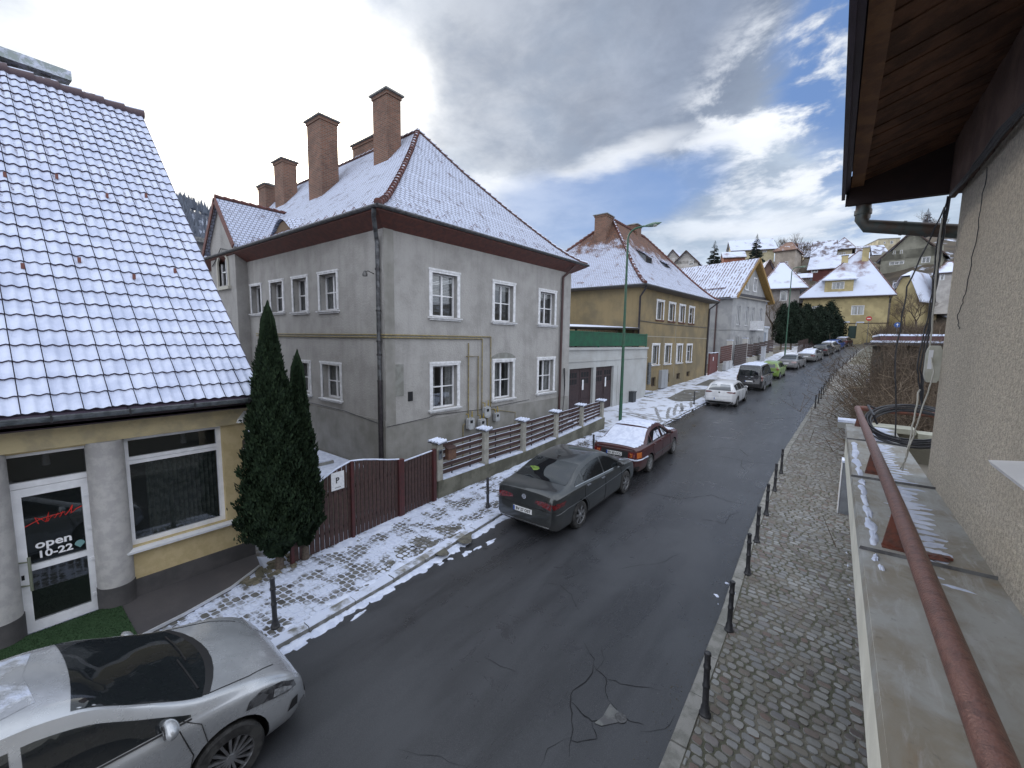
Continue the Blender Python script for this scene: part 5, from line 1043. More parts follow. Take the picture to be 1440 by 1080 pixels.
A, B = FH(-.6,ee,.75), FH(HL*.5,RIDGE,.75); C, D = FH(HL*.5,RIDGE,-16.4), FH(-.6,ee,-16.4); E_ = FH(HL+.6,ee,.75); G_ = FH(HL+.6,ee,-16.4)
def slab2(mb, A, B, C, D, th): mb.hexa([(p[0],p[1],p[2]-th) for p in (A,B,C,D)]+[A,B,C,D])
slab2(g, A, D, C, B, .14); slab2(g, E_, B, C, G_, .14); rr = mk('roof', g, mat('snowy_sheet_roof', (.12,.09,.09), .7, snow=(.25,.42,1.2)), ph)
g = MB(); A, B, C, D, E2, G2 = [Vector(q) for q in (A, B, C, D, E_, G_)]
for i in range(46):
    f = (i+.5)/46; g.bar(A.lerp(D, f)+Vector((0,0,.03)), B.lerp(C, f)+Vector((0,0,.03)), .09, .05)
for k, (f0, f1, s) in enumerate(((.12,.34,.22),(.36,.58,.20),(.60,.78,.24))): g.bar(A.lerp(D, f0).lerp(B.lerp(C, f0), s)+Vector((0,0,.15)), A.lerp(D, f1).lerp(B.lerp(C, f1), s)+Vector((0,0,.15)), .1, .12)
mk('roof_ribs', g, mat('roof_rib', (.15,.11,.12), .7, snow=(.46,.6,2)), rr)
g = MB(); g.bar(Vector(A)-Vector((0,0,.1)), Vector(B)-Vector((0,0,.1)), .06, .34); g.bar(Vector(E2)-Vector((0,0,.1)), Vector(B)-Vector((0,0,.1)), .06, .34); mk('bargeboard', g, mat('yellow_brown_wood', (.28,.17,.045), .7, col2=(.2,.12,.04), vs=8), rr)
g = MB(); g.hexa([FH(HL*.5,RIDGE-.5,.70),FH(HL+.6,ee-.25,.70),FH(HL+.6,ee-.25,.0),FH(HL*.5,RIDGE-.5,0),FH(HL*.5,RIDGE-.2,.72),FH(HL+.6,ee-.12,.72),FH(HL+.6,ee-.12,0),FH(HL*.5,RIDGE-.2,0)]); mk('soffit', g, MATS['yellow_brown_wood'], rr)
a = FHL(14.2, 0, .1); g = MB(); g.tube([(a[0],a[1],9.7),(a[0],a[1],1)], .08, 8); mk('downpipe', g, mat('brown_downpipe', (.07,.04,.04), .5, .2), ph)
g = MB(); g.tube([FHL(0,9.72,.62),FHL(16,9.72,.62)], .08, 6); mk('gutter', g, GUTB, ph)
# ------------------------------------------------------------------ fences in front of it
RB_ = mat('red_board', (.085,.028,.02), .7, col2=(.06,.02,.017), vs=4, streak=.3); BB = mat('brown_board', (.055,.033,.03), .7, col2=(.04,.025,.022), vs=4)
def hboards(root, A, B, za, zb, n, m):
    for k in range(n):
        g = MB(); h = (zb-za)/n; a = za+k*h; g.hexa([(A[0]-.02,A[1],a+A[2]),(A[0]+.02,A[1],a+A[2]),(B[0]+.02,B[1],a+B[2]),(B[0]-.02,B[1],a+B[2]),(A[0]-.02,A[1],a+h*.86+A[2]),(A[0]+.02,A[1],a+h*.86+A[2]),(B[0]+.02,B[1],a+h*.86+B[2]),(B[0]-.02,B[1],a+h*.86+B[2])]); mk('board', g, m, root)
gA = thing('metal_gate', 'faded red sheet-metal gate beside the ochre house corner', 'gate', (-9.6, 45.2, 1.3))
g = MB()
for i in range(14): y = 44.1+i*.22; g.box(-9.72, -9.66+.02*(i % 2), y, y+.21, 1.3, 3.3)
g.box(-9.75, -9.6, 43.9, 44.02, 1.2, 3.4); g.box(-9.75,-9.6,47.25,47.37,1.2,3.4); mk('gate_leaf', g, mat('faded_red_metal', (.13,.04,.038), .7, col2=(.14,.05,.045), vs=3, streak=.4), gA)
g = MB(); g.box(-9.63,-9.615,45.3,45.5,2.6,3.0); mk('notice', g, WHITEP, gA); g = MB(); g.box(-9.78,-9.58,43.9,47.4,3.4,3.45); mk('top_snow', g, SNOW, gA)
fB = thing('board_fence', 'fence of red and brown horizontal boards with pale piers before the gabled house', 'fence', (-8.8, 54, 1.8))
hboards(fB, (-9.45,47.7,zt(47.7)), (-9.1,51.6,zt(51.6)), .85, 2.6, 8, RB_); hboards(fB, (-8.95,52.5,zt(52.5)), (-8.35,56.4,zt(56.4)), .1, 2.5, 10, BB)
for k in range(5): 
    ya, yb = 57.2+k*2.0, 59.1+k*2.0; hboards(fB, (fl(ya)-.3,ya,zt(ya)), (fl(ya)-.3+.35,yb,zt(ya)), .75, 2.35, 5, BB)
    g = MB(); g.hexa([(fl(ya)-.45,ya,zt(ya)-.2),(fl(ya)-.15,ya,zt(ya)-.2),(fl(yb)-.1,yb+.1,zt(ya)-.2),(fl(yb)-.4,yb+.1,zt(ya)-.2),(fl(ya)-.45,ya,zt(ya)+.7),(fl(ya)-.15,ya,zt(ya)+.7),(fl(yb)-.1,yb+.1,zt(ya)+.7),(fl(yb)-.4,yb+.1,zt(ya)+.7)]); mk('base_wall', g, PIER, fB)
    g = MB(); y=ya; g.box(fl(ya)-.42, fl(ya)-.18, ya, yb+.1, zt(ya)+.7, zt(ya)+.76); mk('base_snow', g, SNOW, fB)
for y, h in ((52.05,3.0),(56.8,3.0)): g = MB(); z = zt(y); g.box(fl(y)-.65, fl(y)-.15, y-.25, y+.25, z-.1, z+h); g.m = 1; g.box(fl(y)-.7, fl(y)-.1, y-.3, y+.3, z+h, z+h+.08); mk('pier', g, [mat('white_pier', (.45,.44,.42), .9, streak=.2), SNOW], fB)
g = MB(); g.box(-9.6,-9.2,47.6,51.6,1.3,2.2); mk('base_wall', g, CONC, fB)
mc = thing('utility_cabinets', 'pair of grey utility cabinets set under the red board fence', 'cabinet', (-9.1, 49.5, 1.6))
for y in (47.9, 49.8): g = MB(); g.box(-9.2, -8.9, y, y+1.6, 1.55, 2.5); mk('cabinet_door', g, mat('grey_cabinet2', (.40,.41,.42), .5, col2=(.33,.34,.36), vs=4), mc)
tag(mk('utility_cabinet', MB().box(-7.3,-6.9,60,61,2.2,4.0).box(-7.35,-6.85,59.95,61.05,4.0,4.06), mat('pale_cabinet', (.40,.42,.45), .6, col2=(.35,.36,.39), vs=4), None, loc=(-7.1,60.5,2.2)), 'tall pale cabinet among the dark boards past the gabled house', 'cabinet')
wg = thing('white_garage', 'low white flat-roofed garage with grey door before the dark conifer hedge', 'garage', (-8, 70, 2.8))
FW = facade(-8.7, 67.2, 12); g = MB(); wall(g, FW, 3.8, 2.4, 6.6, [(.7,3.1,2.9,6.0)], .15); FWL = facade(FW(0,0,-9)[0], FW(0,0,-9)[1], 102); wall(g, FWL, 9, 2.4, 6.6, [], .15); g.fbox(FW, -.12, 3.9, 6.6, 6.8, -9, .12); mk('wall', g, mat('white_blue_render', (.42,.45,.48), .85, col2=(.36,.38,.41), vs=3), wg)
g = MB(); g.fbox(FW, .7, 3.1, 2.9, 6.0, -.14, -.1); mk('garage_door', g, mat('grey_blue_door', (.22,.25,.29), .6), wg); g = MB(); g.fbox(FW, -.1, 3.88, 6.8, 6.86, -9, .1); mk('roof_snow', g, SNOW, wg)
# ------------------------------------------------------------------ cars: x forward, y left, z up, lofted shell with details projected onto it
def pchip(T, x):
    if x <= T[0][0]: return T[0][1]
    if x >= T[-1][0]: return T[-1][1]
    n = len(T); i = max(k for k in range(n-1) if T[k][0] <= x); i = min(i, n-2)
    h = [T[k+1][0]-T[k][0] for k in range(n-1)]; d = [(T[k+1][1]-T[k][1])/h[k] for k in range(n-1)]
    def m(k):
        if k == 0: return d[0]
        if k == n-1: return d[-1]
        if d[k-1]*d[k] <= 0: return 0.
        w1, w2 = 2*h[k]+h[k-1], h[k]+2*h[k-1]; return (w1+w2)/(w1/d[k-1]+w2/d[k])
    t = (x-T[i][0])/h[i]; t2, t3 = t*t, t*t*t
    return (2*t3-3*t2+1)*T[i][1]+(t3-2*t2+t)*h[i]*m(i)+(-2*t3+3*t2)*T[i+1][1]+(t3-t2)*h[i]*m(i+1)
def paint(name, col, rough=.28, metal=.35, coat=.6, dirt=.25): 
    if name in MATS: return MATS[name]
    m = mat(name, col, rough, metal, col2=tuple(c*.8 for c in col), vs=1.4, coat=coat)
    t = NT(m.node_tree); b = t.n['Principled BSDF']; tc = t.node('ShaderNodeTexCoord'); sp = t.node('ShaderNodeSeparateXYZ'); t.put(sp.inputs[0], tc.outputs['Object'])
    f = t.math('MULTIPLY', t.math('ADD', t.math('MULTIPLY', t.ramp(sp.outputs[2], .62, .16), dirt*1.6), t.math('MULTIPLY', t.ramp(t.noise(tc.outputs['Object'], 3.5, 6, .7), .45, .8), dirt*.45)), 1.0, clamp=True)
    old = b.inputs['Base Color'].links[0].from_socket; t.l.new(t.mix(f, old, (.15,.145,.14,1)), b.inputs['Base Color']); t.put(b.inputs['Roughness'], t.mix(f, rough, .75, 'FLOAT'))
    t.put(b.inputs['Coat Weight'], t.mix(f, coat, 0., 'FLOAT')); return m
RUBBER = mat('tyre_rubber', (.02,.02,.021), .85, col2=(.05,.05,.05), vs=9); RIM = mat('alloy_rim', (.42,.43,.45), .35, .8, col2=(.28,.28,.29), vs=8)
CGLASS = glassmat('car_glass', (.012,.015,.018), .27, .015, .30); TRIMB = mat('black_trim', (.018,.018,.02), .45); LAMPR = mat('red_lamp', (.15,.008,.010), .15, coat=1., col2=(.07,.006,.008), vs=14); LAMPD = mat('dark_red_lamp', (.10,.012,.014), .15, coat=1.)
LAMPW = mat('clear_lamp', (.55,.57,.60), .12, .5, col2=(.25,.26,.28), vs=14, coat=1.); LAMPO = mat('amber_lamp', (.45,.12,.02), .2, coat=1.); CHROME = mat('chrome', (.62,.63,.65), .15, .95); PLATE = mat('number_plate', (.72,.73,.74), .4); PLB = mat('plate_blue', (.02,.08,.35), .4); LINE = mat('panel_gap', (.012,.012,.013), .8)
def make_car(name, label, cat, sp):
    L, W0, H, wb, fo = sp['L']/2, sp['W']/2, sp['H'], sp['wb'], sp['fo']; root = thing(name, label, cat, (0,0,0), sp.get('group')); top, belt = sp['top'], sp['belt']; body_m = sp['paint']
    xf = L-fo; xr = xf-wb; R = sp.get('R', .31); zb0 = sp.get('zb', .19); tum = sp.get('tum', .21)
    Wd = lambda x: W0*(1-.085*abs(x/L)**5-.10*max(0, (abs(x)/L-.86)/.14)**2.4)*(1 if x < 0 else 1-.02*(x/L)**2)
    TP = lambda x: pchip(top, x); BL = lambda x: min(pchip(belt, x), TP(x)-.035)
    GH = lambda x: max(0., min(1., (TP(x)-pchip(belt, x))/(H-pchip(belt, x))))
    WR = lambda x: Wd(x)*(.90-tum*GH(x))
    def sec(x):
        w, t, b, g_ = Wd(x), TP(x), BL(x), GH(x); e = max(0, (abs(x)/L-.88)/.12); zb = zb0+.10*e*e; wr = WR(x); k = .94
        P = [(0,zb),(.72*w,zb),(.92*w,zb+.02),(.975*w,zb+.10),(.995*w,zb+(b-zb)*.32),(w,zb+(b-zb)*.55),(.995*w,b-.14),(.982*w,b-.055),(.965*w,b-.015),(k*w,b+.004)]
        for q in (.25,.5,.75): P.append((k*w+(wr-k*w)*q, b+(t-.03*g_-.012-b)*q+.012*sin(pi*q)*g_))
        P += [(wr,t-.042*g_-.010),(wr*.975,t-.020*g_-.004),(wr*.90,t-.004),(wr*.70,t+.012),(wr*.4,t+.022),(0,t+.026)]
        return P
    N = 64; xs = [-L*cos(pi*i/N)*.6+(-L+2*L*i/N)*.4 for i in range(N+1)]; g = MB(); ns = 0
    for x in xs:
        P = sec(x); ring = P + [(-a, b) for a, b in P[-2:0:-1]]; ns = len(ring); g.v += [(x, y, z) for y, z in ring]
    g.f = [(i*ns+k, (i+1)*ns+k, (i+1)*ns+(k+1) % ns, i*ns+(k+1) % ns) for i in range(N) for k in range(ns)]; g.mi = [0]*len(g.f)
    for e, rev in ((0, False), (N, True)):      # rounded end caps
        base = e*ns; prev = [base+k for k in range(ns)]; cx = xs[e]; s = -1 if e == 0 else 1; zc = (TP(cx)+zb0)/2+.05
        for q, bul in ((.85,.012),(.55,.026),(.2,.032)):
            cur = []
            for k in range(ns): v = g.v[base+k]; g.v.append((cx+s*bul, v[1]*q, zc+(v[2]-zc)*q)); cur.append(len(g.v)-1)
            for k in range(ns): f = (prev[k], prev[(k+1)%ns], cur[(k+1)%ns], cur[k]); g.f.append(f if e == 0 else f[::-1]); g.mi.append(0)
            prev = cur
        g.f.append(tuple(prev) if e == 0 else tuple(prev[::-1])); g.mi.append(0)
    bvh = BVHTree.FromPolygons([Vector(v) for v in g.v], g.f)
    body = mk('body', g, [body_m, TRIMB], root)
    bmm = bmesh.new(); bmm.from_mesh(body.data); bmesh.ops.recalc_face_normals(bmm, faces=bmm.faces); bmm.to_mesh(body.data); bmm.free()
    cut = MB(); Ra = R+.055
    for x in (xf, xr):
        for s in (1, -1):
            vs = []; M_ = 28
            for yy in (s*(W0-.27), s*(W0+.3)): vs += [(x+Ra*cos(2*pi*k/M_), yy, R+.01+Ra*sin(2*pi*k/M_)) for k in range(M_)]
            cut.add(vs, [(k,(k+1)%M_,M_+(k+1)%M_,M_+k) for k in range(M_)]+[tuple(range(M_-1,-1,-1)), tuple(range(M_,2*M_))])
    cut.mi = [1]*len(cut.f); co = mk('cutter', cut, [body_m, TRIMB]); bmm = bmesh.new(); bmm.from_mesh(co.data); bmesh.ops.recalc_face_normals(bmm, faces=bmm.faces); bmm.to_mesh(co.data); bmm.free()
    md = body.modifiers.new('b', 'BOOLEAN'); md.operation = 'DIFFERENCE'; md.object = co; md.solver = 'EXACT'
    dg = bpy.context.evaluated_depsgraph_get(); nm = bpy.data.meshes.new_from_object(body.evaluated_get(dg)); body.modifiers.clear(); old = body.data; body.data = nm; nm.name = 'body'; bpy.data.meshes.remove(old); bpy.data.objects.remove(co)
    nm.polygons.foreach_set('use_smooth', [True]*len(nm.polygons)); nm.set_sharp_from_angle(angle=radians(32))
    AX = {'+x': (Vector((1,0,0)), lambda a, b: (5,a,b)), '-x': (Vector((-1,0,0)), lambda a, b: (-5,a,b)), '+y': (Vector((0,1,0)), lambda a, b: (a,5,b)), '-y': (Vector((0,-1,0)), lambda a, b: (a,-5,b)), '+z': (Vector((0,0,1)), lambda a, b: (a,b,5))}
    def proj(ax, a, b, off):
        n, f = AX[ax]; h = bvh.ray_cast(Vector(f(a, b)), -n)
        if h[0] is None: return None
        nn = h[1]; nn = -nn if nn.dot(n) < 0 else nn
        return h[0] + nn*off*.4 + n*off*.6
    def decal(nm_, polys, ax, m, off=.006, par=body, step=.07, noise_=0., smooth=60):
        mb = MB()
        for poly in (polys if isinstance(polys[0][0], (tuple, list)) else [polys]):
            bd = []
            for (a, b), (c, d) in zip(poly, poly[1:]+poly[:1]):
                k = max(1, int(hypot(c-a, d-b)/step)); bd += [(a+(c-a)*i/k, b+(d-b)*i/k) for i in range(k)]
            lo = [min(p[i] for p in bd) for i in (0,1)]; hi = [max(p[i] for p in bd) for i in (0,1)]; inner = []
            def ins(x, y):
                c = False
                for (x1, y1), (x2, y2) in zip(bd, bd[1:]+bd[:1]):
                    if (y1 > y) != (y2 > y) and x < (x2-x1)*(y-y1)/(y2-y1)+x1: c = not c
                return c
            def far(x, y): return min((x-p[0])**2+(y-p[1])**2 for p in bd) > (step*.45)**2
            x = lo[0]+step*.5
            while x < hi[0]:
                y = lo[1]+step*.5
                while y < hi[1]:
                    if ins(x, y) and far(x, y): inner.append((x, y))
                    y += step
                x += step
            pts = bd+inner; r_ = delaunay_2d_cdt([Vector(p) for p in pts], [(i, (i+1) % len(bd)) for i in range(len(bd))], [], 1, 1e-6)
            vs = []; nb_ = len(bd)
            for i, p in enumerate(r_[0]):
                o_ = off + (noise_*(.5+noise.noise(Vector((p.x*4, p.y*4, .3)))) if noise_ and i >= nb_ else 0); q = proj(ax, p.x, p.y, o_); vs.append(q if q else Vector((0, 0, zb0+.2)))
            fs = [tuple(f) for f in r_[2] if all((vs[f[i]]-vs[f[(i+1)%3]]).length < step*9 for i in range(3))]; mb.add(vs, fs)
        return mk(nm_, mb, m, par, smooth)
    def line(mb, ax, pts, w=.006, off=.002):
        q = []
        for (a, b), (c, d) in zip(pts, pts[1:]):
            k = max(1, int(hypot(c-a, d-b)/.06)); q += [(a+(c-a)*i/k, b+(d-b)*i/k) for i in range(k)]
        q.append(pts[-1]); P = [proj(ax, a, b, off) for a, b in q]; P = [p for p in P if p is not None]
        if len(P) > 1: mb.tube(P, w, 5)
    # side glazing from the roof profile
    x0, xw, xA, xB, xC = sp['glass']       # rear tip, roof front, windscreen foot (side), B pillar, rear door end
    def zl(x): return pchip(belt, x)+.035
    def zh(x): return TP(x)-.095-.02*GH(x)
    def wpoly(a, b, n=14, cut0=0., cut1=0.):
        lo = [(a+(b-a)*i/n, zl(a+(b-a)*i/n)) for i in range(n+1)]; hi = [(x, max(zh(x), zl(x)+.012)) for x, _ in lo]; return lo+hi[::-1]
    segs = [(xC+.03, xB-.03), (xB+.03, xA)] + ([(x0, xC-.03)] if xC-x0 > .12 else [])
    for s, ax in ((1,'+y'),(-1,'-y')):
        for a, b in segs: decal('side_window', [wpoly(a, b)], ax, CGLASS, .004)
        fr = MB(); line(fr, ax, [(x0, zl(x0)-.012)]+[(x0+(xA-x0)*i/12, zl(x0+(xA-x0)*i/12)-.014) for i in range(1,13)], .009, .003)
        mk('window_trim', fr, sp.get('trim', TRIMB), body, 60)
        g2 = MB(); line(g2, ax, [(xB, zl(xB)-.02),(xB+.01,.55),(xB-.02, zb0+.09)], .005); line(g2, ax, [(xA-.10, zl(xA)-.04),(xA-.02,.60),(xA-.10, zb0+.09)], .005)
        if sp.get('doors', 4) == 4: line(g2, ax, [(xC, zl(xC)-.02),(xC-.02, .72),(xr+Ra+.03,.5),(xr+Ra+.06, zb0+.09)], .005)
        line(g2, ax, [(xr+Ra+.05, zb0+.07),(xf-Ra-.05, zb0+.07)], .012, .0); mk('panel_gaps', g2, LINE, body)
        for xh in ([xB+.0-.16, xC+.14+.0] if sp.get('doors', 4) == 4 else [xB-.20]):
            p = proj(ax, xh+.02, zl(xh)-.10, .012)
            if p: h = MB(); h.bar(p+Vector((-.09,0,0)), p+Vector((.09,0,0)), .03, .028); mk('door_handle', h, sp.get('handle', body_m), body)
        if 'rub' in sp: g3 = MB(); line(g3, ax, [(xr+Ra+.05,.50),(xf-Ra-.05,.50)], .018, .004); mk('rub_strip', g3, TRIMB, body)
        p = proj(ax, xA-.16, zl(xA)+.03, 0.)
        if p:
            m_ = MB(); sy = s*.09; m_.grid(lambda u, v: tuple(p+Vector((-.02+.075*cos(pi*v)*(1 if v < .5 else .55)+.0, sy+s*.0+.115*cos(2*pi*u)*sin(pi*v)*1.0, .03+.072*sin(2*pi*u)*sin(pi*v)))), 14, 8); mk('wing_mirror', m_, body_m, body, 60)
            m_ = MB(); m_.bar(p+Vector((0,-s*.02,-.01)), p+Vector((-.01,s*.05,.0)), .035, .03); q = p+Vector((-.055,sy,.03)); m_.lathe((q.x,q.y,q.z), [(.06,-.004),(.06,.0)], 12, 'x'); mk('mirror_foot', m_, TRIMB, body)
    # screens
    xs0, xs1 = sp['screen']                # foot, head
    def plan(xa, xb, ma, mb_, n=8, bow=.0, bow2=None):
        bow2 = bow if bow2 is None else bow2
        a = [(xa+(xb-xa)*i/n, WR(xa+(xb-xa)*i/n)-(ma+(mb_-ma)*i/n)) for i in range(n+1)]; lft = a; rt = [(x, -y) for x, y in a[::-1]]
        arc = lambda x, w, bw: [(x+bw*(1-(2*i/8-1)**2), w*(1-2*i/8)) for i in range(1, 8)]
        return lft + arc(xb, a[-1][1], bow) + rt + [(x, -y) for x, y in arc(xa, a[0][1], bow2)]
    decal('windscreen', [plan(xs1, xs0, .045, .035, bow=sp.get('bow', .10), bow2=sp.get('bow2', .04))], '+z', CGLASS, .004)
    if sp.get('wiper', 1):
        g4 = MB(); P = [proj('+z', xs0-.02+.1*(1-(y/.7)**2)*.8-.03, y, .014) for y in (.5,.3,.1,-.1)]; P2 = [proj('+z', xs0+.02-.05-.06*(y+.1), y, .014) for y in (-.05,-.25,-.45,-.6)]
        for q in (P, P2): 
            if all(q): g4.tube(q, .008, 5)
        if g4.v: mk('wiper', g4, TRIMB, body)
        decal('scuttle', [plan(xs0-.0, xs0+.075, .04, .07, 4, bow=sp.get('bow', .10))], '+z', TRIMB, .003)
    if 'rearz' in sp: a, b = sp['rearz']; decal('rear_window', [plan(a, b, .05, .04, bow=-.05)], '+z', SNOW if sp.get('snow') == 'full' else CGLASS, .012 if sp.get('snow') == 'full' else .004)
    if 'rearx' in sp: z0, z1, w0, w1 = sp['rearx']; decal('rear_window', [[(-w0,z0),(w0,z0),(w0*.99,z0+.04),(w1,z1),(w1*.8,z1+.015),(-w1*.8,z1+.015),(-w1,z1),(-w0*.99,z0+.04)]], '-x', CGLASS, .004)
    for nm_, ax, m_, polys in sp.get('decals', []):
        for poly in polys: decal(nm_, [poly], ax, m_, .006, step=.05)
    for ax, pts, w, m_ in sp.get('lines', []): g5 = MB(); line(g5, ax, pts, w, .004); mk('trim_line', g5, m_, body, 60)
    if 'plate' in sp:
        for (txt, sgn, z) in sp['plate']:
            ax = '+x' if sgn > 0 else '-x'; q = proj(ax, 0, z, .02); n_ = AX[ax][0]
            if q:
                X = q.x; fb = (lambda y, zz, o: (X+sgn*o, -sgn*y*-1*-1 if 0 else (y*sgn), zz)); g6 = MB(); g6.box(min(X, X+sgn*.012)-.012*(sgn<0)*0, max(X, X+sgn*.012), -.26, .26, z-.055, z+.055); pl_ = mk('number_plate', g6, PLATE, root)
                g6 = MB(); e_ = X+sgn*.0135; g6.quad((e_, -sgn*.26*-1*-1, z-.055), (e_, -sgn*.215, z-.055), (e_, -sgn*.215, z+.055), (e_, -sgn*.26, z+.055)); mk('plate_band', g6, PLB, pl_)
                if txt: placetext(pl_, txt, .098, lambda x, y, zz: (X+sgn*(.0145+zz), sgn*(x+.02), z+y), LINE, .0015, .92)
    for x, pre in ((xf, 1), (xr, 0)):
        for s in (1, -1):
            yc = s*(W0-.105); g7 = MB(); wd = .098; rr = [(R*.66,-wd*.3),(R*.66,-wd),(R*.93,-wd*.98),(R,-wd*.75),(R*1.003,0),(R,wd*.75),(R*.93,wd*.98),(R*.66,wd),(R*.66,wd*.3)]
            g7.lathe((x, yc, R), rr, 32, 'y'); wh = mk('wheel', g7, RUBBER, root, 40)
            r7 = MB(); ro = R*sp.get('rim', .66); yo = yc+s*wd*.86; r7.lathe((x, yo, R), [(ro*1.02,-.01*s),(ro,.012*s),(ro*.93,.012*s),(ro*.90,-.03*s)], 32, 'y', False)
            ns_ = sp.get('spokes', 7)
            for k in range(ns_):
                a = 2*pi*k/ns_+.3; ca, sa = cos(a), sin(a); w1, w2 = ro*sp.get('spw', .17), ro*sp.get('spw', .17)*1.25
                P = []
                for dist, ww, dy in ((ro*.14, w1, .0),(ro*.94, w2, -.004)):
                    for q in (-1, 1): P.append((x+ca*dist-sa*ww*q*.5, yo+s*(.010+dy), R+sa*dist+ca*ww*q*.5))
                B_ = [(px, py-s*.03, pz) for px, py, pz in P]; r7.hexa([B_[0],B_[1],B_[3],B_[2],P[0],P[1],P[3],P[2]])
            r7.lathe((x, yo, R), [(ro*.2,-.01*s),(ro*.19,.015*s),(ro*.05,.02*s)], 14, 'y'); mk('rim', r7, sp.get('rimm', RIM), wh, 40)
            d7 = MB(); d7.lathe((x, yc+s*wd*.35, R), [(ro*.99,0),(ro*.99,s*.004)], 24, 'y'); mk('brake_disc', d7, TRIMB, wh)
    if sp.get('snow'):
        k = sp['snow']
        if k in ('full', 'roof'):
            def snowpoly(xa, xb, m): n = 10; a = [(xa+(xb-xa)*i/n, (WR(xa+(xb-xa)*i/n)-m-.02*sin(i*2.1))) for i in range(n+1)]; return a+[(x, -y) for x, y in a[::-1]]
            a, b = sp['snowroof']; decal('roof_snow', [snowpoly(a, b, .035)], '+z', SNOW, .02, par=body, step=.09, noise_=.02)
            if k == 'full':
                for a, b in sp.get('snowmore', []): decal('lid_snow', [snowpoly(a, b, .02)], '+z', SNOW, .014, par=body, step=.09, noise_=.014)
    return root, decal, proj
def place(car, x, y, head, pitch=True):
    """rear axle mid-point at (x, y), heading in degrees clockwise from up the street"""
    root, sp = car; xr = sp['L']/2-sp['fo']-sp['wb']; a = radians(90-head); yf = y + sp['wb']*cos(radians(head)); xq = x + sp['wb']*sin(radians(head))
    z0, z1 = road_z(x, y), road_z(xq, yf); p = math.atan2(z1-z0, sp['wb'])
    root.rotation_mode = 'XYZ'; M_ = Matrix.Rotation(a, 4, 'Z') @ Matrix.Rotation(-p, 4, 'Y'); root.rotation_euler = M_.to_euler(); off = M_ @ Vector((xr, 0, 0)); root.location = (x-off.x, y-off.y, z0-off.z)
def rect(a, b, c, d): return [(a,c),(b,c),(b,d),(a,d)]
# silver hatchback in the foreground
SIL = paint('silver_paint', (.50,.52,.55), .27, .45, .8, .10)
HLM = mat('headlamp_glass', (.30,.31,.33), .1, .7, col2=(.10,.10,.11), vs=11, vlo=.45, vhi=.55, coat=1.)
sp = dict(L=3.98, W=1.76, H=1.47, wb=2.49, fo=.80, R=.31, paint=SIL, doors=2, bow=.17, spokes=15, spw=.09, rim=.70,
  top=[(-1.99,.62),(-1.97,.85),(-1.93,1.00),(-1.80,1.18),(-1.55,1.36),(-1.2,1.445),(-.6,1.475),(-.05,1.455),(.22,1.40),(.62,1.20),(1.02,1.005),(1.22,.955),(1.5,.885),(1.74,.78),(1.90,.66),(1.97,.56),(1.99,.46)],
  belt=[(-1.99,1.02),(-1.2,1.02),(0,.95),(1.0,.885),(1.5,.83),(1.99,.7)], glass=(-1.45,.2,.92,-.10,-1.30), screen=(1.03,.20), rearx=(1.05,1.34,.56,.48), wiper=1,
  decals=[('headlight','+y',HLM,[[(1.34,.70),(1.52,.66),(1.74,.60),(1.86,.59),(1.84,.66),(1.70,.75),(1.50,.80),(1.38,.77)]]),('headlight','-y',HLM,[[(1.34,.70),(1.52,.66),(1.74,.60),(1.86,.59),(1.84,.66),(1.70,.75),(1.50,.80),(1.38,.77)]]),
    ('grille','+x',TRIMB,[[(-.50,.30),(.50,.30),(.42,.44),(-.42,.44)]]),('fog_lamp','+x',TRIMB,[[(.56,.34),(.70,.36),(.66,.46),(.58,.44)],[(-.56,.34),(-.70,.36),(-.66,.46),(-.58,.44)]]),('fog_lamp','-y',TRIMB,[[(1.74,.37),(1.86,.37),(1.87,.47),(1.80,.47)]]),('tail_light','-x',LAMPR,[[(.60,.72),(.80,.74),(.74,1.02),(.60,1.0)],[(-.60,.72),(-.80,.74),(-.74,1.02),(-.60,1.0)]])],
  lines=[('+z',[(1.06,.70),(1.45,.66),(1.72,.56)],.004,LINE),('+z',[(1.06,-.70),(1.45,-.66),(1.72,-.56)],.004,LINE),('-y',[(.86,.93),(.98,.84),(1.02,.6)],.0035,LINE)], plate=[('BV 10 KLM',1,.42)])
sp['plate'] = []
car, decal, proj = make_car('hatchback_car', 'silver hatchback with frost-streaked roof parked nose up the street before the eatery', 'car', sp)
FROST = mat('thin_frost', (.50,.52,.55), .27, .45, col2=(.40,.416,.44), vs=1.4, coat=.8, snow=(.47,.66,3.4))
decal('roof_frost', [[(-1.3,.45),(-.9,.52),(-.3,.53),(.05,.50),(-.02,.1),(.03,-.35),(-.3,-.45),(-.9,-.42),(-1.35,-.3)]], '+z', FROST, .003)
for s in (1,-1):
    ax = '-y' if s < 0 else '+y'; decal('headlight_lens', [[(1.40,.70),(1.50,.675),(1.56,.72),(1.50,.775),(1.43,.765)]], ax, CHROME, .011, step=.03); decal('indicator_lens', [[(1.60,.655),(1.80,.61),(1.80,.635),(1.70,.70),(1.62,.725)]], ax, LAMPW, .011, step=.03)
place((car, sp), -5.27, 1.26-2.49, 0.4)
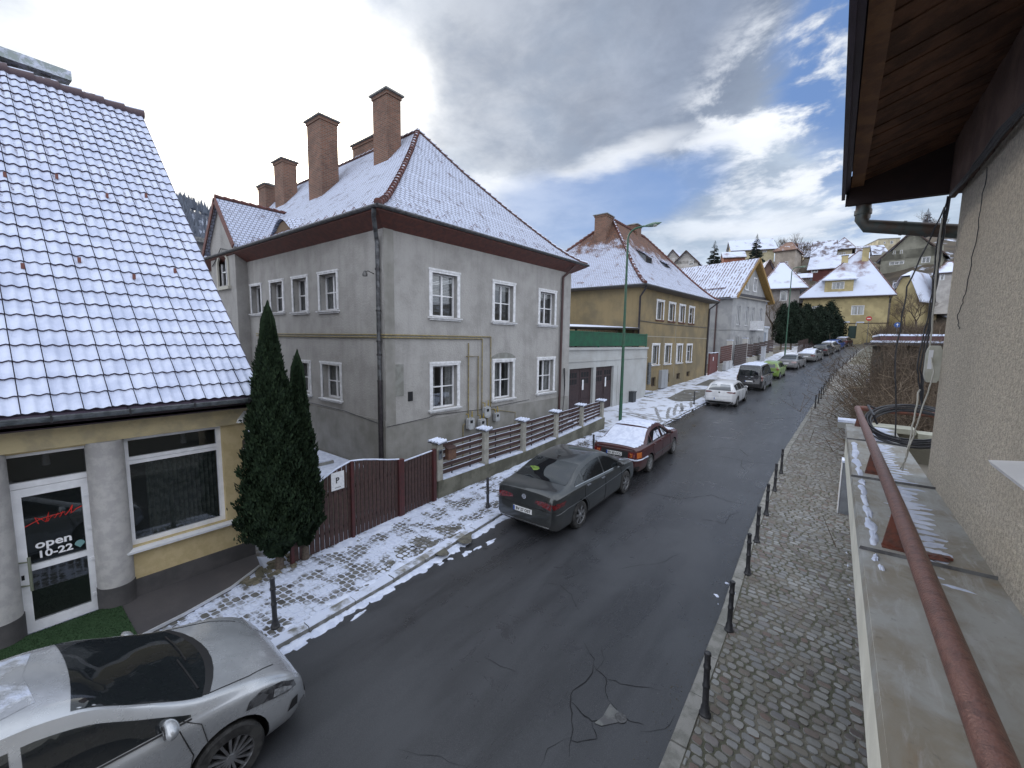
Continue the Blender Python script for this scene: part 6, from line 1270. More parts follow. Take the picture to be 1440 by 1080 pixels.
# dark grey saloon, rear towards us
GRS = paint('grey_green_paint', (.050,.056,.060), .28, .5, .8, .18)
tl = lambda s: [(s*.80,.86),(s*.58,.90),(s*.34,.885),(s*.30,.82),(s*.50,.78),(s*.72,.74),(s*.84,.76)]
sp = dict(L=4.62, W=1.81, H=1.50, wb=2.66, fo=.90, R=.325, paint=GRS, bow=.12, spokes=7, spw=.2, rim=.70, trim=CHROME, handle=CHROME,
  top=[(-2.31,.60),(-2.29,.86),(-2.25,1.01),(-2.14,1.065),(-1.85,1.09),(-1.62,1.13),(-1.1,1.34),(-.7,1.445),(-.2,1.495),(.15,1.48),(.5,1.39),(.9,1.19),(1.25,1.02),(1.5,.97),(1.85,.88),(2.1,.76),(2.25,.64),(2.31,.50)],
  belt=[(-2.31,1.0),(-1.5,1.03),(0,.96),(1.1,.90),(2.31,.75)], glass=(-1.42,.2,1.12,.06,-1.02), screen=(1.27,.42), rearz=(-1.66,-.88),
  decals=[('tail_light','-x',LAMPR,[tl(1), tl(-1)]),('tail_light','-y',LAMPR,[[(-2.26,.76),(-1.95,.80),(-1.88,.88),(-2.20,.885)]]),('tail_light','+y',LAMPR,[[(-2.26,.76),(-1.95,.80),(-1.88,.88),(-2.20,.885)]]),('bumper_recess','-x',mat('dark_paint_shade',(.04,.045,.045),.5),[[(-.34,.53),(.34,.53),(.32,.66),(-.32,.66)]]),('lower_valance','-x',TRIMB,[[(-.72,.26),(.72,.26),(.66,.34),(-.66,.34)]]),
   ('headlight','+x',LAMPW,[rect(.5,.75,.62,.72),rect(-.75,-.5,.62,.72)]),('headliner_tag','+z',TRIMB,[])],
  lines=[('-x',[(-.86,.68),(-.5,.70),(.5,.70),(.86,.68)],.006,LINE),('-x',[(-.62,1.03),(-.6,.72),(-.3,.705),(.3,.705),(.6,.72),(.62,1.03)],.004,LINE),('-y',[(-2.2,.62),(-1.8,.68),(0,.70),(1.7,.72)],.007,GRS),('-x',[(-.7,.335),(.7,.335)],.008,CHROME)],
  plate=[('BV 27 OST',-1,.60)])
sp['decals'] = [d for d in sp['decals'] if d[3]]
car, decal, proj = make_car('saloon_car', 'dark grey-green saloon with red tail lamps and a yellow vest in its rear window', 'car', sp)
decal('yellow_vest', [[(-1.42,.24),(-1.44,.34),(-1.38,.42),(-1.33,.52),(-1.30,.40),(-1.31,.27),(-1.36,.20)]], '+z', mat('hi_vis_vest', (.17,.26,.04), .7, col2=(.08,.14,.02), vs=14), .0055)
q = proj('-x', 0, .90, .01); g = MB(); g.lathe((q.x,q.y,q.z), [(.058,-.004),(.058,.006),(.046,.006),(.046,-.004)], 24, 'x'); g.bar((q.x-.004,-.055,q.z-.006), (q.x-.004,.055,q.z+.006), .01, .012); mk('badge', g, CHROME, car, 50)
g = MB(); q = proj('+z', -.78, 0, .0); g.add([(q.x-.09,-.012,q.z-.02),(q.x+.10,-.02,q.z+.01),(q.x+.10,.02,q.z+.01),(q.x-.09,.012,q.z-.02),(q.x-.06,0,q.z+.07)], [(0,1,2,3),(0,4,1),(1,4,2),(2,4,3),(3,4,0)]); mk('aerial_fin', g, TRIMB, car)
place((car, sp), -5.36, 8.52, .3); 
# old dark-red saloon under snow
REDP = paint('dark_red_paint', (.062,.010,.012), .35, .1, .6, .3)
sp = dict(L=4.42, W=1.70, H=1.42, wb=2.58, fo=.84, R=.295, paint=REDP, bow=.07, spokes=8, spw=.24, rim=.66, tum=.20, rub=1, trim=TRIMB, rimm=mat('silver_wheel_cover', (.36,.37,.38), .45, .5, col2=(.24,.24,.25), vs=9),
  top=[(-2.21,.58),(-2.20,.86),(-2.17,.96),(-2.08,.985),(-1.6,1.005),(-1.48,1.03),(-1.02,1.29),(-.75,1.375),(-.2,1.415),(.15,1.395),(.35,1.32),(.75,1.12),(1.02,.975),(1.2,.95),(1.7,.89),(2.05,.80),(2.17,.70),(2.21,.52)],
  belt=[(-2.21,.93),(-1,.93),(1,.89),(2.21,.8)], glass=(-1.42,.2,.90,-.02,-.98), screen=(1.03,.30), rearz=(-1.48,-.86), snow='full', snowroof=(-.82,.30), snowmore=[(-2.13,-1.50),(.34,1.0),(1.08,1.95)],
  decals=[('tail_light','-x',LAMPR,[rect(.46,.80,.66,.84),rect(-.80,-.46,.66,.84)]),('reversing_lamp','-x',LAMPO,[rect(.50,.60,.68,.80),rect(-.60,-.50,.68,.80)]),('tail_light','-y',LAMPO,[rect(-2.16,-1.95,.66,.84)]),('plate_panel','-x',TRIMB,[rect(-.45,.45,.64,.85)]),('headlight','+x',LAMPW,[rect(.45,.72,.6,.72),rect(-.72,-.45,.6,.72)]),('lower_valance','-x',TRIMB,[[(-.78,.26),(.78,.26),(.78,.40),(-.78,.40)]]),
    ('side_frost','-y',mat('frosted_side_glass',(.10,.11,.12),.4,snow=(.38,.5,4.)),[[(-.9,.98),(-.12,.98),(-.12,1.2),(-.5,1.22)],[(.1,.97),(.55,.96),(.2,1.17),(.1,1.2)]])],
  lines=[('-x',[(-.84,.60),(-.4,.61),(.4,.61),(.84,.60)],.026,mat('pale_bumper_line',(.55,.56,.58),.5,snow=(.3,.4,5.))),('-x',[(-.6,.89),(.6,.89)],.006,CHROME),('-y',[(-2.15,.60),(-1.85,.60)],.022,MATS['pale_bumper_line'])], plate=[('BV 60 CCC',-1,.745)])
car, decal, proj = make_car('saloon_car', 'old dark-red saloon with snow thick on its roof, boot and rear window', 'car', sp); place((car, sp), -5.36, 13.35, -.4)
# white hatchback
WHP = paint('white_paint', (.66,.67,.70), .3, .0, .6, .15)
sp = dict(L=4.28, W=1.79, H=1.48, wb=2.62, fo=.84, R=.32, paint=WHP, bow=.1, spokes=10, spw=.12, rim=.72,
  top=[(-2.14,.60),(-2.12,.84),(-2.08,1.0),(-1.95,1.16),(-1.72,1.36),(-1.55,1.42),(-.9,1.47),(-.2,1.48),(.2,1.45),(.5,1.37),(.9,1.17),(1.22,1.01),(1.5,.96),(1.8,.87),(2.0,.75),(2.1,.63),(2.14,.50)],
  belt=[(-2.14,1.02),(-1,1.0),(0,.96),(1.1,.90),(2.14,.75)], glass=(-1.62,.2,1.08,.02,-1.05), screen=(1.22,.42), rearx=(1.03,1.36,.62,.52),
  decals=[('tail_light','-x',LAMPD,[[(.84,.88),(.46,.90),(.38,.94),(.50,.98),(.82,.97)],[(-.84,.88),(-.46,.90),(-.38,.94),(-.50,.98),(-.82,.97)]]),('tail_light','-y',LAMPR,[[(-2.1,.88),(-1.86,.91),(-1.90,.96),(-2.08,.97)]]),('rear_valance','-x',TRIMB,[[(-.80,.27),(.80,.27),(.74,.40),(-.74,.40)]]),('badge','-x',TRIMB,[[(.05*cos(a), .92+.05*sin(a)) for a in [2*pi*i/12 for i in range(12)]]]),('headlight','+x',LAMPW,[rect(.5,.78,.62,.72),rect(-.78,-.5,.62,.72)])],
  lines=[('-x',[(-.84,.70),(.84,.70)],.008,mat('shaded_white',(.45,.46,.5),.5))], plate=[('',-1,.54)])
car, decal, proj = make_car('hatchback_car', 'clean white hatchback parked beyond the green lamp and forecourt', 'car', sp); place((car, sp), -5.35, 28.3, 1.2); WHITEC = (car, sp)
# black van
BKP = paint('black_paint', (.015,.016,.022), .25, .2, .9, .2)
VT = [(-2.4,.6),(-2.38,1.1),(-2.33,1.55),(-2.2,1.84),(-2.0,1.91),(-1,1.94),(.6,1.93),(.95,1.86),(1.3,1.6),(1.75,1.22),(1.95,1.13),(2.2,1.0),(2.33,.85),(2.4,.62)]
sp = dict(L=4.8, W=1.90, H=1.94, wb=3.0, fo=.92, R=.33, paint=BKP, tum=.13, spokes=6, spw=.22, rim=.64, top=VT, belt=[(-2.4,1.15),(0,1.12),(2.4,1.0)], glass=(-2.1,.9,1.62,.5,-.75), screen=(1.78,1.0), rearx=(1.18,1.74,.76,.66), snow='roof', snowroof=(-2.08,.8),
  decals=[('tail_light','-x',LAMPR,[rect(.80,.91,.95,1.2),rect(-.91,-.80,.95,1.2)]),('reversing_lamp','-x',mat('pale_lamp',(.55,.50,.48),.2),[rect(.80,.90,.78,.95),rect(-.90,-.80,.78,.95)]),('tail_light','-y',LAMPR,[rect(-2.34,-2.22,.8,1.2)]),('headlight','+x',LAMPW,[rect(.5,.8,.8,.98),rect(-.8,-.5,.8,.98)]),('rear_bumper','-x',TRIMB,[rect(-.86,.86,.36,.58)])],
  lines=[('-x',[(.1,1.08),(.28,1.085)],.014,CHROME),('-x',[(-.12,1.08),(-.28,1.085)],.014,CHROME),('-x',[(-.09,.93),(0,.98),(.09,.93)],.012,CHROME),('-y',[(-1.9,1.05),(-1.6,1.06)],.012,CHROME)], plate=[('',-1,.74)])
VAN = make_car('people_carrier', 'black people carrier with a snowy roof behind the white hatchback', 'van', sp); place((VAN[0], sp), -4.98, 36.8, 2.5)
# lime green small car beyond the van
LIM = paint('lime_paint', (.16,.26,.04), .3, .0, .6, .12)
HT_ = [(-1.8,.6),(-1.78,.85),(-1.72,1.1),(-1.55,1.36),(-1.2,1.47),(-.3,1.52),(.2,1.46),(.7,1.2),(1.0,1.02),(1.3,.93),(1.6,.8),(1.75,.65),(1.8,.5)]
sp = dict(L=3.6, W=1.66, H=1.52, wb=2.35, fo=.70, R=.29, paint=LIM, spokes=6, top=HT_, belt=[(-1.8,1.0),(0,.97),(1.8,.8)], glass=(-1.35,.2,.9,-.02,-.9), screen=(1.0,.3), rearx=(1.02,1.35,.5,.42), decals=[('tail_light','-x',LAMPR,[rect(.6,.76,.8,1.1),rect(-.76,-.6,.8,1.1)]),('headlight','-y',LAMPW,[[(1.35,.66),(1.62,.62),(1.6,.72),(1.42,.80)]])])
LC = make_car('small_car', 'lime green small car half hidden ahead of the black people carrier', 'car', sp); place((LC[0], sp), -4.62, 45.0, 5)
# the rest of the row: saloon and estate shells in other paints
def saloon(pm, snow=None, rl=None, estate=False):
    top = [(-2.38,.60),(-2.36,.86),(-2.31,1.0),(-2.2,1.04),(-1.75,1.06),(-1.55,1.10),(-1.0,1.33),(-.6,1.41),(0,1.43),(.35,1.38),(.75,1.2),(1.15,1.0),(1.5,.95),(1.9,.86),(2.2,.73),(2.34,.6),(2.38,.48)]
    if estate: top = [(-2.30,.60),(-2.28,.9),(-2.23,1.1),(-2.05,1.36),(-1.9,1.42),(-1.2,1.48),(0,1.49),(.35,1.43),(.8,1.2),(1.15,1.02),(1.5,.96),(1.9,.86),(2.15,.72),(2.26,.6),(2.30,.48)]
    d = dict(L=4.76 if not estate else 4.6, W=1.82, H=1.43 if not estate else 1.49, wb=2.70, fo=.92, R=.325, paint=pm, spokes=8, top=top, belt=[(-2.38,.98),(0,.94),(2.38,.75)], glass=(-1.4 if not estate else -1.95,.2,1.02,.02,-1.02), screen=(1.16,.38),
      decals=[('tail_light','-x',rl or LAMPR,[[(.86,.72),(.5,.76),(.48,.88),(.85,.9)],[(-.86,.72),(-.5,.76),(-.48,.88),(-.85,.9)]]),('tail_light','-y',rl or LAMPR,[rect(-2.3,-2.08,.74,.88)] if not estate else [rect(-2.22,-2.05,.74,.95)]),('headlight','+x',LAMPW,[rect(.5,.78,.62,.72),rect(-.78,-.5,.62,.72)])], plate=[('',-1,.72)])
    if estate: d['rearx'] = (1.05,1.34,.62,.54)
    else: d['rearz'] = (-1.56,-.78)
    if snow: d['snow'] = snow; d['snowroof'] = (-.75,.3) if not estate else (-1.9,.3); d['snowmore'] = [(-2.25,-1.6),(.4,1.1)] if not estate else [(.4,1.1)]
    return d
ROWG = 'cars parked in a row up the left kerb'
ROW = [('silver-grey saloon with pale square tail lamps ahead of the lime green car', -3.85, 53.6, 9, saloon(paint('warm_silver_paint',(.20,.20,.21),.35,.5,.5,.3), None, mat('pale_tail_lamp',(.45,.33,.33),.2)), 'saloon_car'),
       ('grey saloon with snow on its rear window, next above the silver-grey saloon', -2.55, 62.0, 10, saloon(paint('mid_grey_paint',(.16,.165,.17),.35,.4,.5,.3), 'full'), 'saloon_car'),
       ('near-black estate car in the middle of the far parked row', -1.55, 70.2, 11, saloon(paint('charcoal_paint',(.02,.022,.028),.3,.3,.7,.3), None, None, True), 'estate_car'),
       ('beige-grey car with one snowy roof edge just beyond the near-black estate', -.9, 75.2, 11, saloon(paint('beige_paint',(.17,.16,.145),.4,.3,.5,.4), 'roof', None, True), 'estate_car'),
       ('bright blue hatchback near the top of the street', -.35, 80.3, 12, saloon(paint('blue_paint',(.02,.07,.30),.3,.3,.7,.2), None, None, True), 'hatchback_car'),
       ('dark wine-red estate with pale roof, last car before the yellow gate pillars', .75, 88.2, 12, saloon(paint('wine_paint',(.06,.018,.02),.35,.3,.6,.3), 'roof', None, True), 'estate_car')]
for lab, x, y, hd, d, nm_ in ROW:
    d['group'] = ROWG; c = make_car(nm_, lab, 'car', d); place((c[0], d), x, y, hd)
d = saloon(paint('dusty_black_paint',(.03,.03,.035),.5,.2,.3,.5), 'roof', None, True); c = make_car('estate_car', 'dark car under patchy snow by the yellow gate pillar, left of the row', 'car', d); place((c[0], d), -3.2, 92.5, 60)
d = saloon(WHP, 'full', None, True); c = make_car('hatchback_car', 'white snow-topped car crossing the top of the street before the yellow house', 'car', d); place((c[0], d), 9.2, 99.5, 97)
# ------------------------------------------------------------------ the house we look from: wall, ledge, rail, eave
wh = thing('plaster_house', 'beige rough-plastered house with metal-capped ledge and dark boarded eave close to the viewer', 'house', (.9, 2, 3))
BEI = mat('beige_roughcast', (.54,.485,.40), .95, col2=(.36,.32,.265), vs=38, vlo=.38, vhi=.62, bump=1.0, bs=75, bdet=3, fine=.25, streak=.35)
WX = .66; FWH = facade(WX, 4.62, 180)          # heading back down the street: out = -x ; u = 4.55 - y
g = MB(); wall(g, FWH, 8, 3.30, 5.60, [(2.1,3.1,3.96,5.2)], .16); g.quad((WX,4.62,2.2),(WX+3,4.62,2.2),(WX+3,4.62,5.6),(WX,4.62,5.6)); g.quad((WX,4.62,2.2),(WX,-3.4,2.2),(WX,-3.4,3.3),(WX,4.62,3.3)); mk('wall', g, BEI, wh)
w_ = window(wh, FWH, 2.1, 3.1, 3.96, 5.2, surround=0, curtain='full', depth=.10, mull=(1,), trans=(), sill=.05, sillm=WHITEP)
CLAD = mat('weathered_cladding', (.18,.12,.10), .8, col2=(.11,.07,.06), vs=3, bump=.4, bs=40, streak=.3, fine=.2)
for i in range(40):
    y1 = 4.80-i*.165; g = MB(); g.box(WX-.045, WX-.01+.012*(i % 2), y1-.160, y1, 5.56, 6.6); mk('cladding_board', g, CLAD, wh)
SOFT = mat('dark_soffit_board', (.14,.066,.036), .7, col2=(.06,.028,.016), vs=6, bump=.4, bs=30, fine=.2)
SOFT2 = mat('brown_soffit_board', (.20,.10,.045), .65, col2=(.13,.06,.03), vs=7, bump=.4, bs=30)
for i in range(46):
    y1 = 4.80-i*.135; zz = .006*(i % 3); g = MB(); g.hexa([(.07,y1-.130,5.80+zz),(.07,y1,5.80+zz),(.80,y1+.02,6.05+zz),(.80,y1-.11,6.05+zz),(.07,y1-.130,5.83+zz),(.07,y1,5.83+zz),(.80,y1+.02,6.08+zz),(.80,y1-.11,6.08+zz)]); mk('soffit_board', g, SOFT, wh)
g = MB(); g.box(.0,.085,-1.6,4.80,5.765,5.79); mk('eave_board', g, SOFT2, wh); g = MB(); g.prism([(-.008,4.80,5.62),(.78,4.80,5.60),(.78,4.80,6.12),(-.008,4.80,5.86)], (0,.06,0)); g.box(-.03,.06,4.86,4.93,5.64,5.80); mk('end_board', g, mat('dark_end_board', (.028,.013,.012), .7, col2=(.02,.01,.01), vs=8), wh)
g = MB(); g.box(-.055,-.006,-1.6,4.90,5.74,5.92); g.box(-.06,-.035,-1.6,4.93,5.70,5.76); mk('gutter', g, mat('violet_brown_gutter', (.05,.035,.06), .4, .3, col2=(.035,.025,.04), vs=5), wh)
g = MB(); g.hexa([(-.05,-3,5.93),(-.05,4.95,5.93),(3.5,4.95,7.2),(3.5,-3,7.2),(-.05,-3,5.99),(-.05,4.95,5.99),(3.5,4.95,7.27),(3.5,-3,7.27)]); mk('roof', g, TEDGE, wh)
g = MB(); g.tube([(.10,4.88,5.66),(.10,4.88,5.50),(.13,4.88,5.44),(.72,4.88,5.31)], .055, 12); g.lathe((.10,4.88,5.56), [(.062,-.02),(.062,.02)], 12); g.tube([(.36,4.88,5.39),(.38,4.88,5.385)], .06, 12); mk('downpipe', g, mat('green_grey_pipe', (.085,.10,.095), .5, .3, col2=(.10,.07,.055), vs=7), wh, 50)
g = MB()
for i in range(8): y = 4.6-i*.9; g.bar((-.02,y,5.77),(-.02,y-.05,5.81),.012)
mk('eave_hooks', g, ZINC, wh)
# ledge with folded metal cap
CAP = bpy.data.materials.new('weathered_ledge_sheet'); CAP.use_nodes = True; t = NT(CAP.node_tree); b = t.n['Principled BSDF']; tc = t.node('ShaderNodeTexCoord'); v = tc.outputs['Object']
mp = t.node('ShaderNodeMapping'); mp.inputs['Scale'].default_value = (6, 1.2, 1); t.put(mp.inputs[0], v); n1 = t.noise(v, 2.3, 7, .65, .6); n2 = t.noise(mp.outputs[0], 3.0, 6, .7, .5); n3 = t.noise(v, 30, 4, .6)
c = t.mix(t.ramp(n1, .35, .65), (.36,.365,.355), (.26,.235,.19)); c = t.mix(t.math('MULTIPLY', t.ramp(n2, .5, .72), .6), c, (.46,.47,.48)); c = t.mix(t.math('MULTIPLY', t.ramp(n1, .62, .74), .5), c, (.24,.15,.07)); c = t.mix(t.math('MULTIPLY', t.ramp(n3, .62, .75), .35), c, (.10,.095,.085))
t.put(b.inputs['Base Color'], c); t.put(b.inputs['Roughness'], t.mix(n1, .45, .75, 'FLOAT')); b.inputs['Metallic'].default_value = .15; bm = t.node('ShaderNodeBump'); bm.inputs['Strength'].default_value = .25; bm.inputs['Distance'].default_value = .02; t.put(bm.inputs['Height'], t.math('ADD', n1, t.math('MULTIPLY', n3, .3))); t.l.new(bm.outputs[0], b.inputs['Normal'])
LX0, LX1 = .185, WX; seams = [-1.5, .1, 1.28, 2.74, 4.24, 5.92, 7.08]
for a, b2 in zip(seams, seams[1:]):
    g = MB(); g.grid(lambda u, v: (LX0+(LX1-LX0)*u, a+(b2-a)*v, 3.352+.005*sin(u*5+a)*sin(pi*v)), 10, 10); g.quad((LX0,a,3.352),(LX0,b2,3.352),(LX0-.008,b2,3.31),(LX0-.008,a,3.31)); mk('ledge_sheet', g, CAP, wh, 60)
SEAM = mat('seam_sheet', (.17,.175,.18), .5, .4, col2=(.09,.09,.095), vs=9)
for s in seams[2:-1]: g = MB(); g.hexa([(LX0-.010,s-.006,3.352),(LX1,s+.018,3.352),(LX1,s+.028,3.352),(LX0-.010,s+.006,3.352),(LX0-.006,s-.002,3.368),(LX1,s+.021,3.368),(LX1,s+.025,3.368),(LX0-.006,s+.002,3.368)]); mk('sheet_seam', g, SEAM, wh)
g = MB(); g.box(LX0+.015, LX1, -1.5, 7.1, 2.94, 3.345); mk('ledge_fascia', g, mat('cream_fascia', (.82,.80,.70), .8, col2=(.70,.68,.59), vs=3, bump=.2, streak=.25), wh)
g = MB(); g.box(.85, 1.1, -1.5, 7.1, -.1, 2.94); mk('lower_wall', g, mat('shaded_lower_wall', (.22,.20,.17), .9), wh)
g = MB()
def ledge_z(x, y): return 3.353
r = random.Random(31); y = 2.18
for y, x, rx, ry in [(2.66,.235,.016,.05),(2.55,.25,.012,.04),(2.95,.245,.025,.12),(3.15,.24,.028,.13),(3.4,.24,.022,.14),(3.65,.235,.024,.12),(3.9,.235,.026,.14),(4.12,.24,.02,.1),(4.45,.235,.024,.16),(4.8,.23,.028,.2),(5.2,.23,.03,.2),(5.6,.235,.03,.2)]: lump(g, x, y, rx, ry, .012, int(y*100), ledge_z, 14, 3, .3)
mk('ledge_snow', g, SNOW, wh, 60); g = MB()
for i in range(34):
    y = 2.85+i*.092; 
    if abs(y-4.24) < .05 or abs(y-5.92) < .05: continue
    lump(g, .47+.015*sin(i), y, .085+.03*r.random()-.004*max(0, 10-i)*.5, .045, .006, i+300, ledge_z, 12, 2, .5)
mk('ledge_snow', g, SNOW, wh, 60); g = MB()
for i in range(20): lump(g, .46+.02*r.uniform(-1,1), 5.97+i*.055, .15, .05, .006, i+700, ledge_z, 12, 2, .3)
for y, x, rx, ry in [(2.62,.42,.05,.015),(2.55,.5,.06,.01),(2.80,.42,.05,.03)]: lump(g, x, y, rx, ry, .004, int(y*90), ledge_z, 10, 2, .4)
mk('ledge_snow', g, SNOW, wh, 60)
rl_ = MB(); RP = [(.335,.55,3.545),(.33,1.2,3.545),(.325,3,3.55),(.31,5,3.55),(.295,7.3,3.55)]
rail = thing('handrail', 'rust-brown painted tube handrail fixed on the metal-capped ledge', 'handrail', (.33, 3, 3.35))
RAILM = mat('rust_brown_tube', (.17,.083,.066), .40, .1, col2=(.11,.055,.046), vs=26, vlo=.45, vhi=.62, bump=.3, bs=120, fine=.3)
rl_.tube(RP, .034, 20); mk('tube', rl_, RAILM, rail, 60)
for y in (.9, 2.86, 4.46, 6.95): g = MB(); g.hexa([(.270,y-.006,3.352),(.375,y-.006,3.352),(.375,y+.006,3.352),(.270,y+.006,3.352),(.295,y-.008,3.53),(.345,y-.008,3.53),(.345,y+.008,3.53),(.295,y+.008,3.53)]); g.box(.27,.40,y-.03,y+.02,3.350,3.358); mk('bracket', g, RUST, rail)
g = MB(); g.tube([(.295,7.3,3.55),(.9,7.35,3.54),(2.2,7.4,3.52)], .034, 12); mk('cross_tube', g, RUST, rail, 60)
g = MB(); g.add([(.44,2.80,3.36),(.52,2.82,3.36),(.50,2.9,3.362),(.42,2.88,3.362),(.48,2.85,3.375)], [(0,1,4),(1,2,4),(2,3,4),(3,0,4)]); g.bar((.38,2.83,3.365),(.53,2.87,3.362),.03,.012); mk('rust_flakes', g, RUST, rail)
# end of terrace, junction box, cables
tw = thing('terrace_wall', 'shaded plaster end wall of the terrace with pale coping blocks beyond the house corner', 'wall', (1.2, 7.2, 2))
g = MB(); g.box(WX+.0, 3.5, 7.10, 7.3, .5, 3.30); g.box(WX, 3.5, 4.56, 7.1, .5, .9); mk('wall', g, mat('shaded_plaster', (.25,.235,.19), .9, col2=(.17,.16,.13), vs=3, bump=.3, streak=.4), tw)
for a, b2, z, w_ in ((.42,.86,3.37,.14),(.88,1.35,3.33,.12)): g = MB(); g.box(a, b2, 7.0, 7.0+w_*2.2, z-.06, z); mk('coping_block', g, mat('pale_coping', (.44,.44,.37), .85, col2=(.34,.34,.28), vs=6), tw)
g = MB(); g.box(.10,.34,7.12,7.35,3.28,3.36); g.m = 1; g.box(.10,.34,7.12,7.35,3.36,3.39); mk('coping_block', g, [CONC, SNOW], tw)
jb = thing('junction_box', 'cream plastic cable junction box hanging at the house wall corner', 'cable box', (.6, 4.62, 4.2))
JM = mat('aged_cream_plastic', (.50,.50,.44), .5, col2=(.40,.40,.34), vs=6); g = MB(); pr = [(.5+.045*max(-1,min(1,1.2*cos(a)))+.12, 4.26+.145*max(-1,min(1,1.15*sin(a)))) for a in [2*pi*i/24 for i in range(24)]]
g.prism([(x, 4.62, z) for x, z in pr], (.0,.08,0)); mk('case', g, JM, jb, 30)
for k in range(5): g = MB(); g.box(.652,.668,4.635,4.69,4.15+k*.048,4.128+k*.048); mk('clip', g, JM, jb)
g = MB(); g.box(.585,.61,4.614,4.62,4.22,4.37); mk('paper_label', g, WHITEP, jb)
cb = thing('wall_cables', 'bundle of black and grey cables running along the boarding and down the house corner', 'cables', (.6, 4.6, 4.5))
def wire(pts, r_=.006, m=BLACKM, seed=1, sag=.02):
    r = random.Random(seed); P = [Vector(p) for p in pts]; out = []
    for a, b2 in zip(P, P[1:]):
        for i in range(8): t = i/8; out.append(a.lerp(b2, t)+Vector((r.uniform(-1,1)*.004, r.uniform(-1,1)*.004, -sag*sin(pi*t))))
    out.append(P[-1]); g = MB(); g.tube(out, r_, 6); mk('cable', g, m, cb, 60)
for k in range(4): wire([(WX-.05-.008*k,-1,5.50+.01*k),(WX-.05,2.2,5.50-.004*k),(WX-.05-.006*k,3.4,5.51+.01*k),(WX-.05,4.72,5.55+.006*k)], .007, BLACKM, k, .012)
for k in range(3): wire([(WX-.05-.006*k,4.72,5.56),(WX-.055-.012*k,4.80,5.2),(WX-.06-.01*k,4.78,4.7),(WX-.08-.02*k,4.76,4.25),(WX-.06,4.76,3.9)], .0055+.002*(k == 0), BLACKM, 10+k, 0)
wire([(WX-.06,4.80,5.5),(WX-.22,4.9,4.9),(WX-.24,4.95,4.3),(WX-.18,4.95,3.6),(WX-.1,5.4,3.5)], .006, BLACKM, 21, 0)
wire([(.56,4.66,4.05),(.53,4.5,3.85),(.50,4.4,3.55),(.49,4.42,3.42)], .006, mat('pale_cable', (.42,.41,.37), .6), 22, 0); wire([(.60,4.66,4.35),(.61,4.5,4.2),(.56,4.45,3.9),(.5,4.42,3.5),(.48,4.46,3.42)], .005, MATS['pale_cable'], 23, 0)
wire([(.58,4.72,5.4),(.60,4.74,4.4)], .006, MATS['pale_cable'], 24, 0)
wire([(WX-.008,3.9,5.5),(WX-.008,3.95,5.1),(WX-.008,4.05,4.75),(WX-.008,4.2,4.6),(WX-.008,4.1,4.52)], .0025, BLACKM, 25, 0)
g = MB(); r = random.Random(3); cc = Vector((.74, 6.35, 3.56))
for k in range(7):
    R_ = .37+.035*r.uniform(-1,1); ox, oy = r.uniform(-.03,.03), r.uniform(-.04,.04); t1 = .10*r.uniform(.3,1.5); pts = []
    for i in range(37): a = 2*pi*i/36+k; pts.append((cc.x+ox+R_*cos(a)*1.0, cc.y+oy+R_*1.15*sin(a), cc.z-.12+.012*k+t1*(1+sin(a+.5))*.5+.10*sin(a)))
    g.tube(pts, .011, 6)
g.tube([(cc.x-.3,cc.y-.1,cc.z-.05),(cc.x-.34,cc.y-.15,cc.z+.05),(cc.x-.38,cc.y+.2,cc.z+.12),(cc.x-.2,cc.y+.5,cc.z+.02)], .012, 6)
tag(mk('cable_coil', g, BLACKM, None, 60, loc=(.74,6.35,3.4)), 'coil of black cable lying over the end of the ledge and coping', 'cable coil')
pb = thing('service_cabinet', 'narrow pale service cabinet with snow on top at the foot of the ledge', 'cabinet', (.5, 13.1, .17))
g = MB(); g.box(.36, .72, 13.0, 13.35, .15, 1.50); mk('case', g, mat('cabinet_grey_blue', (.20,.215,.235), .6, col2=(.16,.17,.19), vs=5), pb); g = MB(); g.box(.34,.37,13.0,13.35,.18,1.5); mk('side_panel', g, WHITEP, pb); g = MB(); g.box(.34,.73,12.98,13.37,1.50,1.55); mk('top_snow', g, SNOW, pb)
# ------------------------------------------------------------------ garden edge, bare shrubs, flat-roofed garage
ge = thing('garden_wall', 'dark rubble garden wall with scattered snow along the right pavement', 'wall', (1, 16, .3))
DST = mat('dark_rubble', (.07,.062,.05), .95, col2=(.035,.03,.026), vs=4, bump=.9, bs=12, snow=(.62,.70,3.,.4)); g = MB()
gx = lambda y: itp([(7.3,.85),(20,.9),(30,1.35),(45,2.3),(60,3.6),(80,6)], y)
g.grid(lambda u, v: (gx(7.3+26*v)+.25*(u > .5)-.0, 7.3+26*v, zt(7.3+26*v)-.1 if u in (0,1) and u == 0 else zt(7.3+26*v)+.85+.12*sin(v*60)+.08*sin(v*141)), 2, 90); mk('wall', g, DST, ge)
g = MB(); r = random.Random(17)
for i in range(80): y = 7.4+25*r.random()**1.2; s = r.uniform(.02,.06); lump(g, gx(y)+r.uniform(0,.25), y, s, s*1.6, .03, i, lambda x, y: zt(y)+.86+.1*sin((y-7.3)/26*60), 8, 2, .4)
mk('wall_snow', g, SNOW, ge, 60)
TWIG = mat('bare_twigs', (.085,.06,.042), .9, rpi=[(.045,.032,.024),(.11,.08,.055),(.075,.055,.04),(.15,.115,.08)])
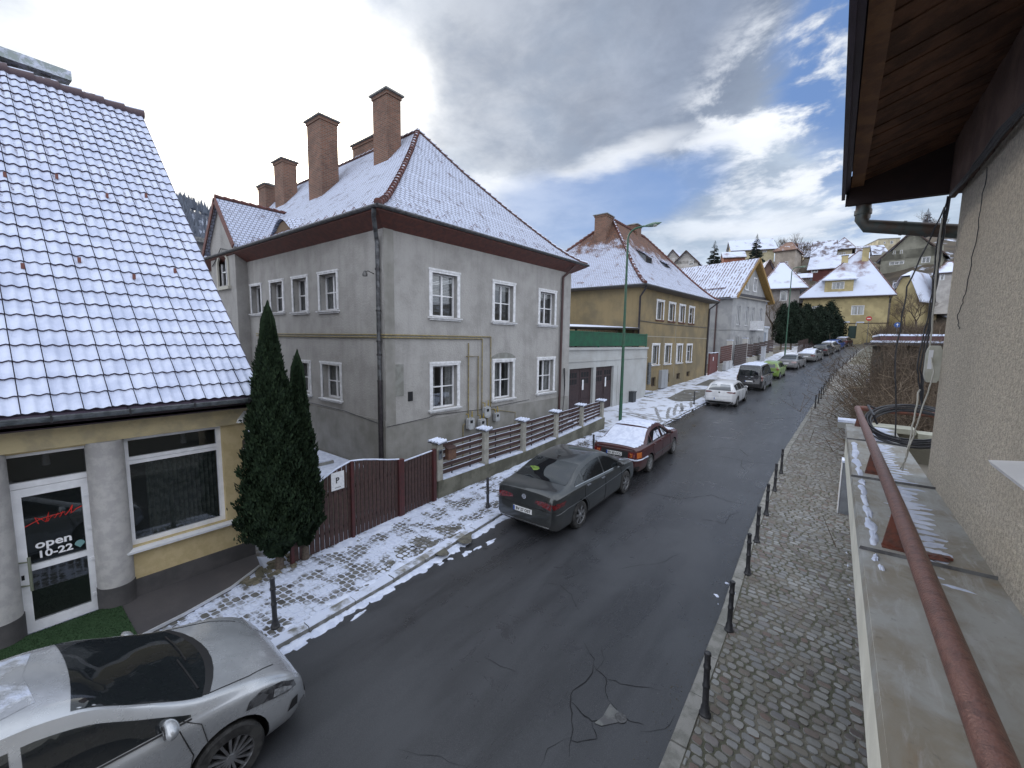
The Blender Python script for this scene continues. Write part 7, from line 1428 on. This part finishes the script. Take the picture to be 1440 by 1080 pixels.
def twigs(mb, n, R, H, seed, w=.011, spread=1.0):
    r = random.Random(seed)
    for i in range(n):
        a = r.uniform(0, 6.28); rr = R*.35*r.random(); x, y, z = rr*cos(a), rr*sin(a), 0; d = Vector((spread*.5*cos(a)*r.random(), spread*.5*sin(a)*r.random(), 1)).normalized(); L = H*r.uniform(.55,1.05); pts = [Vector((x,y,z))]
        k = 5
        for j in range(k): d = (d+Vector((r.uniform(-.35,.35), r.uniform(-.35,.35), r.uniform(-.22,.10)))).normalized(); pts.append(pts[-1]+d*L/k)
        mb.tube(pts, [w*(1-.8*j/k) for j in range(k+1)], 3, False)
        for _ in range(5):
            j = r.randint(1, k); p = pts[j]; q = p+Vector((r.uniform(-.5,.5), r.uniform(-.5,.5), r.uniform(-.1,.5)))*R*.6; q2 = q+Vector((r.uniform(-.3,.3), r.uniform(-.3,.3), r.uniform(-.2,.3)))*R*.4; mb.tube([p,q,q2], [w*.5,w*.35,w*.15], 3, False)
protos = []
for k in range(3): g = MB(); twigs(g, 230, 1.35, 3.0, 40+k, spread=1.8, w=.013); protos.append(g)
first = []
for k, q in enumerate(protos): o = mk('bare_shrub', q, TWIG, None, None, loc=(0,0,0)); first.append(o)
r = random.Random(77); spots = []
for j in range(11):
    for i in range(0 if j > 3 else 1, 5): y = 8.3+j*1.85+r.uniform(-.5,.5); spots.append((gx(y)+1.45+i*1.6+r.uniform(-.4,.4)+.04*y*i*.6, y))
SW = ['first','second','third','fourth','fifth']
for n, (x, y) in enumerate(spots):
    src = first[n % 3]; o = src if n < 3 else src.copy()
    if n >= 3: COL.objects.link(o)
    o.location = (x, y, zt(y)-.05); s = r.uniform(.8, 1.2); o.scale = (s*1.15, s*1.15, s*(.85+.035*(y-8))); o.rotation_euler = (0, 0, r.uniform(0, 6.28))
    tag(o, 'leafless brown garden shrub in the tangled thicket behind the dark rubble wall', 'shrub', 'bare shrubs in the garden thicket')
g = MB(); g.grid(lambda u, v: (gx(8+22*v)+.35+u*14, 8+22*v, zt(8+22*v)+.02+.2*sin(u*9)*sin(v*13)), 20, 20); struct('garden_soil', g, mat('dark_soil', (.05,.04,.03), .95, col2=(.03,.025,.02), vs=2, bump=.8, bs=9, snow=(.66,.74,1.2)), 60)
sgp = thing('low_garage', 'low flat-roofed garage with red-brown snow-edged roof lip behind the shrub thicket', 'garage', (7, 32, 1))
g = MB(); g.box(1.9, 15, 30.0, 36, .5, 4.35); mk('wall', g, mat('dark_garage_wall', (.10,.085,.065), .9, col2=(.06,.05,.04), vs=2), sgp)
g = MB(); g.box(1.45, 15.2, 29.4, 36.2, 4.42, 4.56); g.m = 1; g.box(1.5, 15.2, 29.45, 30.6, 4.56, 4.66); g.m = 2; g.box(1.9, 15.2, 30.6, 36.2, 4.56, 4.92); g.m = 1; g.box(1.85, 15.25, 30.55, 36.2, 4.92, 5.02); mk('roof', g, [mat('dark_lip', (.035,.03,.03), .7), SNOW, mat('maroon_fascia', (.075,.025,.028), .6)], sgp)
# ------------------------------------------------------------------ the hillside beyond
def plane_hit(px, py, O, az):
    a = radians(az); n = Vector((cos(a), -sin(a), 0)); d = ray(px, py); t = Vector((O[0], O[1], 0)).dot(n)/d.dot(n); q = d*t
    return ((q.x-O[0])*sin(a)+(q.y-O[1])*cos(a), q.z+HC)
WALLC = {}
def far_house(name, label, px0, px1, pb, pe, pr, w, rot, depth, roof, wm, rm, wins=(), chims=(), oh=.5, extra=None, group=None, ridge_in=.35, cat='house', eave_m=None, thick=.35, curtain=None):
    """front wall seen between px0 and px1; base, eave and ridge rows pb, pe, pr; w metres ahead"""
    O = at(px0, pb, w); mid = (px0+px1)/2; d = ray(mid, 480); az = math.degrees(atan2(d.x, d.y))+90+rot
    F = facade(O.x, O.y, az); Lw = plane_hit(px1, pb, O, az)[0]; ze = plane_hit(mid, pe, O, az)[1]; zb = O.z; zr = HC+(CF.dot(ray(mid, pr))*0+ (ray(mid, pr).z/ray(mid, pr).dot(CF)))*(w+depth*.5)
    root = thing(name, label, cat, (O.x, O.y, zb), group); g = MB(); holes = []
    for q in wins:
        a, b = plane_hit(q[0], q[3], O, az), plane_hit(q[2], q[1], O, az); holes.append((a[0], b[0], a[1], b[1]))
    wall(g, F, Lw, zb-4, ze, holes, .25); B0, B1 = F(0,0,-depth), F(Lw,0,-depth)
    for A, B in (((O.x,O.y), B0), (F(Lw,0), B1), (B0, B1)): g.quad((A[0],A[1],zb-4),(B[0],B[1],zb-4),(B[0],B[1],ze),(A[0],A[1],ze))
    if roof == 'gablef': g.add([F(0,ze),F(Lw,ze),F(Lw/2,zr-.25)], [(0,1,2)]); g.add([F(0,ze,-depth),F(Lw,ze,-depth),F(Lw/2,zr-.25,-depth)], [(0,1,2)])
    if roof == 'gables':
        for u in (0, Lw): g.add([F(u,ze),F(u,ze,-depth),F(u,zr-.25,-depth/2)], [(0,1,2)])
    mk('wall', g, wm, root)
    for h in holes: window(root, F, *h, surround=.08, sill=0, curtain=curtain, trans=(), mull=(max(0, min(3, int((h[1]-h[0])/1.2))),), depth=.12, fw=.08)
    g = MB(); o = oh
    P = [F(-o,ze-.1,o), F(Lw+o,ze-.1,o), F(Lw+o,ze-.1,-depth-o), F(-o,ze-.1,-depth-o)]
    if roof == 'hip':
        R0, R1 = (F(Lw*ridge_in,zr,-depth/2), F(Lw*(1-ridge_in),zr,-depth/2)) if ridge_in < .5 else (F(Lw*ridge_in-.3,zr,-depth/2), F(Lw*ridge_in+.3,zr,-depth/2)); E0_, E1_ = (R0[0],R0[1]), (R1[0],R1[1])
        for A, B, C, D in ((P[0],P[1],R1,R0),(P[2],P[3],R0,R1)): g.hexa([(q[0],q[1],q[2]-.12) for q in (A,B,C,D)]+[A,B,C,D])
        for A, B, C in ((P[1],P[2],R1),(P[3],P[0],R0)): g.add([A,B,C,(A[0],A[1],A[2]-.12),(B[0],B[1],B[2]-.12),(C[0],C[1],C[2]-.12)], [(0,1,2),(3,5,4),(0,3,4,1)])
        for A, B in ((P[0],R0),(P[1],R1),(P[2],R1),(P[3],R0),(R0,R1)): g.m = 1; g.bar(Vector(A)+Vector((0,0,.02)), Vector(B)+Vector((0,0,.02)), .16, .12)
        g.m = 0
    elif roof == 'gables':
        r0, r1 = F(-o,zr,-depth/2), F(Lw+o,zr,-depth/2); slab2(g, P[0], P[1], r1, r0, thick*.5); slab2(g, r0, r1, P[2], P[3], thick*.5)
    elif roof == 'gablef':
        r0, r1 = F(Lw/2,zr,o), F(Lw/2,zr,-depth-o); slab2(g, P[0], r0, r1, P[3], thick*.5); slab2(g, r0, P[1], P[2], r1, thick*.5)
    else: slab2(g, *[(q[0],q[1],ze+.3) for q in P], .4)
    rf = mk('roof', g, [rm, HIPT], root, uv=True)
    if roof != 'flat': g = MB(); g.fbox(F, -o, Lw+o, ze-.42, ze-.23, o-.08, o+.03) if roof != 'gablef' else [g.bar(Vector(F(u,ze-.25,o+.03)), Vector(F(Lw/2,zr-.15,o+.03)), .06, .28) for u in (-o, Lw+o)]; mk('eave_board', g, eave_m or MATS['dark_eave'], rf)
    for c in chims:
        a, b = plane_hit(c[0], c[3], O, az), plane_hit(c[2], c[1], O, az); g = MB(); k = (w+depth*.4)/w; g2 = F((a[0]+b[0])/2*1., 0, -depth*.4); hw = (b[0]-a[0])*.5*k; zt_ = HC+(b[1]-HC)*k
        g.box(g2[0]-hw, g2[0]+hw, g2[1]-hw, g2[1]+hw, ze, zt_); g.m = 1; g.box(g2[0]-hw-.08, g2[0]+hw+.08, g2[1]-hw-.08, g2[1]+hw+.08, zt_, zt_+.15); mk('chimney', g, [c[4], CAPM], rf)
    return root, F, Lw, ze, zr, O, az
mat('dark_eave', (.055,.035,.03), .8)
def wc(n, c, s=.3): return mat(n, c, .92, col2=tuple(x*.72 for x in c), vs=.5, bump=.2, streak=s)
SR = mat('snowy_roof', (.16,.09,.08), .85, snow=(.27,.50,.30), bump=.3, bs=3); SR2 = mat('thin_snow_roof', (.13,.11,.12), .85, snow=(.40,.56,.5), bump=.3, bs=3); SR3 = mat('brown_dusted_roof', (.20,.12,.09), .85, snow=(.54,.68,.9), bump=.3, bs=3)
YH = wc('butter_yellow_render', (.47,.39,.21), .15)
far_house('small_house', 'small white gabled house with brown bargeboards seen above the ochre house roof', 947, 980, 392, 371, 360, 105, 12, 9, 'gablef', wc('offwhite_render', (.45,.43,.41)), SR, [(969,366,975,373)])
far_house('small_house', 'second small gabled house half hidden left of the white gabled one', 932, 958, 388, 369, 357.5, 118, 16, 8, 'gablef', wc('offwhite_render', (.45,.43,.41)), SR, [(945,364,948,368)])
far_house('hill_house', 'yellow and grey hill house with flat snowy roof behind the tall spruce', 1028, 1086, 392, 351, 341, 128, -10, 13, 'gables', wc('pale_yellow_render', (.44,.40,.27)), SR, [(1033,358,1036,364),(1072,352,1078,355)], oh=.7)
far_house('brick_annex', 'low unplastered red brick annex below the yellow and grey hill house', 1016, 1046, 390, 361, 356, 112, -8, 6, 'gables', wc('raw_brick', (.27,.11,.07)), SR, [], oh=.3, cat='annex')
far_house('tall_house', 'tall beige house with dusty brown roof on the slope above the grey hipped house', 1085, 1113, 420, 352, 346, 116, 10, 9, 'hip', wc('beige_render', (.38,.33,.28)), SR3, [(1104,368,1108,374),(1104,382,1108,388)])
far_house('brown_house', 'brown boarded upper house immediately behind the tall beige house', 1098, 1117, 380, 346, 344.5, 128, 0, 9, 'flat', wc('brown_board_wall', (.20,.13,.12)), SR3, [])
far_house('small_house', 'little brown gabled roof peeping over the snowy hipped roof', 1073, 1086, 400, 382, 370, 92, -14, 7, 'gablef', wc('brown_gable', (.16,.10,.08)), SR, [])
far_house('grey_villa', 'grey rendered house with broad snowy hipped roof and a lamplit brown window', 1072, 1119, 478, 405, 374, 76, -4, 13, 'hip', wc('grey_rough_render', (.27,.25,.24)), SR, [(1097,409,1107,423)], oh=1.1, ridge_in=.42, curtain='sides')
far_house('cream_villa', 'cream house with bluish snowy roof behind the bare tree', 1129, 1148, 390, 361, 343, 140, -25, 16, 'gables', wc('cream_render', (.48,.43,.31)), SR2, [(1132,366,1134,371),(1138,365,1140,370),(1132,376,1134,381),(1138,375,1140,380)], [(1162,340,1165,350,BRICKM)])
far_house('turret_house', 'cream turret house with pyramid roof and a row of arched windows', 1170, 1196, 376, 350, 338, 138, 0, 11, 'hip', wc('cream_render', (.48,.43,.31)), SR2, [(1173,355,1177,362),(1179,355,1183,362),(1185,355,1189,362)], ridge_in=.48, oh=.9)
far_house('villa_wing', 'long snow-covered roof slope joining the turret house from the left', 1140, 1172, 382, 366, 343, 136, 0, 12, 'gables', wc('brown_gable', (.16,.10,.08)), SR2, [(1156,357,1160,362)] and [])
far_house('red_house', 'dark red boarded house with a long flat snowy roof', 1135, 1214, 415, 376, 365, 112, 2, 10, 'gables', wc('dark_red_boards', (.11,.035,.03)), SR, [(1141,378,1150,384)])
far_house('shed', 'little stone shed with thick snow on its roof below the red house', 1118, 1138, 402, 390, 386, 98, 0, 5, 'gables', wc('stone_shed', (.20,.17,.15)), SR, [], cat='shed')
far_house('long_roof_house', 'long pale yellow roofed terrace beside the slab building', 1212, 1246, 380, 358, 348, 150, -18, 12, 'gables', wc('pale_yellow_render', (.44,.40,.27)), SR2, [(1230,352,1234,356)] and [])
far_house('dark_roof_house', 'low dark roofed house between the turret house and the terrace', 1194, 1214, 372, 357, 350, 144, 10, 10, 'gables', wc('brown_gable', (.16,.10,.08)), SR2, [(1201,353,1206,358)] and [])
far_house('slab_building', 'cream slab building with flat roof on the skyline', 1232, 1262, 372, 336, 333, 190, -22, 26, 'flat', wc('cream_render', (.48,.43,.31)), CAPM, [(1252,339,1256,343),(1243,340,1245,343)], oh=.1, cat='building')
far_house('big_grey_house', 'big grey-green gabled house with wide low roof above the scrub slope', 1231, 1316, 440, 364, 342, 112, 8, 14, 'gablef', wc('grey_green_render', (.25,.245,.20)), SR2, [(1251,367,1271,373),(1296,361,1308,370),(1295,378,1306,387),(1256,353,1259,358),(1266,352,1269,357)], oh=.9)
far_house('small_house', 'small pale house with snowy roof at the far right by the cables', 1316, 1345, 412, 382, 372, 80, 0, 8, 'hip', wc('offwhite_render', (.45,.43,.41)), SR, [(1322,386,1328,394)], ridge_in=.4)
bb, F, Lw, ze, zr, O, az = far_house('apartment_block', 'distant apartment block with stacked snowy balconies behind the downpipe', 1294, 1342, 400, 322, 318, 180, 18, 12, 'flat', wc('beige_render', (.38,.33,.28)), CAPM, [], cat='building')
for k in range(5):
    g = MB(); z = ze-2.6-k*2.7; g.fbox(F, .3+k*.5, Lw-.2, z, z+.15, 0, 1.5); g.fbox(F, .3+k*.5, Lw-.2, z+.15, z+1.05, 1.4, 1.5); g.m = 1; g.fbox(F, .3+k*.5, Lw-.2, z+1.05, z+1.2, 1.35, 1.55); mk('balcony', g, [MATS['pale_yellow_render'], SNOW], bb)
# yellow house closing the street
yh, F, Lw, ze, zr, O, az = far_house('yellow_house', 'large butter-yellow house with hipped snowy roof, yellow dormer and two yellow chimneys', 1124, 1244, 480, 416, 364, 86, -3, 11, 'hip', YH, SR, [(1197,430,1215,443),(1142,431,1152,438),(1243-40,455,1243-34,466)], [(1213,350,1226,385,YH),(1184,361,1195,378,YH)], oh=.9, ridge_in=.66, curtain='sides')
g = MB(); g.fbox(F, 0, Lw, HC+(484-456)/585*86, HC+(484-455)/585*86, 0, .05); mk('string_course', g, MATS['dark_eave'], yh)
a = plane_hit(1159, 411, O, az); b = plane_hit(1201, 392, O, az); g = MB(); h4 = plane_hit(1170,407,O,az); h5 = plane_hit(1187,397,O,az); FDm = (lambda u, z, o=0.: F(u, z, o+.3)); wall(g, (lambda u, z, o=0.: F(u+a[0], z, o+.3)), b[0]-a[0], a[1], b[1], [(h4[0]-a[0],h5[0]-a[0],h4[1],h5[1])], .2)
for u in (a[0], b[0]): g.quad(F(u,a[1],.3),F(u,b[1],.3),F(u,b[1],-4.5),F(u,a[1],-4.5))
dm = mk('dormer', g, YH, yh); window(dm, FDm, h4[0], h5[0], h4[1], h5[1], surround=.08, sill=0, curtain='sides', mull=(2,), trans=())
g = MB(); Q = [F(a[0]-.6,b[1],.9),F(b[0]+.6,b[1],.9),F(b[0]+.4,b[1]+.1,-4.8),F(a[0]-.4,b[1]+.1,-4.8)]; ap1, ap2 = F(a[0]*.55+b[0]*.45, b[1]+2.3, -3.2), F(a[0]*.45+b[0]*.55, b[1]+2.4, -3.4); g.add(Q+[ap1,ap2], [(0,1,5,4),(1,2,5),(2,3,4,5),(3,0,4)]); g.fbox(F, a[0]-.6, b[0]+.6, b[1]-.2, b[1]-.02, .5, .92); mk('dormer_roof', g, SR, dm)
# right wing with half-hipped gable
wp = at(1247, 480, 84); d_ = ray(1262,480); azw = math.degrees(atan2(d_.x, d_.y))+90+22; FWg = facade(wp.x, wp.y, azw); Lg = plane_hit(1283, 470, wp, azw)[0]; zl_, zr_ = plane_hit(1247,412,wp,azw)[1], plane_hit(1283,424,wp,azw)[1]-.0; za = plane_hit(1262,388,wp,azw)[1]; zl_ = max(zl_, zr_)
g = MB(); w1 = plane_hit(1255,405,wp,azw); w2 = plane_hit(1262,397,wp,azw); g.quad(FWg(0,wp.z-2),FWg(Lg,wp.z-2),FWg(Lg,zl_-1.2),FWg(0,zl_-1.2)); g.add([FWg(0,zl_-1.2),FWg(Lg,zl_-1.2),FWg(Lg*.72,za-.4),FWg(Lg*.35,za-.4)], [(0,1,2,3)])
for u in (0, Lg): g.quad(FWg(u,wp.z-2),FWg(u,wp.z-2,-9),FWg(u,zl_-1.2,-9),FWg(u,zl_-1.2))
wg_ = mk('side_wing', g, YH, yh); g = MB(); g.fbox(FWg, w1[0], w2[0], w1[1], w2[1], .0, .05); mk('window_frame', g, WHITEP, wg_); g = MB(); g.fbox(FWg, w1[0]+.15, w2[0]-.15, w1[1]+.15, w2[1]-.15, .05, .06); mk('pane', g, PANED, wg_)
g = MB(); e = .8; slab2(g, FWg(-e,zl_-1.7,.7), FWg(Lg*.35,za-.2,.7), FWg(Lg*.5,za+.9,-9), FWg(-e,zl_-1.7,-9), .2); slab2(g, FWg(Lg*.72,za-.2,.7), FWg(Lg+e,zl_-2.0,.7), FWg(Lg+e,zl_-2.0,-9), FWg(Lg*.5,za+.9,-9), .2); g.add([FWg(Lg*.35,za-.2,.75),FWg(Lg*.72,za-.2,.75),FWg(Lg*.53,za+1.0,-1.8),FWg(Lg*.5,za+.9,-9)], [(0,1,2),(1,3,2),(0,2,3)]); mk('wing_roof', g, SR, wg_)
g = MB(); p = at(1236, 420, 83.6); g.tube([(p.x,p.y,14.3),(p.x,p.y,5.2)], .07, 6); mk('downpipe', g, PIPEB, yh)
# yellow gate pillars and dark panels
yg = thing('pillared_gate', 'yellow pillared gateway with dark green panels at the top of the street', 'gate', tuple(at(1190, 482, 78)))
for px, w in ((1160,76),(1187,80),(1207,79)): q = at(px, 480, w); g = MB(); g.box(q.x-.45,q.x+.45,q.y-.45,q.y+.45,q.z-1.2,HC+(484-453)/585*w); g.m = 1; g.box(q.x-.55,q.x+.55,q.y-.55,q.y+.55,HC+(484-453)/585*w,HC+(484-451.5)/585*w); mk('pillar', g, [YH, SNOW], yg)
for p0, p1, w0, w1_ in ((1163,1184,76.5,79.5),(1190,1204,80,79)): a, b = at(p0,470,w0), at(p1,470,w1_); g = MB(); g.quad((a.x,a.y,4.2),(b.x,b.y,4.2),(b.x,b.y,8.0),(a.x,a.y,8.0)); mk('panel', g, mat('dark_green_panel', (.02,.045,.04), .6), yg)
g = MB(); a, b = at(1150,472,74), at(1212,470,77); g.hexa([(a.x,a.y,4.0),(b.x,b.y,4.0),(b.x,b.y+.4,4.0),(a.x,a.y+.4,4.0),(a.x,a.y,5.6),(b.x,b.y,5.6),(b.x,b.y+.4,5.6),(a.x,a.y+.4,5.6)]); mk('low_wall', g, YH, yg)
def roadsign(px, py, w, rad, kind, label):
    q = at(px, py, w); zb = ground_z(q.x, q.y); t_ = thing('road_sign', label, 'road sign', (q.x, q.y, zb)); g = MB(); g.tube([(q.x,q.y,zb),(q.x,q.y,q.z+rad)], .05, 6); mk('post', g, ZINC, t_)
    n = (Vector((0,0,q.z))-q); n.z = 0; n.normalize(); u = Vector((-n.y, n.x, 0)); f = lambda x, z, o: tuple(q+u*x+Vector((0,0,z))+n*o)
    g = MB(); g.prism([f(rad*cos(a), rad*sin(a), .06) for a in [2*pi*i/20 for i in range(20)]], n*.02); d = mk('disc', g, mat('sign_red', (.45,.03,.03), .5) if kind == 'no' else mat('sign_blue', (.03,.10,.35), .5), t_)
    g = MB()
    if kind == 'no': g.prism([f(-rad*.62,-rad*.16,.085),f(rad*.62,-rad*.16,.085),f(rad*.62,rad*.16,.085),f(-rad*.62,rad*.16,.085)], n*.01)
    else: g.prism([f(-rad*.1,-rad*.5,.085),f(rad*.12,-rad*.5,.085),f(rad*.12,rad*.1,.085),f(rad*.45,rad*.1,.085),f(0,rad*.6,.085),f(-rad*.42,rad*.1,.085),f(-rad*.1,rad*.1,.085)], n*.01)
    mk('symbol', g, LETW, d)
roadsign(1222, 448, 74, .42, 'no', 'red round no-entry sign on a post before the yellow house')
roadsign(1262, 457, 66, .42, 'arrow', 'blue round arrow sign on a post before the scrub slope')
# ------------------------------------------------------------------ trees of the slope
NEED = mat('spruce_needles', (.025,.035,.028), .9, rpi=[(.012,.02,.016),(.03,.042,.034),(.02,.03,.024),(.045,.055,.05)], spec=.2)
def spruce(label, px, ptop, pbase, w, rpx, seed, name='spruce_tree', snowy=False):
    b = at(px, pbase, w); top = at(px, ptop, w); H = top.z-b.z; R = rpx*w/585; t_ = thing(name, label, 'tree', tuple(b)); r = random.Random(seed); g = MB()
    n = int(22+H*1.2)
    for i in range(n):
        q = (i+.5)/n; z = b.z+H*(.12+.86*q); L = R*(1-q)**.85*(.75+.35*r.random())+.15
        for k in range(int(7+6*(1-q))):
            a = r.uniform(0, 6.28); d = Vector((cos(a), sin(a), -.12-.25*(1-q))); l = L*r.uniform(.75,1.15); p0 = Vector((b.x, b.y, z)); p1 = p0+d*l*.6; p2 = p0+d*l+Vector((0,0,.10*l)); sd_ = Vector((-sin(a), cos(a), 0))
            for t0, t1, w0 in ((.15,.55,.16),(.4,.85,.15),(.7,1.08,.09)):
                A, B = p0.lerp(p2, t0), p0.lerp(p2, t1); ww = l*w0*r.uniform(.8,1.3); g.add([A+sd_*ww, B+sd_*ww*.3-Vector((0,0,.1*l)), B-sd_*ww*.3-Vector((0,0,.05*l)), A-sd_*ww-Vector((0,0,.08*l))], [(0,1,2,3)]); g.add([A, B, B-Vector((0,0,.16*l)), A-Vector((0,0,.2*l))], [(0,1,2,3)])
    g.tube([(b.x,b.y,b.z+H*.94),(b.x,b.y,b.z+H)], [.08,.01], 4); mk('foliage', g, NEED if not snowy else mat('frosted_needles', (.06,.05,.055), .9, snow=(.5,.62,2)), t_); g = MB(); g.tube([(b.x,b.y,b.z-1),(b.x,b.y,b.z+H*.95)], [.22,.05], 7); mk('trunk', g, BARK, t_)
spruce('tall dark spruce standing between the ochre house roof and the ribbed roof', 1001, 339, 412, 95, 16, 1); spruce('dense dark spruce before the yellow and grey hill house', 1060, 330, 400, 100, 16, 2)
spruce('spindly conifer on the skyline just above the slanting downpipe', 1299, 294, 352, 150, 13, 3, 'conifer_tree', True)
spruce('broad dark conifer behind the slanting downpipe near the apartment block', 1287, 328, 372, 130, 16, 4, 'conifer_tree')
def bare(label, px, pbase, ptop, w, seed, depth=6, spread=.55, name='bare_tree', lean=0):
    b = at(px, pbase, w); H = at(px, ptop, w).z-b.z; t_ = thing(name, label, 'tree', tuple(b)); r = random.Random(seed); g = MB(); tr = MB()
    def grow(p, d, L, rad, k, mb):
        pts = [p]; dd = d
        for _ in range(3): dd = (dd+Vector((r.uniform(-.14,.14), r.uniform(-.14,.14), r.uniform(-.02,.12)))).normalized(); pts.append(pts[-1]+dd*L/3)
        mb.tube(pts, [rad, rad*.9, rad*.78, rad*.64], 5 if k > 3 else 3, False)
        if k <= 0: return
        for _ in range(3 if k > 1 else 4):
            a = r.uniform(0, 6.28); s = spread*r.uniform(.6,1.3); nd = (dd+Vector((cos(a)*s, sin(a)*s, r.uniform(-.1,.3)))).normalized(); grow(pts[-1] if r.random() < .6 else pts[-2], nd, L*r.uniform(.66,.86), rad*.58, k-1, g)
    grow(Vector(b), Vector((lean, 0, 1)).normalized(), H*.28, H*.022, depth, tr); mk('branches', g, TWIG, t_); mk('trunk', tr, BARK, t_); return t_
bare('tall leafless tree left of the cream villa with bluish roof', 1121, 392, 326, 120, 5, 6); bare('thin leafless tree behind the brown boarded upper house', 1095, 372, 328, 135, 6, 5)
bare('faint leafless tree on the skyline right of the downpipe', 1322, 350, 290, 150, 7, 5); bare('spreading leafless shrub tree before the grey rough house wall', 1086, 478, 405, 66, 8, 6, .7)
bare('low sprawling leafless tree against the yellow side wing', 1268, 474, 418, 62, 9, 6, .85); bare('leafless fruit tree left of the no-entry sign side wing', 1287, 470, 405, 70, 10, 6, .8)
YEW = mat('dark_yew', (.010,.018,.012), .9, rpi=[(.005,.010,.007),(.014,.024,.015),(.009,.016,.010),(.022,.034,.022)], spec=.2)
def yew(label, px, ptop, pbase, w, rpx, seed):
    b = at(px, pbase, w); H = at(px, ptop, w).z-b.z; R = rpx*w/585; t_ = thing('dark_conifer', label, 'tree', tuple(b), 'dark conifers forming a hedge'); r = random.Random(seed); g = MB()
    for i in range(5200):
        q = r.random()**.9; z = b.z+H*(.10+.9*q+.10*q*r.random()**3); a = r.uniform(0, 6.28); Rq = R*(sin(pi*min(1, (q*.82+.16)))**.6)*(1+.24*sin(4*a+z*1.7+seed)+.14*sin(9*a-z*3.1+seed*2))*(.5+.6*r.random()**.5)*(1 if q < .85 else .85); c = Vector((b.x+Rq*cos(a), b.y+Rq*sin(a), z)); s = r.uniform(.12,.3)
        u = Vector((r.uniform(-1,1), r.uniform(-1,1), r.uniform(-.3,1))).normalized(); v = u.cross(Vector((cos(a), sin(a), .2))).normalized(); g.add([c-v*s*.4, c+v*s*.4, c+u*s], [(0,1,2)])
    g.lathe((b.x,b.y,b.z), [(R*.4,H*.08),(R*.55,H*.3),(R*.5,H*.6),(R*.2,H*.85)], 9); mk('foliage', g, YEW, t_); g = MB(); g.tube([(b.x,b.y,b.z-.5),(b.x,b.y,b.z+H*.5)], [.15,.06], 7); mk('trunk', g, BARK, t_)
for i, (px, pt, w, rp) in enumerate([(1098,432,62,10),(1112,428,64,13),(1130,432,66,15),(1148,434,68,15),(1163,428,72,13),(1175,446,74,9)]): yew(f'rounded dark conifer behind the white garage, {ORD[i]} from the left of the hedge', px, pt, 488, w, rp, 60+i)
hf = thing('picket_fence', 'dark picket fence under the conifer hedge above the white garage', 'fence', tuple(at(1140, 484, 62)))
for i in range(34):
    f = i/33; q = at(1122, 492, 60).lerp(at(1160, 480, 76), f); g = MB(); g.box(q.x-.05,q.x+.05,q.y-.03,q.y+.03,q.z-.6,q.z+1.3); mk('picket', g, MATS['brown_board'], hf)
# scrub of the slope on the right
g = MB(); r = random.Random(90)
def scrub(mb, n, f, s0, s1):
    for i in range(n):
        p = f(); 
        for k in range(5):
            d = Vector((r.uniform(-.6,.6), r.uniform(-.6,.6), 1)).normalized(); L = r.uniform(s0, s1); m = p+d*L*.5; q = m+(d+Vector((r.uniform(-.6,.6), r.uniform(-.6,.6), r.uniform(-.3,.2))))*L*.5; mb.tube([p,m,q], [.035,.025,.008], 3, False)
def fpt():
    w = r.uniform(64, 112); px = r.uniform(1236, 1345); q = at(px, 470, w); return Vector((q.x, q.y, ground_z(q.x, q.y)-.2))
scrub(g, 2600, fpt, 1.5, 4.5)
def fpt2():
    w = r.uniform(90, 190); px = r.uniform(930, 1345); q = at(px, 470, w); return Vector((q.x, q.y, ground_z(q.x, q.y)-.2))
scrub(g, 1800, fpt2, 1.5, 4.0)
struct('scrub', g, TWIG, None, kind='stuff')
# steep bank carrying the upper houses
def bank(x, y): 
    q = Vector((x, y, 0)); w = q.dot(Vector((CF.x, CF.y, 0)).normalized()); s = (x*CR.x+y*CR.y)/max(w, 1)
    return ground_z(x, y)-.3 + 19*sstep(78, 135, w)*sstep(.28, .40, s) + 6*sstep(.84, 1.0, s)*sstep(55, 110, w)
NX, NY = 60, 50; g = MB()
def bk(u, v): 
    w = 66+95*v; s = .20+1.05*u; f = Vector((CF.x, CF.y, 0)).normalized(); rr = Vector((CR.x, CR.y, 0)).normalized(); q = f*w+rr*(s*w); return (q.x, q.y, bank(q.x, q.y))
g.grid(bk, NX, NY); struct('hillside', g, mat('brown_hillside', (.085,.068,.048), .95, col2=(.055,.045,.035), vs=.3, bump=.8, bs=2, snow=(.56,.68,.25)), 60)
# wooded mountain behind the rooftops on the left
g = MB(); MC = Vector((-420, 95)); MR = 330
def mtn(x, y): a = math.exp(-(((x+430)/150)**2+((y-60)/230)**2)); return -8 + 122*a + 5*sin(x*.021)*sin(y*.017)
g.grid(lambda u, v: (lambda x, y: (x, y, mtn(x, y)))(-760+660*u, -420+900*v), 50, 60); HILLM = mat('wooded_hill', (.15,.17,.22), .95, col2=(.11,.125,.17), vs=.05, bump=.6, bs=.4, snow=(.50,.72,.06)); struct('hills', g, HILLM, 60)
g = MB(); r = random.Random(55)
for i in range(5200):
    x, y = r.uniform(-520,-250), r.uniform(-60, 250); z = mtn(x, y)
    if z < 25: continue
    h = r.uniform(7, 13); s = h*.16; a = r.uniform(0, 2)
    if r.random() < .55: g.lathe((x,y,z), [(s,h*.25),(s*.6,h*.6),(.1,h)], 4)
    else:
        g.tube([(x,y,z),(x,y,z+h*.9)], [.22,.05], 3, False)
        for k in range(4): zz = z+h*(.4+.13*k); a2 = r.uniform(0,6.28); g.tube([(x,y,zz),(x+1.6*cos(a2),y+1.6*sin(a2),zz+1.8)], [.14,.03], 3, False)
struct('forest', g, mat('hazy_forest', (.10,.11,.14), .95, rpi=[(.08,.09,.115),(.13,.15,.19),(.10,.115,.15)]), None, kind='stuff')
